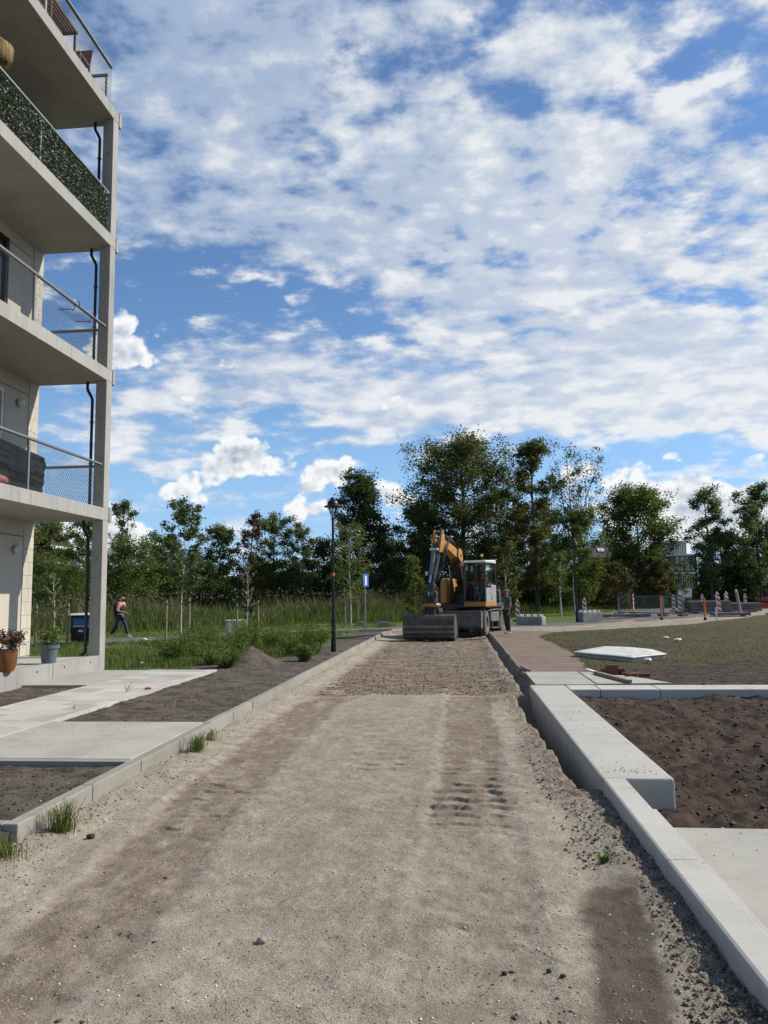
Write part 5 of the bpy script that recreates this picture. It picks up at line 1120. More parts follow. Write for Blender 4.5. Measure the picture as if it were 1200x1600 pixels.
# ================================================================== PEOPLE
def skin(name, V, Ed, Rd, m, parent, lvl=2):
    me = bpy.data.meshes.new(name); me.from_pydata([tuple(v) for v in V], Ed, []); me.materials.append(m)
    o = bpy.data.objects.new(name, me); COL.objects.link(o); o.parent = parent
    md = o.modifiers.new('skin', 'SKIN'); md.use_smooth_shade = True
    for i, sv in enumerate(me.skin_vertices[0].data):
        rr_ = Rd[i]; sv.radius = rr_ if hasattr(rr_, '__len__') else (rr_, rr_)
        sv.use_root = (i == 0)
    sb = o.modifiers.new('sub', 'SUBSURF'); sb.levels = lvl; sb.render_levels = lvl
    return o
def person(loc, rz, J, label, skinm, shirtm, trm, shoem, hairm=None, cap=None, sleeve=0.5, beard=None, vest=None, seated=False):
    """J: joint positions; figure faces -Y in its own frame"""
    t = thing('person', loc, rz, label, 'person')
    pel, che, nec, hed = [Vector(J[k]) for k in ('pelvis', 'chest', 'neck', 'head')]
    V = [pel, pel.lerp(che, 0.5), che, nec, nec.lerp(hed, 0.35), hed + Vector((0, 0, -0.035)), hed + Vector((0, 0, 0.06))]
    E2 = [(0, 1), (1, 2), (2, 3), (3, 4), (4, 5), (5, 6)]; R = [(0.145, 0.11), (0.135, 0.10), (0.15, 0.105), 0.055, 0.052, (0.075, 0.088), (0.078, 0.092)]
    for s in ('L', 'R'):
        i0 = len(V); V += [Vector(J['sh' + s]), Vector(J['el' + s]), Vector(J['wr' + s])]; E2 += [(2, i0), (i0, i0 + 1), (i0 + 1, i0 + 2)]; R += [0.062, 0.043, 0.028]
        i0 = len(V); V += [Vector(J['hip' + s]), Vector(J['kn' + s]), Vector(J['an' + s])]; E2 += [(0, i0), (i0, i0 + 1), (i0 + 1, i0 + 2)]; R += [0.085, 0.058, 0.040]
        # palm and fingers
        wr = Vector(J['wr' + s]); d = (wr - Vector(J['el' + s])).normalized(); sd_ = Vector((0, -1, 0)); sd_ = (sd_ - d * sd_.dot(d)).normalized(); pm = d.cross(sd_)
        i0 = len(V); V += [wr + d * 0.05, wr + d * 0.095]; E2 += [(i0 - 4, i0) if False else (i0 - 4, i0)]; R += [(0.022, 0.035), (0.018, 0.036)]
        E2[-1] = (i0 - 4, i0); E2.append((i0, i0 + 1))
    o = skin('body', V, E2, R, skinm, t)
    for s in ('L', 'R'):
        wr = Vector(J['wr' + s]); d = (wr - Vector(J['el' + s])).normalized(); sd_ = Vector((0, -1, 0)); sd_ = (sd_ - d * sd_.dot(d)).normalized()
        inn = Vector((-1 if s == 'L' else 1, 0, 0)); mb = MB()
        for k, (of, L) in enumerate(((0.027, 0.075), (0.009, 0.085), (-0.009, 0.078), (-0.026, 0.062))):
            b = wr + d * 0.085 + sd_ * of; mb.tube([b, b + d * L * 0.5 + inn * 0.006, b + d * L * 0.85 + inn * 0.026], [0.0095, 0.009, 0.0075], 6)
        b = wr + d * 0.035 + sd_ * 0.03; mb.tube([b, b + d * 0.03 + sd_ * 0.022, b + d * 0.06 + sd_ * 0.026 + inn * 0.012], [0.011, 0.0105, 0.009], 6)
        mb.build('fingers', skinm, t, True)
    # face
    f = Vector(J.get('face', (0, -1, 0))).normalized(); sdv = f.cross(Vector((0, 0, 1))).normalized()
    MB().tube([hed + f * 0.088 + Vector((0, 0, 0.025)), hed + f * 0.112 + Vector((0, 0, -0.012)), hed + f * 0.088 + Vector((0, 0, -0.022))], [0.008, 0.014, 0.010], 6).build('nose', skinm, t, True)
    MB().ball(hed + f * 0.084 + sdv * 0.032 + Vector((0, 0, 0.022)), 0.011, 8).ball(hed + f * 0.084 - sdv * 0.032 + Vector((0, 0, 0.022)), 0.011, 8).build('eyes', mdark, t, True)
    MB().ball(hed + sdv * 0.083, 0.028, 8, (0.5, 0.8, 1.2)).ball(hed - sdv * 0.083, 0.028, 8, (0.5, 0.8, 1.2)).build('ears', skinm, t, True)
    MB().box(hed + f * 0.088 + Vector((0, 0, -0.05)), (0.04, 0.02, 0.010), math.atan2(f.y, f.x) + math.pi / 2).build('mouth', simple('lips', (0.22, 0.08, 0.07), 0.5), t)
    # clothes
    Vs = [pel + Vector((0, 0, 0.02)), pel.lerp(che, 0.5), che, nec + Vector((0, 0, -0.025))]; Es = [(0, 1), (1, 2), (2, 3)]; Rs = [(0.165, 0.130), (0.155, 0.12), (0.172, 0.125), 0.075]
    for s in ('L', 'R'):
        i0 = len(Vs); a, b, c = Vector(J['sh' + s]), Vector(J['el' + s]), Vector(J['wr' + s])
        if sleeve <= 1: Vs += [a, a.lerp(b, sleeve)]; Es += [(2, i0), (i0, i0 + 1)]; Rs += [0.078, 0.064]
        else: Vs += [a, b, b.lerp(c, sleeve - 1)]; Es += [(2, i0), (i0, i0 + 1), (i0 + 1, i0 + 2)]; Rs += [0.078, 0.060, 0.045]
    skin('shirt', Vs, Es, Rs, shirtm, t)
    Vt = [pel + Vector((0, 0, 0.03))]; Et = []; Rt = [(0.160, 0.125)]
    for s in ('L', 'R'):
        i0 = len(Vt); h_, k_, a_ = Vector(J['hip' + s]), Vector(J['kn' + s]), Vector(J['an' + s])
        Vt += [h_, k_, k_.lerp(a_, 0.9)]; Et += [(0, i0), (i0, i0 + 1), (i0 + 1, i0 + 2)]; Rt += [0.102, 0.078, 0.062]
    skin('trousers', Vt, Et, Rt, trm, t)
    for s in ('L', 'R'):
        a = Vector(J['an' + s]); to = Vector(J.get('toe' + s, a + Vector((0, -0.17, -0.055))))
        he = a + (a - to).normalized() * 0.05 * Vector((1, 1, 0)).length; he = Vector((a.x - (to.x - a.x) * 0.28, a.y - (to.y - a.y) * 0.28, a.z - 0.045))
        skin('shoe', [he, a.lerp(to, 0.35) + Vector((0, 0, -0.012)), to], [(0, 1), (1, 2)], [(0.042, 0.042), (0.045, 0.045), (0.043, 0.032)], shoem, t, 1)
    if cap:
        MB().lathe([(0.0, 0.062), (0.085, 0.055), (0.102, 0.03), (0.106, 0.0), (0.0, -0.002)][::-1], hed + Vector((0, 0, 0.075)), 16).build('cap', cap, t, True)
        pk = MB(); c = hed + f * 0.125 + Vector((0, 0, 0.078)); pk.box(c, (0.13, 0.09, 0.012), math.atan2(f.y, f.x) + math.pi / 2); pk.build('cap_peak', cap, t, False, 0.004)
    if hairm: MB().ball(hed - f * 0.018 + Vector((0, 0, 0.052)), 0.102, 12, (0.93, 1.02, 0.86)).build('hair', hairm, t, True)
    if beard: MB().ball(hed + f * 0.045 + Vector((0, 0, -0.075)), 0.062, 10, (1.0, 0.9, 0.85)).build('beard', beard, t, True)
    if vest:
        skin('vest', [pel + Vector((0, 0, 0.06)), pel.lerp(che, 0.5), che, nec + Vector((0, 0, -0.055))], [(0, 1), (1, 2), (2, 3)], [(0.205, 0.165), (0.20, 0.16), (0.21, 0.165), 0.095], vest, t)
        MB().ball(che + Vector((0, 0.20, -0.10)), 0.20, 14, (0.85, 0.6, 1.25)).build('backpack', vest, t, True)
    return t
mteal = simple('teal_shirt', (0.045, 0.105, 0.10), 0.85, 0, 0.15); mdtr = simple('dark_trousers', (0.025, 0.024, 0.022), 0.9, 0, 0.2); mjeans = simple('blue_jeans', (0.015, 0.026, 0.058), 0.85, 0, 0.2)
mpink = simple('salmon_shirt', (0.52, 0.26, 0.20), 0.85, 0, 0.1); mcapm = simple('tan_cap', (0.30, 0.20, 0.15), 0.85); mshoe = simple('pale_shoes', (0.5, 0.49, 0.46), 0.7); mvest = simple('dark_vest', (0.02, 0.018, 0.025), 0.9)
mhivis = simple('orange_workwear', (0.50, 0.085, 0.025), 0.7, 0, 0.2); mbeard = simple('brown_hair', (0.05, 0.03, 0.02), 0.9); mbluet = simple('blue_workwear', (0.03, 0.14, 0.28), 0.85, 0, 0.2)
stand = dict(pelvis=(0, 0, 0.93), chest=(0, 0.01, 1.30), neck=(0, 0.0, 1.46), head=(0, -0.03, 1.61),
    shL=(0.19, 0.01, 1.41), elL=(0.235, 0.04, 1.12), wrL=(0.22, -0.03, 0.87), shR=(-0.19, 0.01, 1.41), elR=(-0.235, 0.05, 1.12), wrR=(-0.21, -0.04, 0.88),
    hipL=(0.095, 0, 0.88), knL=(0.115, -0.02, 0.48), anL=(0.12, 0.02, 0.09), hipR=(-0.095, 0, 0.88), knR=(-0.11, -0.01, 0.48), anR=(-0.13, 0.05, 0.09))
mp = at(793.5, 991.0)
person((mp[0], mp[1], 0.0), rad(-68), stand, 'worker in a teal shirt, dark trousers and cap standing beside the excavator wheels', mskin2, mteal, mdtr, mshoe, cap=mcapm, sleeve=0.55)
walk = dict(pelvis=(0, 0, 0.91), chest=(0, -0.03, 1.28), neck=(0, -0.05, 1.44), head=(0, -0.09, 1.60),
    shL=(0.19, -0.03, 1.39), elL=(0.24, 0.05, 1.11), wrL=(0.21, -0.17, 0.98), shR=(-0.19, -0.03, 1.39), elR=(-0.235, -0.02, 1.10), wrR=(-0.20, -0.27, 1.03),
    hipL=(0.095, 0, 0.87), knL=(0.10, -0.20, 0.49), anL=(0.10, -0.30, 0.10), hipR=(-0.095, 0, 0.87), knR=(-0.10, 0.08, 0.47), anR=(-0.10, 0.38, 0.13),
    toeL=(0.10, -0.46, 0.06), toeR=(-0.10, 0.26, 0.03))
wp_ = at(187, 997.5)
person((wp_[0], wp_[1], 0.0), rad(82), walk, 'bald bearded man in a salmon shirt and jeans walking past the reeds', mskin, mpink, mjeans, mshoe, beard=mbeard, sleeve=1.25, vest=mvest)

# ================================================================== EXCAVATOR
EX = thing('wheeled_excavator', (0.60, 34.19, RZ - 0.01), rad(-19), 'orange and white wheeled excavator with its wide ditch bucket lowered on the dirt road', 'excavator')
def ep(mb, name, m, smooth=False, bevel=0.0, parent=EX): return mb.build(name, m, parent, smooth, bevel)
# undercarriage
c = MB().bx(-0.45, 0.45, -1.75, 1.75, 0.55, 0.95).bx(-0.75, 0.75, -0.55, 0.55, 0.60, 0.98); c.lathe([(0.0, 0.93), (0.62, 0.93), (0.62, 1.16), (0.0, 1.16)], (0, 0, 0), 24)
ep(c, 'chassis', mmachgrey, False, 0.02)
def wheel(x, y, sgn, steer=0.0):
    M = Matrix.Translation((x, y, 0.54)) @ Matrix.Rotation(steer, 4, 'Z'); m = MB(M)
    pr = [(0.30, -0.13), (0.44, -0.145), (0.515, -0.12), (0.54, -0.08), (0.54, 0.08), (0.515, 0.12), (0.44, 0.145), (0.30, 0.13)]
    m.lathe(pr, (0, 0, 0), 40, 'X', False)
    for k in range(26):
        a = 2 * math.pi * k / 26
        for s in (-1, 1):
            R_ = Matrix.Rotation(a, 3, 'X') @ Matrix.Rotation(s * 0.5, 3, 'Z')
            p = Matrix.Rotation(a, 3, 'X') @ Vector((s * 0.06, 0, 0.545)); m.box(p, (0.12, 0.05, 0.035), R=R_)
    w_ = ep(m, 'wheel', mtyre, True)
    m2 = MB(M).lathe([(0.0, 0.05 * sgn), (0.10, 0.06 * sgn), (0.13, 0.02 * sgn), (0.24, 0.0), (0.27, 0.10 * sgn), (0.305, 0.135 * sgn), (0.31, 0.10 * sgn), (0.0, -0.02 * sgn)], (0, 0, 0), 28, 'X')
    for k in range(8): a = 2 * math.pi * k / 8; m2.lathe([(0, 0.0), (0.018, 0.0), (0.018, 0.03 * sgn), (0, 0.03 * sgn)], (0.03 * sgn, 0.16 * math.cos(a), 0.16 * math.sin(a)), 6, 'X')
    ep(m2, 'rim', mrim, True, parent=w_)
for y, st_ in ((-1.32, rad(7)), (1.32, rad(-4))):
    for s in (-1, 1):
        wheel(s * 0.96, y, s, st_)
        if y > 0 or True: wheel(s * 0.64, y, s, st_)
    ep(MB().tube([(-0.9, y, 0.54), (0.9, y, 0.54)], 0.10, 12).box((0, y, 0.54), (0.35, 0.35, 0.32)), 'axle', mmachgrey, False, 0.02)
for s in (-1, 1):
    ep(MB().prism([(-0.78, 1.05), (-0.62, 1.12), (0.62, 1.12), (0.78, 1.05), (0.78, 1.01), (0.62, 1.07), (-0.62, 1.07), (-0.78, 1.01)], s * 0.80, s * 1.08, 'X'), 'side_deck', mblade, False, 0.01)
    ep(MB().bx(s * 0.92 - 0.14, s * 0.92 + 0.14, -0.62, 0.62, 0.62, 1.0), 'toolbox', mblade, False, 0.02)
    for z in (0.30, 0.60): ep(MB().bx(s * 0.98 - 0.12, s * 0.98 + 0.12, -0.50, 0.5, z, z + 0.035), 'step', mblade, False, 0.008)
    ep(MB().bx(s * 1.06 - 0.02, s * 1.06 + 0.02, -0.50, -0.46, 0.3, 0.64).bx(s * 1.06 - 0.02, s * 1.06 + 0.02, 0.46, 0.5, 0.3, 0.64), 'step_bracket', mblade)
    for y in (-1.32, 1.32):
        a_ = [math.pi * k / 8 for k in range(9)]; pr = [(y + 0.66 * math.cos(a), 0.54 + 0.66 * math.sin(a)) for a in a_] + [(y + 0.62 * math.cos(a), 0.54 + 0.62 * math.sin(a)) for a in reversed(a_)]
        if s > 0 and y > 0 or s < 0: ep(MB().prism(pr[1:8] + pr[10:17], s * 0.80, s * 1.10, 'X'), 'mudguard', mblade)
# dozer blade at the front
prof = [(-2.02 + 0.10 * math.cos(t), 0.70 + 0.34 * math.sin(t)) for t in np.linspace(-1.4, 1.4, 9)]
prof2 = [(-2.06 + 0.10 * math.cos(t), 0.70 + 0.34 * math.sin(t)) for t in np.linspace(1.4, -1.4, 9)]
bl = ep(MB().prism([(p[0] - 0.08, p[1]) for p in prof] + [(p[0] - 0.08, p[1]) for p in prof2], -1.22, 1.06, 'X').bx(-1.22, 1.06, -2.12, -2.02, 1.03, 1.08), 'dozer_blade', mblade, False, 0.006)
ep(MB().bx(-1.22, 1.06, -2.14, -2.10, 0.36, 0.47), 'cutting_edge', mdirtysteel, parent=bl)
for s in (-1.23, 1.06): ep(MB().prism([(-2.14, 0.36), (-1.93, 0.40), (-1.90, 1.02), (-2.14, 1.06)], s, s + 0.03, 'X'), 'end_plate', mblade, parent=bl)
for s in (-0.45, 0.45): ep(MB().tube([(s, -1.2, 0.62), (s, -2.0, 0.60)], 0.06, 8), 'blade_arm', mmachgrey)
# upper structure, turned a little further to the left
U = Matrix.Translation((-0.09, 0, 0)) @ Matrix.Rotation(rad(0.4), 4, 'Z')
ep(MB(U).bx(-1.0, 1.15, -1.30, 1.4, 1.18, 1.36), 'platform', mmachgrey, False, 0.03)
def uprism(poly, a, b, ax='X'): return MB(U).prism(poly, a, b, ax)
ep(uprism([(0.30, 1.36), (1.45, 1.36), (1.62, 1.5), (1.62, 2.15), (1.35, 2.30), (0.30, 2.30)], -0.95, 0.62), 'engine_cover', mmachgrey, False, 0.06)
ep(uprism([(1.40, 1.0), (1.75, 1.05), (1.80, 1.9), (1.62, 2.0), (1.40, 1.9)], -0.95, 0.95), 'counterweight', mmachgrey, False, 0.05)
ep(uprism([(-1.38, 1.36), (0.28, 1.36), (0.28, 2.44), (-1.15, 2.46), (-1.36, 2.30)], -0.87, -0.60), 'fuel_tank', morange, False, 0.07)
ep(MB(U).bx(-1.15, -0.91, -1.2, 0.25, 1.36, 1.95), 'side_box', mmachgrey, False, 0.03)
ep(MB(U).bx(-0.42, 0.22, -0.75, 0.28, 1.36, 2.10), 'boom_seat', mmachgrey, False, 0.03)
# cab
cx0, cx1, cy0, cy1, cz0, cz1 = 0.27, 1.22, -1.62, 0.02, 1.40, 3.10
cab = ep(MB(U).bx(cx0, cx1, cy0, cy1, cz0 - 0.16, cz0 + 0.05), 'cab', morange, False, 0.03)
fr = MB(U)
for x in (cx0 + 0.03, cx1 - 0.03):
    fr.tube([(x, cy0 + 0.03, cz0), (x, cy0 + 0.05, 2.2), (x, cy0 + 0.16, cz1)], 0.032, 6); fr.tube([(x, cy1 - 0.04, cz0), (x, cy1 - 0.04, cz1)], 0.045, 6); fr.tube([(x, cy0 + 0.82, cz0), (x, cy0 + 0.82, cz1)], 0.03, 6)
    fr.tube([(x, cy0 + 0.16, cz1 - 0.02), (x, cy1, cz1 - 0.02)], 0.035, 6)
fr.tube([(cx0, cy0 + 0.03, cz0 + 0.05), (cx1, cy0 + 0.03, cz0 + 0.05)], 0.03, 6).tube([(cx0, cy0 + 0.15, cz1 - 0.03), (cx1, cy0 + 0.15, cz1 - 0.03)], 0.035, 6).tube([(cx0, cy0 + 0.055, 2.22), (cx1, cy0 + 0.055, 2.22)], 0.014, 6)
ep(fr, 'frame', mmachgrey, parent=cab)
ep(MB(U).add([(cx0 + 0.05, cy0 + 0.02, cz0 + 0.06), (cx1 - 0.05, cy0 + 0.02, cz0 + 0.06), (cx1 - 0.05, cy0 + 0.04, 2.2), (cx0 + 0.05, cy0 + 0.04, 2.2)], [(0, 1, 2, 3)]), 'windscreen', mclear, parent=cab)
ep(MB(U).add([(cx0 + 0.05, cy0 + 0.045, 2.23), (cx1 - 0.05, cy0 + 0.045, 2.23), (cx1 - 0.05, cy0 + 0.14, cz1 - 0.06), (cx0 + 0.05, cy0 + 0.14, cz1 - 0.06)], [(0, 1, 2, 3)]), 'windscreen', mclear, parent=cab)
for x in (cx0 + 0.01, cx1 - 0.01):
    for a, b in ((cy0 + 0.14, cy0 + 0.79), (cy0 + 0.85, cy1 - 0.08)): ep(MB(U).add([(x, a, cz0 + (0.63 if x > 1 else 0.1)), (x, b, cz0 + (0.63 if x > 1 else 0.1)), (x, b, cz1 - 0.08), (x, a, cz1 - 0.08)], [(0, 1, 2, 3)]), 'side_window', mclear, parent=cab)
mgreyw = simple('dusty_grey_paint', (0.30, 0.30, 0.285), 0.5, 0, 0.15, 6, grime=0.5)
dr = ep(MB(U).bx(cx1 - 0.035, cx1 + 0.008, cy0 + 0.10, cy0 + 0.80, cz0 + 0.02, cz0 + 0.62), 'door', mgreyw, False, 0.02, cab)
ep(MB(U).bx(cx1 - 0.035, cx1 + 0.006, cy0 + 0.84, cy1 - 0.02, cz0 + 0.02, cz0 + 0.74).bx(cx0 + 0.02, cx1 - 0.04, cy1 - 0.06, cy1 - 0.02, cz0, cz1 - 0.9), 'rear_panel', mgreyw, False, 0.02, cab)
ep(uprism([(cy0 + 0.02, cz1 - 0.03), (cy0 + 0.10, cz1 + 0.07), (cy1 - 0.05, cz1 + 0.13), (cy1 + 0.02, cz1 + 0.02), (cy1 + 0.02, cz1 - 0.03)], cx0 - 0.02, cx1 + 0.02), 'roof', mwhitep, False, 0.035, cab)
ep(MB(U).bx(cx0 + 0.12, cx1 - 0.12, cy0 + 0.16, cy0 + 0.6, cz1 + 0.10, cz1 + 0.125), 'roof_window', mdark, parent=cab)
ep(MB(U).tube([(cx0 + 0.55, -0.7, cz1 + 0.1), (cx0 + 0.55, -0.7, cz1 + 0.26)], 0.018, 8), 'beacon_post', mdark, parent=cab)
mamber = simple('amber_lens', (0.75, 0.42, 0.05), 0.2); ep(MB(U).lathe([(0, 0), (0.06, 0), (0.055, 0.09), (0.0, 0.12)], (cx0 + 0.55, -0.7, cz1 + 0.26), 12), 'beacon', mamber, True, parent=cab)
ep(MB(U).tube([(cx1 - 0.1, -0.3, cz1 + 0.08), (cx1 - 0.1, -0.3, cz1 + 0.32)], 0.008, 5), 'antenna', mdark, parent=cab)
# mirror, hand rails, wipers, seat
ep(MB(U).tube([(cx1 + 0.01, cy0 + 0.1, 2.7), (cx1 + 0.18, cy0 + 0.02, 2.66)], 0.012, 6).box((cx1 + 0.2, cy0 + 0.0, 2.5), (0.10, 0.04, 0.34)), 'mirror', mdark, False, 0.01, cab)
ep(MB(U).tube([(cx1 + 0.02, cy0 + 0.85, 1.6), (cx1 + 0.10, cy0 + 0.85, 1.62), (cx1 + 0.10, cy0 + 0.85, 2.15), (cx1 + 0.02, cy0 + 0.85, 2.17)], 0.014, 6), 'handrail', mwhitep, parent=cab)
ep(MB(U).tube([(cx1 - 0.15, cy0 + 0.02, 2.3), (cx1 - 0.45, cy0 + 0.10, 2.95)], 0.009, 5), 'wiper', mdark, parent=cab)
ep(MB(U).bx(0.50, 0.98, -0.85, -0.35, 1.75, 1.90).bx(0.50, 0.98, -0.36, -0.24, 1.85, 2.62).bx(0.55, 0.93, -0.82, -0.38, 1.45, 1.75), 'seat', mdark, False, 0.04, cab)
ep(MB(U).bx(0.36, 0.48, -0.9, -0.4, 1.9, 2.05).bx(1.0, 1.12, -0.9, -0.4, 1.9, 2.05).tube([(0.42, -0.9, 2.05), (0.42, -0.95, 2.2)], 0.02, 6).tube([(1.06, -0.9, 2.05), (1.06, -0.95, 2.2)], 0.02, 6), 'console', mdark, False, 0.01, cab)
# boom, second boom, stick
def beam(name, pts, ws, hs, m, parent=EX, bevel=0.015, close=True):
    """box section along points in the boom plane (x, y, z) with half width and half depth per point"""
    mb = MB(U); vs = []; fs = []
    for i, (p, w__, h__) in enumerate(zip(pts, ws, hs)):
        p = Vector(p); d = (Vector(pts[min(i + 1, len(pts) - 1)]) - Vector(pts[max(i - 1, 0)])).normalized(); sx = Vector((1, 0, 0)); n_ = sx.cross(d).normalized()
        vs += [p - sx * w__ - n_ * h__, p + sx * w__ - n_ * h__, p + sx * w__ + n_ * h__, p - sx * w__ + n_ * h__]
    for i in range(len(pts) - 1):
        for k in range(4): fs.append((i * 4 + k, i * 4 + (k + 1) % 4, i * 4 + 4 + (k + 1) % 4, i * 4 + 4 + k))
    fs += [(3, 2, 1, 0), tuple(range(len(vs) - 4, len(vs)))]
    mb.add(vs, fs); return ep(mb, name, m, False, bevel, parent)
bx_ = -0.10
mbrown = simple('dark_brown_paint', (0.10, 0.045, 0.02), 0.5, 0, 0.3, 5, grime=0.5)  # dark reddish brown paint of the lower boom
b1 = beam('boom', [(bx_, -0.55, 1.75), (bx_, -0.75, 2.4), (bx_, -1.1, 3.0), (bx_, -1.45, 3.38)], [0.17, 0.16, 0.16, 0.15], [0.16, 0.24, 0.26, 0.18], mbrown)
b2 = beam('upper_boom', [(bx_, -1.35, 3.36), (bx_, -2.0, 3.56), (bx_, -2.9, 3.80), (bx_, -3.38, 3.90)], [0.16, 0.15, 0.13, 0.11], [0.16, 0.18, 0.15, 0.10], morange)
for s in (-1, 1): ep(uprism([(-1.15, 3.25), (-1.35, 3.10), (-1.75, 3.35), (-1.65, 3.72), (-1.25, 3.62)], bx_ + s * 0.2 - 0.02, bx_ + s * 0.2 + 0.02), 'joint_plate', morange)
ep(MB(U).tube([(bx_ - 0.24, -1.42, 3.40), (bx_ + 0.24, -1.42, 3.40)], 0.07, 12), 'joint_pin', mdirtysteel)
for s in (-1, 1):
    cyl = ep(MB(U).tube([(bx_ + s * 0.30, -0.95, 1.55), (bx_ + s * 0.28, -1.35, 2.45)], 0.075, 12), 'boom_cylinder', mmachgrey, True)
    ep(MB(U).tube([(bx_ + s * 0.28, -1.35, 2.45), (bx_ + s * 0.27, -1.55, 2.95)], 0.04, 10), 'piston_rod', mchrome, True, parent=cyl)
cyl = ep(MB(U).tube([(bx_ , -1.9, 3.98), (bx_, -2.75, 4.14)], 0.07, 12), 'stick_cylinder', mmachgrey, True); ep(MB(U).tube([(bx_, -2.75, 4.14), (bx_, -3.42, 4.24)], 0.035, 10), 'piston_rod', mchrome, True, parent=cyl)
# stick: two tall ear plates at its head, box section below
sx0 = -0.14; ts = Vector((bx_ - 0.02, -3.45, 4.25)); bs_ = Vector((-0.22, -4.12, 2.12))
st = beam('stick', [tuple(ts.lerp(bs_, 0.22)), tuple(ts.lerp(bs_, 0.45)), tuple(ts.lerp(bs_, 0.8)), tuple(bs_)], [0.13, 0.13, 0.11, 0.09], [0.10, 0.18, 0.13, 0.09], mmachgrey)
for s in (-1, 1):
    a = ts.lerp(bs_, 0.38)
    pl = [(ts.y + 0.08, ts.z + 0.10), (ts.y - 0.08, ts.z + 0.10), (a.y - 0.20, a.z), (a.y + 0.22, a.z), (ts.y + 0.22, ts.z - 0.35)]
    ep(uprism(pl, bx_ - 0.03 + s * 0.165 - 0.035, bx_ - 0.03 + s * 0.165 + 0.035), 'stick_plate', morange, False, 0.01)
ep(MB(U).tube([(bx_ - 0.22, ts.y, ts.z), (bx_ + 0.18, ts.y, ts.z)], 0.06, 12), 'joint_pin', mdirtysteel)
a = ts.lerp(bs_, 0.36) + Vector((0, -0.24, 0.05)); b = ts.lerp(bs_, 0.80) + Vector((-0.02, -0.20, 0)); c = ts.lerp(bs_, 0.95) + Vector((-0.02, -0.24, 0))
ep(MB(U).box(tuple(a + Vector((0, -0.02, 0.02))), (0.34, 0.12, 0.09)), 'cylinder_bracket', mwhitep, False, 0.01)
cyl = ep(MB(U).tube([a, b], 0.085, 14), 'bucket_cylinder', simple('cylinder_grey', (0.16, 0.17, 0.18), 0.4, 0.3, 0.1, grime=0.2), True); ep(MB(U).tube([b, c], 0.045, 12), 'piston_rod', mchrome, True, parent=cyl)
ep(MB(U).box(tuple(b + Vector((-0.16, -0.05, 0.05))), (0.10, 0.10, 0.16)), 'work_light', mwhitep, False, 0.02)
# hoses
rh = random.Random(4)
for k in range(7):
    o_ = -0.22 + 0.045 * k; p0 = Vector((bx_ + 0.20 + rh.uniform(-0.03, 0.05), -3.0, 3.9)); p3 = bs_ + Vector((0.22 + rh.uniform(-0.06, 0.06), -0.1, 0.15))
    m1 = p0.lerp(p3, 0.3) + Vector((0.10 + 0.02 * k, -0.25 - 0.03 * k, 0.05)); m2 = p0.lerp(p3, 0.7) + Vector((0.06 + rh.uniform(0, 0.08), -0.18, 0))
    ep(MB(U).tube([p0, m1, m2, p3], 0.020, 6), 'hose', mhose, True)
for k in range(5):
    x = bx_ - 0.12 + 0.06 * k
    ep(MB(U).tube([(x, -0.6, 2.0), (x + rh.uniform(-.1, .1), -1.3, 2.35), (x, -1.5, 2.9), (x, -1.5, 3.5), (x, -1.9, 3.93), (x, -2.9, 4.12)], 0.018, 6), 'hose', mhose, True)
ep(MB(U).tube([(bx_ + 0.02, -2.35, 3.92), (bx_ + 0.02, -2.4, 4.02), (bx_ + 0.3, -2.6, 4.12), (bx_ + 0.3, -3.0, 4.12)], 0.014, 6), 'pipe', mwhitep, True)
# coupler and rotator
q = Vector((-0.22, -4.15, 0))
tool = MB(U).box((q.x, q.y, 2.02), (0.30, 0.30, 0.30)).box((q.x, q.y - 0.02, 1.72), (0.42, 0.34, 0.34)).box((q.x - 0.22, q.y - 0.12, 1.62), (0.12, 0.16, 0.5)).box((q.x + 0.22, q.y - 0.12, 1.58), (0.12, 0.16, 0.55)).box((q.x + 0.02, q.y - 0.2, 1.50), (0.5, 0.18, 0.22))
tool.tube([(q.x - 0.32, q.y, 2.0), (q.x + 0.28, q.y, 2.0)], 0.05, 10).tube([(q.x - 0.3, q.y - 0.15, 1.75), (q.x + 0.3, q.y - 0.15, 1.75)], 0.045, 10)
ep(tool, 'tilt_rotator', mmachgrey, False, 0.02)
ep(MB(U).tube([(q.x - 0.02, q.y - 0.26, 1.52), (q.x + 0.0, q.y - 0.27, 1.88)], 0.045, 10), 'tilt_cylinder', mchrome, True)
ep(MB(U).lathe([(0.0, 1.30), (0.33, 1.30), (0.36, 1.34), (0.36, 1.38), (0.33, 1.42), (0.0, 1.42)], (q.x, q.y, 0), 24), 'rotator_ring', morange, True)
ep(MB(U).lathe([(0.0, 1.22), (0.30, 1.22), (0.32, 1.30), (0.0, 1.30)], (q.x, q.y, 0), 24).bx(q.x - 0.38, q.x + 0.38, q.y - 0.2, q.y + 0.22, 1.06, 1.22), 'quick_coupler', mmachgrey, False, 0.02)
for k in range(6):
    s = rh.uniform(-0.3, 0.3); ep(MB(U).tube([(q.x + s, q.y - 0.1, 1.95), (q.x + s * 1.5, q.y - 0.3, 1.75), (q.x + s * 1.4, q.y - 0.32, 1.5), (q.x + s, q.y - 0.15, 1.32)], 0.016, 6), 'hose', mhose, True)
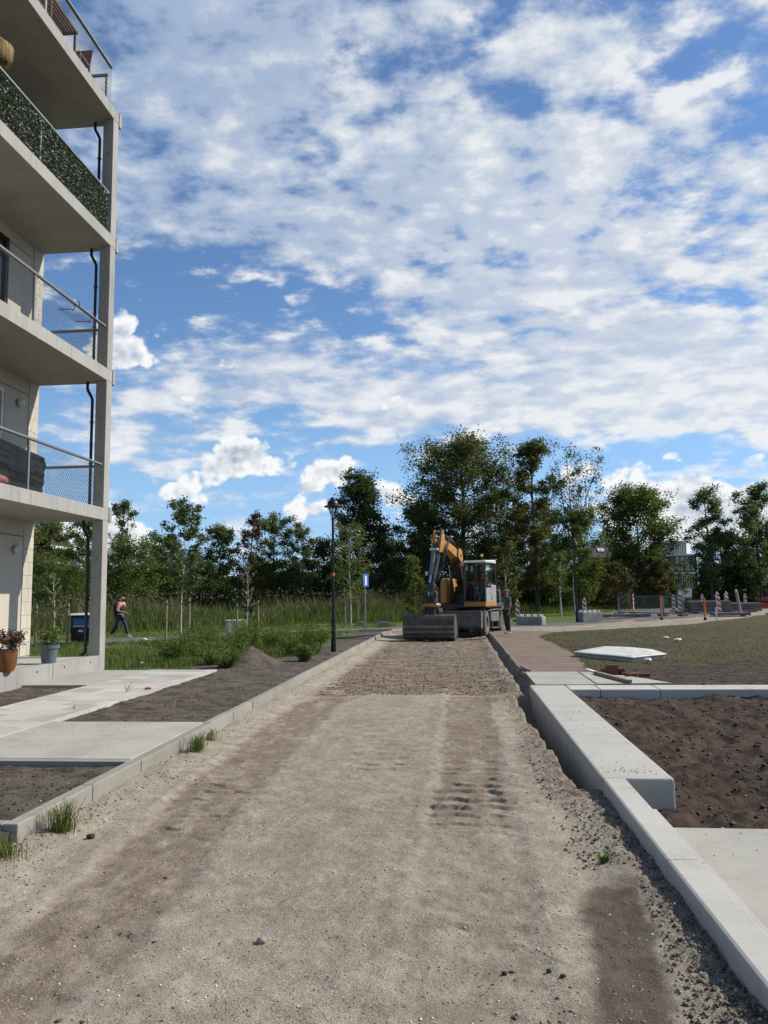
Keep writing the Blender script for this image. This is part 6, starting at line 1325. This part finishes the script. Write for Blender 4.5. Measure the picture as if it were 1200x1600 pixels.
# ditch cleaning bucket, back towards the camera
UB = U @ Matrix.Translation((-0.20, -4.42, 0.03)) @ Matrix.Rotation(rad(9), 4, 'Z')
sec = [(0.10, 0.98), (-0.12, 0.985), (-0.27, 0.93), (-0.36, 0.80), (-0.405, 0.62), (-0.41, 0.42), (-0.37, 0.22), (-0.27, 0.07), (-0.12, 0.0), (0.42, 0.02)]
inn = [(p[0] + (0.02 if i > 0 else 0), p[1] - 0.03 if i < 6 else p[1] + 0.025) for i, p in enumerate(sec)]
bk = MB(UB).prism(sec + inn[::-1], -1.0, 1.0, 'X'); bk = ep(bk, 'bucket', mdirtysteel, False, 0.004)
for s in (-1.0, 0.975): ep(MB(UB).prism(sec + [(0.45, 0.30), (0.20, 0.85)], s, s + 0.025, 'X'), 'side_plate', mdirtysteel, parent=bk)
for i, (k0, k1) in enumerate(((4, 5), (5, 6), (6, 7))):
    p0, p1 = sec[k0], sec[k1]; mid_ = ((p0[0] + p1[0]) / 2 - 0.016, (p0[1] + p1[1]) / 2); an = math.atan2(p1[1] - p0[1], p1[0] - p0[0])
    ep(MB(UB).box((0, mid_[0], mid_[1]), (1.99, 0.09, 0.014), R=Matrix.Rotation(an, 3, 'X')), 'wear_strip', mblade, parent=bk)
ep(MB(UB).bx(-1.0, 1.0, 0.08, 0.16, 0.94, 1.0), 'top_beam', mdirtysteel, parent=bk)
for s in (-0.22, 0.18): ep(MB(UB).prism([(-0.20, 0.95), (-0.12, 1.16), (0.14, 1.16), (0.22, 0.92)], s, s + 0.04, 'X'), 'lug', mdirtysteel, parent=bk)
# operator in the cab
OP = dict(pelvis=(0, 0.10, 0.52), chest=(0, 0.16, 0.88), neck=(0, 0.13, 1.05), head=(0, 0.09, 1.20), shL=(0.19, 0.13, 0.99), elL=(0.26, -0.06, 0.74), wrL=(0.26, -0.28, 0.74),
    shR=(-0.19, 0.13, 0.99), elR=(-0.26, -0.06, 0.74), wrR=(-0.26, -0.28, 0.74), hipL=(0.10, 0.06, 0.52), knL=(0.14, -0.38, 0.56), anL=(0.14, -0.50, 0.14), hipR=(-0.10, 0.06, 0.52), knR=(-0.14, -0.38, 0.56), anR=(-0.14, -0.50, 0.14))
mw = Matrix.Translation(EX.location) @ Matrix.Rotation(rad(-19), 4, 'Z') @ U @ Vector((0.74, -0.55, 1.44))
person(tuple(mw), rad(-18.6), OP, 'excavator operator in orange work top and blue trousers seated in the cab', mskin2, mhivis, mbluet, mdark, hairm=mbeard, sleeve=1.4)

# ================================================================== STREET FURNITURE AND SITE THINGS
def street_lamp(loc, label, H=4.42):
    t = thing('street_lamp', loc, 0, label, 'street lamp', 'black lantern street lamps')
    MB().lathe([(0, -0.1), (0.085, -0.1), (0.075, 0.25), (0.066, 0.9), (0.066, 1.16), (0.045, 1.22), (0.0, 1.22)], (0, 0, 0), 18).build('base', mblack, t, True)
    MB().lathe([(0, 1.2), (0.046, 1.2), (0.036, H - 0.52), (0.0, H - 0.52)], (0, 0, 0), 16).build('pole', mblack, t, True)
    for k in range(3):
        a = k * 2.094 + 0.5; ca, sa = math.cos(a), math.sin(a)
        MB().tube([(0, 0, H - 0.56), (0.075 * ca, 0.075 * sa, H - 0.46), (0.12 * ca, 0.12 * sa, H - 0.30), (0.15 * ca, 0.15 * sa, H - 0.20)], 0.010, 6).build('arm', mblack, t, True)
    MB().lathe([(0.0, H - 0.50), (0.05, H - 0.50), (0.10, H - 0.36), (0.135, H - 0.20), (0.0, H - 0.20)], (0, 0, 0), 18).build('glass', mclear, t, True)
    MB().lathe([(0.0, H - 0.21), (0.27, H - 0.215), (0.275, H - 0.195), (0.17, H - 0.14), (0.16, H - 0.06), (0.12, H - 0.02), (0.09, H - 0.01), (0.085, H + 0.04), (0.05, H + 0.08), (0.0, H + 0.09)], (0, 0, 0), 24).build('hood', mblack, t, True)
    return t
lp = street_lamp((-3.71, 22.9, -0.02), 'tall black lantern street lamp standing in the soil beside the left kerb', 4.50)
MB().lathe([(0, 2.20), (0.0455, 2.20), (0.0445, 2.30), (0.0, 2.30)], (0, 0, 0), 16).build('orange_sticker', morangeb, lp, True)
p = atg(902, 971); street_lamp((p[0], p[1], float(gz(np.array(p[0]), np.array(p[1])))), 'black lantern street lamp beside the concrete block with the white barrier post')
p = atY(296, 938, 46); street_lamp((p[0], 46, 0), 'black lantern street lamp in the reeds behind the staked young maple')
p = atY(1199, 917, 88); street_lamp((p[0], 88, 0.2), 'distant black lantern street lamp at the right picture edge')
p = atY(86, 942, 46); t = thing('street_lamp', (p[0], 46, 0), 0, 'slim grey lamp post with a white head seen between wall and column', 'street lamp')
MB().lathe([(0, 0), (0.05, 0), (0.035, 3.7), (0, 3.7)], (0, 0, 0), 12).build('pole', mgalv, t, True); MB().ball((0, 0, 3.8), 0.2, 14, (1, 1, 0.7)).build('head', mwhitep, t, True)
# blue road sign seen almost edge-on
p = at(571, 986); z1 = atY(570, 897, p[1])[2]; z0 = atY(570, 917, p[1])[2]
t = thing('road_sign', (p[0], p[1], 0), rad(72), 'blue road sign on a grey post seen almost edge-on', 'road sign')
MB().lathe([(0, -0.1), (0.035, -0.1), (0.035, 1.05), (0.027, 1.08), (0.027, z1), (0, z1)], (0, 0, 0), 12).build('post', mgalv, t, True)
pl_ = MB().bx(-0.30, 0.30, -0.045, -0.03, z0, z1).build('sign_plate', mblue, t, False, 0.004)
MB().bx(-0.10, 0.10, -0.049, -0.046, z0 + 0.08, z1 - 0.08).build('white_symbol', mwhite, pl_)
# waste container
p = at(107, 1003); p2 = at(135, 1003)
t = thing('waste_container', ((p[0]) + 0.44, p[1] + 0.45, 0), 0, 'dark waste container with a white lid and blue front panel, half hidden by the column', 'container')
MB().bx(-0.40, 0.40, -0.40, 0.40, 0, 0.98).build('body', mblack, t, False, 0.03)
MB().prism([(-0.5, 0.98), (0.5, 0.98), (0.42, 1.05), (-0.42, 1.05)], -0.42, 0.42, 'X').build('lid', mwhitep, t, False, 0.02)
MB().bx(-0.30, 0.36, -0.42, -0.402, 0.62, 0.86).build('blue_panel', mblue, t); MB().bx(-0.30, 0.36, -0.425, -0.402, 0.54, 0.61).build('pale_strip', simple('pale_blue_panel', (0.25, 0.40, 0.52), 0.5), t)
MB().bx(-0.08, 0.10, -0.425, -0.402, 0.36, 0.44).build('label_plate', mwhite, t)
for s in (-0.25, 0.10): MB().tube([(s - 0.05, 0, 1.04), (s - 0.05, 0, 1.22), (s - 0.03, 0, 1.27), (s + 0.03, 0, 1.27), (s + 0.05, 0, 1.22), (s + 0.05, 0, 1.04)], 0.015, 6).build('lifting_loop', mgalv, t, True)
# leaning pale block by the second sapling
p = at(362, 990); t = thing('utility_box', (p[0] + 0.1, p[1] + 0.3, 0), rad(28), 'pale grey utility box behind the second staked sapling', 'box')
MB().bx(-0.40, 0.40, -0.28, 0.28, -0.1, 0.55).build('body', mconc, t, False, 0.02); MB().bx(-0.42, 0.42, -0.30, 0.30, 0.55, 0.58).build('lid', mconc, t, False, 0.008)
for i, (u, v, wx, lb) in enumerate([(563, 977, 0.36, 'small pale concrete block lying in the grass left of the blue sign post'), (599, 978, 0.62, 'longer pale concrete block with a dark top, right of the blue sign')]):
    p = at(u, v); t = thing('concrete_block', (p[0], p[1], -0.03), rad(12), lb, 'concrete block')
    MB().prism([(-wx / 2, 0), (wx / 2, 0), (wx / 2, 0.18), (wx / 2 - 0.12, 0.27), (-wx / 2 + 0.12, 0.27), (-wx / 2, 0.18)], -0.2, 0.2, 'Y').build('body', moldc, t, False, 0.015)
    MB().bx(-wx / 4, wx / 4, -0.1, 0.1, 0.27, 0.33).build('top', mdark, t)
# studded concrete blocks
def lego(u0, u1, v, rz, label, h=0.5):
    a = atg(u0, v); b = atg(u1, v); W_ = (b[0] - a[0]); t = thing('studded_block', ((a[0] + b[0]) / 2, a[1] + 0.55, a[2]), rz, label, 'concrete block', 'studded concrete blocks')
    L = W_ * 0.92; MB().bx(-L / 2, L / 2, -0.32, 0.32, -0.05, h).build('body', moldc, t, False, 0.03)
    for i in range(4):
        for j in range(2): MB().lathe([(0.0, h), (0.10, h), (0.075, h + 0.10), (0.0, h + 0.11)], (-L / 2 + L * (i + 0.5) / 4, -0.16 + 0.32 * j, 0), 10).build('stud', mconc, t, False, 0.01)
    return t
lego(808, 856, 976, rad(-24), 'studded concrete block with broken edges right of the standing worker', 0.40)
lego(903, 948, 971, rad(28), 'studded concrete block beside the black lamp on the right')
# barrier beacons
def clip_poly(poly, x0, x1, z0, z1):
    def cut(pl, f, inter):
        out = []
        for i in range(len(pl)):
            a, b = pl[i], pl[(i + 1) % len(pl)]; fa, fb = f(a), f(b)
            if fa >= 0: out.append(a)
            if fa * fb < 0: t = fa / (fa - fb); out.append((a[0] + (b[0] - a[0]) * t, a[1] + (b[1] - a[1]) * t))
        return out
    for f in (lambda p: p[0] - x0, lambda p: x1 - p[0], lambda p: p[1] - z0, lambda p: z1 - p[1]):
        poly = cut(poly, f, None)
        if len(poly) < 3: return []
    return poly
def make_beacon(label, edge=None):
    t = thing('barrier_beacon', (0, 0, 0), 0, label, 'traffic beacon', 'red and white striped barrier beacons')
    MB().box((0, 0, 0.05), (0.50, 0.34, 0.10)).build('foot', mrubber, t, False, 0.02)
    MB().bx(-0.12, 0.12, -0.025, 0.025, 0.14, 1.14).bx(-0.03, 0.03, -0.02, 0.02, 0.08, 0.16).build('panel', mwhite if not edge else edge, t, False, 0.01)
    MB().lathe([(0, 1.14), (0.045, 1.14), (0.05, 1.18), (0.04, 1.25), (0, 1.26)], (0, 0, 0), 12).build('cap', mwhite, t, True)
    if edge:
        MB().bx(-0.11, 0.11, -0.029, -0.026, 0.15, 1.13).build('front_face', mwhite, t)
    for k in range(-1, 5):
        z = 0.08 + k * 0.30; pl = clip_poly([(-0.2, z + 0.20), (0.2, z - 0.10), (0.2, z + 0.06), (-0.2, z + 0.36)][::1], -0.105, 0.105, 0.16, 1.12)
        if len(pl) >= 3:
            MB().prism(pl, -0.034, -0.030, 'Y').build('red_stripe', mred, t)
            if not edge: MB().prism(pl, 0.0265, 0.030, 'Y').build('red_stripe', mred, t)
    return t
bc0 = make_beacon('striped beacon with an orange edge behind the block beside the standing worker', morangeb)
def put_beacon(o, u, vb, vt, rz, tilt=0.0, label=None):
    p = atg(u, vb); top = atY(u, vt, p[1])[2]; s = (top - p[2]) / 1.26; o.location = (p[0], p[1], p[2]); o.scale = (min(s, 1.25),) * 2 + (s,)
    o.rotation_euler = (0, tilt, rz); o['label'] = label or o['label']; return o
put_beacon(bc0, 809, 971, 937, rad(8))
bw = make_beacon('striped beacon standing behind the studded block beside the lamp')
put_beacon(bw, 914, 967, 934, rad(-6))
for (u, vb, vt, rz, ti, lb) in [(990, 959.5, 928, rad(66), 0.0, 'narrow orange looking striped beacon inside the wire fence, seen edge-on'), (1053, 956, 929, rad(-8), 0, 'left one of the two striped beacons behind the right end of the wire fence'),
        (1063, 958, 926, rad(5), 0, 'right one of the two striped beacons behind the right end of the wire fence'), (1098, 951, 928, rad(4), 0, 'striped beacon behind the dark slab stack, next to the orange stake'),
        (1125, 961, 924, rad(20), -0.10, 'largest striped beacon, leaning left in front of the slab stack'), (1137, 957, 924, rad(22), -0.04, 'striped beacon just right of the largest leaning one'), (1165, 951, 927, rad(-4), 0.02, 'striped beacon right of the tilted grey post')]:
    c = copy_tree(bc0 if 'orange looking' in lb else bw); put_beacon(c, u, vb, vt, rz, ti, lb)
p = atg(1158, 959); q = atY(1150, 924, p[1]); t = thing('marker_post', tuple(p), 0, 'tilted grey wooden marker post between two striped beacons', 'post')
MB().tube([(0, 0, -0.05), (q[0] - p[0], 0, q[2] - p[2])], 0.09, 8).build('post', moldc, t, False); 
MB().lathe([(0, 0), (0.08, 0), (0.05, 0.1), (0, 0.12)], (q[0] - p[0], 0, q[2] - p[2]), 8).build('tip', mwhitep, t, True)
p = atg(1120, 968); q = atY(1118, 950, p[1]); t = thing('marker_post', tuple(p), 0, 'short thin white post in front of the largest leaning beacon', 'post'); MB().tube([(0, 0, -0.05), (q[0] - p[0], 0, q[2] - p[2])], 0.035, 8).build('post', mwhitep, t)
MB().tube([(-0.02, 0, q[2] - p[2] - 0.03), (0.02, 0, q[2] - p[2] + 0.05)], 0.04, 8).build('tip', mwhite, t)
for i, (u, vb, vt) in enumerate([(1034, 968, 932), (1102, 968, 934)]):
    p = atg(u, vb); q = atY(u, vt, p[1]); t = thing('orange_stake', tuple(p), 0, ['orange stake in front of the middle of the wire fence', 'orange stake just left of the short white post'][i], 'stake', 'orange marker stakes')
    MB().tube([(0, 0, -0.05), (0, 0, q[2] - p[2])], 0.05, 8).build('post', morangeb, t); MB().tube([(0, 0, -0.02), (0, 0, 0.10)], 0.08, 8).build('sleeve', mrubber, t)
# wire fence panels
def fence(ua, va, ub, vb, vtop, label):
    a = atg(ua, va); b = atg(ub, vb); top = atY(ua, vtop, a[1])[2] - a[2]; L = math.hypot(b[0] - a[0], b[1] - a[1]); an = math.atan2(b[1] - a[1], b[0] - a[0])
    t = thing('site_fence', tuple(a), an, label, 'fence', 'low wire site fences'); mf = simple('fence_green_grey', (0.13, 0.19, 0.18), 0.5, 0.3)
    for x in (0, L): MB().tube([(x, 0, 0), (x, 0, top)], 0.045, 8).build('post', mf, t, True); MB().bx(x - 0.15, x + 0.15, -0.3, 0.3, 0, 0.1).build('foot', mrubber, t, False, 0.02)
    for z in (0.15, top): MB().tube([(0, 0, z), (L, 0, z)], 0.035, 8).build('rail', mf, t, True)
    wv = MB(); k = 0.15
    while k < L: wv.tube([(k, 0, 0.15), (k, 0, top)], 0.006, 3, False); k += 0.15
    for j in range(1, 7): z = 0.15 + (top - 0.15) * j / 7; wv.tube([(0, 0, z), (L, 0, z)], 0.006, 3, False)
    o = wv.build('wire_mesh', mf, t); o['kind'] = 'stuff'
fence(967, 960, 1036, 961, 932, 'longer panel of the low wire site fence, around the orange looking beacon')
fence(1037, 962, 1067, 963, 932, 'short panel of the low wire site fence, in front of the two beacons')
# white switch box on legs
p = atg(1045, 949); t = thing('switch_box', (p[0] + 0.9, 68, 0.1), 0, 'white box on two legs above the two beacons behind the fence', 'box')
zt_ = atY(1050, 920, 68)[2] - 0.1; MB().bx(-0.55, 0.55, -0.2, 0.2, zt_ - 0.75, zt_).build('body', mwhitep, t, False, 0.02)
for s in (-0.45, 0.45): MB().bx(s - 0.04, s + 0.04, -0.04, 0.04, 0, zt_ - 0.75).build('leg', mgalv, t)
MB().bx(-0.5, -0.03, -0.215, -0.202, zt_ - 0.7, zt_ - 0.05).bx(0.03, 0.5, -0.215, -0.202, zt_ - 0.7, zt_ - 0.05).build('door', mwhite, t)
# slab stacks
mdkc = mat('dark_concrete', concrete_fn((0.17, 0.155, 0.135), (0.09, 0.08, 0.07), 0.7, 0.5, 0.3, 2.0, rnd=0.4))
def stack(u, v, rz, L, Wd, nL, nR, label):
    p = atg(u, v); t = thing('slab_stack', tuple(p), rz, label, 'stack of slabs', 'stacks of concrete slabs'); r_ = random.Random(int(u))
    for k in range(nL):
        for j in range(nR):
            MB().box((r_.uniform(-.05, .05), (j - (nR - 1) / 2) * Wd, 0.10 + k * 0.19), (L, Wd * 0.94, 0.16), r_.uniform(-.02, .02)).build('slab', mdkc, t, False, 0.012)
    for s in (-0.35, 0.35): MB().bx(s * L - 0.05, s * L + 0.05, -nR * Wd / 2, nR * Wd / 2, -0.02, 0.02).build('bearer', mwood, t)
stack(1105, 957, rad(6), 2.6, 0.5, 4, 3, 'dark stack of concrete slabs behind the orange stake'); stack(1150, 955, rad(3), 2.8, 0.6, 3, 3, 'lower stack of concrete slabs behind the tilted grey post')
stack(1140, 962, rad(-4), 2.0, 0.4, 1, 2, 'single layer of pale slabs under the striped beacons'); stack(975, 964, rad(4), 3.0, 0.35, 1, 2, 'flat dark slabs at the left foot of the wire fence')
# red and white barrier boards at the right edge
p = atg(1198, 960); a = atY(1190, 950, p[1]); t = thing('site_barrier', (a[0], p[1], p[2]), 0, 'red barrier boards cut by the right picture edge', 'barrier')
for (va, vb) in ((933, 938.5), (943, 950)):
    z1_, z0_ = atY(1190, va, p[1])[2] - p[2], atY(1190, vb, p[1])[2] - p[2]; b_ = MB().bx(0, 3.0, -0.02, 0.02, z0_, z1_).build('board', mred, t, False, 0.01)
    for k in range(3): MB().bx(0.7 + k * 0.9, 1.15 + k * 0.9, -0.026, -0.0215, z0_ + 0.005, z1_ - 0.005).build('white_band', mwhite, b_)
for x in (0.5, 2.6): MB().bx(x - 0.03, x + 0.03, 0.022, 0.06, 0, z1_ + 0.45).build('post', mgalv, t); MB().bx(x - 0.2, x + 0.2, -0.3, 0.3, 0, 0.08).build('foot', mrubber, t, False, 0.02)
# wrapped white sheet lying on the field
pts2 = [P2(895, 1022), P2(925, 1025), P2(960, 1028), P2(987, 1031), P2(1015, 1028), P2(1042, 1025), P2(1020, 1018), P2(985, 1014.5), P2(945, 1013), P2(915, 1018)]
cx_, cy_ = np.mean([p[0] for p in pts2]), np.mean([p[1] for p in pts2]); t = thing('wrapped_panel', (cx_, cy_, 0), 0, 'large pale flat bag of material lying on the ground right of the brick path', 'flat bag')
N_ = 60; ang = np.linspace(0, 2 * math.pi, N_, endpoint=False); PA = np.array(pts2) - [cx_, cy_]
per = np.array([PA[int(k * len(PA) / N_)] * (1 - (k * len(PA) / N_) % 1) + PA[(int(k * len(PA) / N_) + 1) % len(PA)] * ((k * len(PA) / N_) % 1) for k in range(N_)])
rings = []; 
for (f, z) in ((0.95, -0.06), (0.955, 0.03), (1.0, 0.04), (0.997, 0.055), (0.97, 0.066), (0.75, 0.075), (0.5, 0.085), (0.25, 0.092), (0.02, 0.092)):
    q_ = per * f; zz2 = z + (0.035 * fbm(q_[:, 0], q_[:, 1], 2.2, 3) + 0.012 * fbm(q_[:, 0], q_[:, 1], 9, 3)) * (1 if z > 0.07 else 0); rings.append(np.column_stack([q_, zz2]))
V = np.concatenate(rings); i = np.arange(len(rings) - 1)[:, None] * N_ + np.arange(N_)[None]; j = np.arange(len(rings) - 1)[:, None] * N_ + (np.arange(N_)[None] + 1) % N_
Q_ = np.stack([i, j, j + N_, i + N_], -1).reshape(-1, 4)
mbag = simple('dusty_white_sheet', (0.52, 0.52, 0.48), 0.6, 0, 0.12, 4, 0.2, 20, grime=0.35)
npmesh('cover', V, Q_, mbag, smooth=True, parent=t); MB().prism([(p[0] * 0.93, p[1] * 0.93) for p in PA], -0.08, -0.01, 'Z').build('underside', mrubber, t)
# loose red bricks, plank, paper, litter
rb = random.Random(9)
bp_ = [(-0.22, 0.0, 0, 5), (0.02, 0.03, 0, -8), (0.25, -0.02, 0, 12), (-0.12, 0.13, 0, 88), (0.14, 0.14, 0, 70), (-0.10, 0.03, 1, 2), (0.13, 0.02, 1, -6), (0.0, 0.03, 2, 6)]
p = at(957, 1055); t = thing('brick_pile', (p[0], p[1], 0.0), 0, 'small pile of dark red bricks behind the white cross wall', 'brick pile')
for (a, b, k, d) in bp_: MB().box((a, b, 0.03 + 0.068 * k), (0.21, 0.10, 0.065), rad(d)).build('brick', mbrickr, t, False, 0.006)
p = at(975, 1058); t = thing('brick_pile', (p[0] + 0.15, p[1] + 0.1, 0.0), 0, 'few loose dark red bricks right of the small brick pile', 'brick pile')
for (a, b, d) in ((0, 0, 20), (0.24, -0.03, -12), (0.1, 0.14, 50)): MB().box((a, b, 0.03), (0.21, 0.10, 0.065), rad(d)).build('brick', mbrickr, t, False, 0.006)
a = at(930, 1050, 0.05); b = at(984, 1064, 0.05); L = math.hypot(b[0] - a[0], b[1] - a[1]); an = math.atan2(b[1] - a[1], b[0] - a[0])
o = MB().box((0, 0, 0), (L, 0.09, 0.055)).build('plank', mwood, None, False, 0.004); o.location = ((a[0] + b[0]) / 2, (a[1] + b[1]) / 2, 0.042); o.rotation_euler.z = an; tag(o, 'weathered brown plank lying across the concrete slabs behind the cross wall', 'plank')
a = at(917, 1046, 0.01); b = at(935, 1052, 0.01); o = MB().box((0, 0, 0), (math.hypot(b[0] - a[0], b[1] - a[1]), 0.08, 0.012)).build('white_strip', mwhite, None); o.location = ((a[0] + b[0]) / 2, (a[1] + b[1]) / 2, 0.022); o.rotation_euler.z = math.atan2(b[1] - a[1], b[0] - a[0]); tag(o, 'white strip lying left of the weathered plank', 'strip')
a = at(812, 1042, 0.01); b = at(818, 1051, 0.01); o = MB().box((0, 0, 0), (0.9, 0.05, 0.05)).build('plank', mwood, None, False, 0.004); o.location = (1.38, 16.6, 0.025); o.rotation_euler.z = rad(96); tag(o, 'thin wooden batten on the edge of the brick path before the first slab', 'plank')
def litter(u, v, s, label, m=mwhite, seed=0):
    p = atg(u, v); rr_ = random.Random(seed); mb = MB().ball((0, 0, 0), s, 10, (1.3, 0.8, 0.5)); mb.v = [tuple(c * (1 + rr_.uniform(-0.3, 0.3)) for c in a) for a in mb.v]
    o = mb.build('litter', m); o.location = (p[0], p[1], p[2] + s * 0.3); tag(o, label, 'litter')
litter(1059, 1001, 0.10, 'crumpled white plastic scrap on the trodden grass beyond the flat bag', seed=1); litter(1040, 997, 0.08, 'flatter white scrap left of the crumpled plastic scrap', seed=2)
litter(1012, 1032, 0.07, 'crumpled white paper at the right front corner of the flat bag', seed=3); litter(226, 1000, 0.08, 'white scrap on the far path right of the walking man', seed=4)
litter(221, 1037, 0.06, 'white scrap in the grass beyond the tile path', seed=5); litter(232, 1077, 0.05, 'small pink scrap at the edge of the tile path', simple('pink_plastic', (0.6, 0.08, 0.15), 0.5), 6)
litter(1100, 1070, 0.035, 'dark clod lying on top of the white cross wall', mdk, 8); litter(926, 1024, 0.0301, 'white pebble beside the flat bag', mlight, 9)

# ================================================================== DISTANT BUILDINGS
def far_block(u0, u1, vt, vb, Yd, floors, name, label, wallm, wins):
    a = atY(u0, vt, Yd); b = atY(u1, vt, Yd); x0, x1, H = a[0], b[0], a[2]; hb = max(0, atY(u0, vb, Yd)[2] - 0.5) if vb else 0
    t = thing(name, ((x0 + x1) / 2, Yd, 0), 0, label, 'building'); W_ = x1 - x0
    MB().bx(-W_ / 2, W_ / 2, 0, 8, -0.5, H - 0.25).build('wall', wallm, t); MB().bx(-W_ / 2 - 0.25, W_ / 2 + 0.25, -0.3, 8.2, H - 0.25, H).build('roof', mwhitep, t)
    fh = 2.9; k = 0
    z = H - 0.45
    for f in range(floors):
        z1 = z - f * fh; z0 = z1 - 2.1
        MB().bx(-W_ / 2 - 0.1, W_ / 2 + 0.1, -0.35, 0.0, z0 - 0.65, z0 - 0.4).build('floor_band', mwhitep, t)
        for i in range(wins):
            xa = -W_ / 2 + 0.35 + i * (W_ - 0.5) / wins; xb = xa + (W_ - 0.5) / wins - 0.30
            wd = MB().bx(xa, xb, -0.06, 0.05, z0, z0 + 0.1).bx(xa, xb, -0.06, 0.05, z1 - 0.1, z1).bx(xa, xa + 0.1, -0.06, 0.05, z0 + 0.1, z1 - 0.1).bx(xb - 0.1, xb, -0.06, 0.05, z0 + 0.1, z1 - 0.1).build('window', mwhitep, t)
            MB().bx(xa + 0.1, xb - 0.1, -0.03, -0.01, z0 + 0.1, z1 - 0.1).build('pane', mglass, wd)
    return t
mfar = simple('pale_brick_far', (0.30, 0.27, 0.22), 0.9, 0, 0.1, 2); mfar2 = simple('brown_brick_far', (0.12, 0.085, 0.065), 0.9, 0, 0.15, 2)
far_block(1033, 1072, 846, 0, 132, 3, 'apartment_block', 'pale four storey apartment block seen above the reddish shrub', mfar, 5)
far_block(1052, 1088, 866, 0, 128, 3, 'apartment_block', 'brown lower wing with white balconies in front of the pale block', mfar2, 4)
a = atY(930, 872, 112); b = atY(966, 872, 112); z1 = atY(945, 848, 112)[2]; W_ = b[0] - a[0] + 3
t = thing('house', ((a[0] + b[0]) / 2, 114, 0), 0, 'house with a dark brown hipped roof between the V shaped tree and the round tree', 'house')
MB().bx(-W_ / 2, W_ / 2, -3.5, 3.5, -0.5, a[2]).build('wall', mfar2, t); zb = a[2]
rf = MB().add([(-W_ / 2 - .3, -3.9, zb), (W_ / 2 + .3, -3.9, zb), (W_ / 2 + .3, 3.9, zb), (-W_ / 2 - .3, 3.9, zb), (-W_ / 4, 0, z1), (W_ / 4, 0, z1)], [(0, 1, 5, 4), (1, 2, 5), (2, 3, 4, 5), (3, 0, 4), (3, 2, 1, 0)]).build('roof', simple('dark_roof_tiles', (0.05, 0.035, 0.032), 0.7), t)
d = Vector((0, 3.9, z1 - zb)).normalized(); MB().box((-W_ / 8, -2.0, zb + (z1 - zb) * 0.49 + 0.08), (0.9, 1.0, 0.12), R=Matrix.Rotation(math.atan2(z1 - zb, 3.9), 3, 'X')).build('skylight', mwhitep, rf)
wd = MB().bx(-1.6, -0.6, -3.56, -3.48, 1.2, 2.6).build('window', mwhitep, t); MB().bx(-1.5, -0.7, -3.58, -3.565, 1.3, 2.5).build('pane', mglass, wd)
a = atY(36, 851, 74); b = atY(69, 851, 74); z1 = atY(50, 826, 74)[2]; W_ = b[0] - a[0]
t = thing('house', (a[0], 78, 0), 0, 'house with white eaves glimpsed behind the building wall on the left', 'house')
MB().bx(-W_, W_ * 0.8, -3, 3, -0.5, a[2] - 0.3).build('wall', mfar2, t); MB().bx(-W_ - 0.3, W_, -4, 4, a[2] - 0.3, a[2]).build('eaves', mwhitep, t)
MB().prism([(-4, a[2] + 0.003), (4, a[2] + 0.003), (0, z1)], -W_, W_ * 0.7, 'X').build('roof', MATS['dark_roof_tiles'], t)
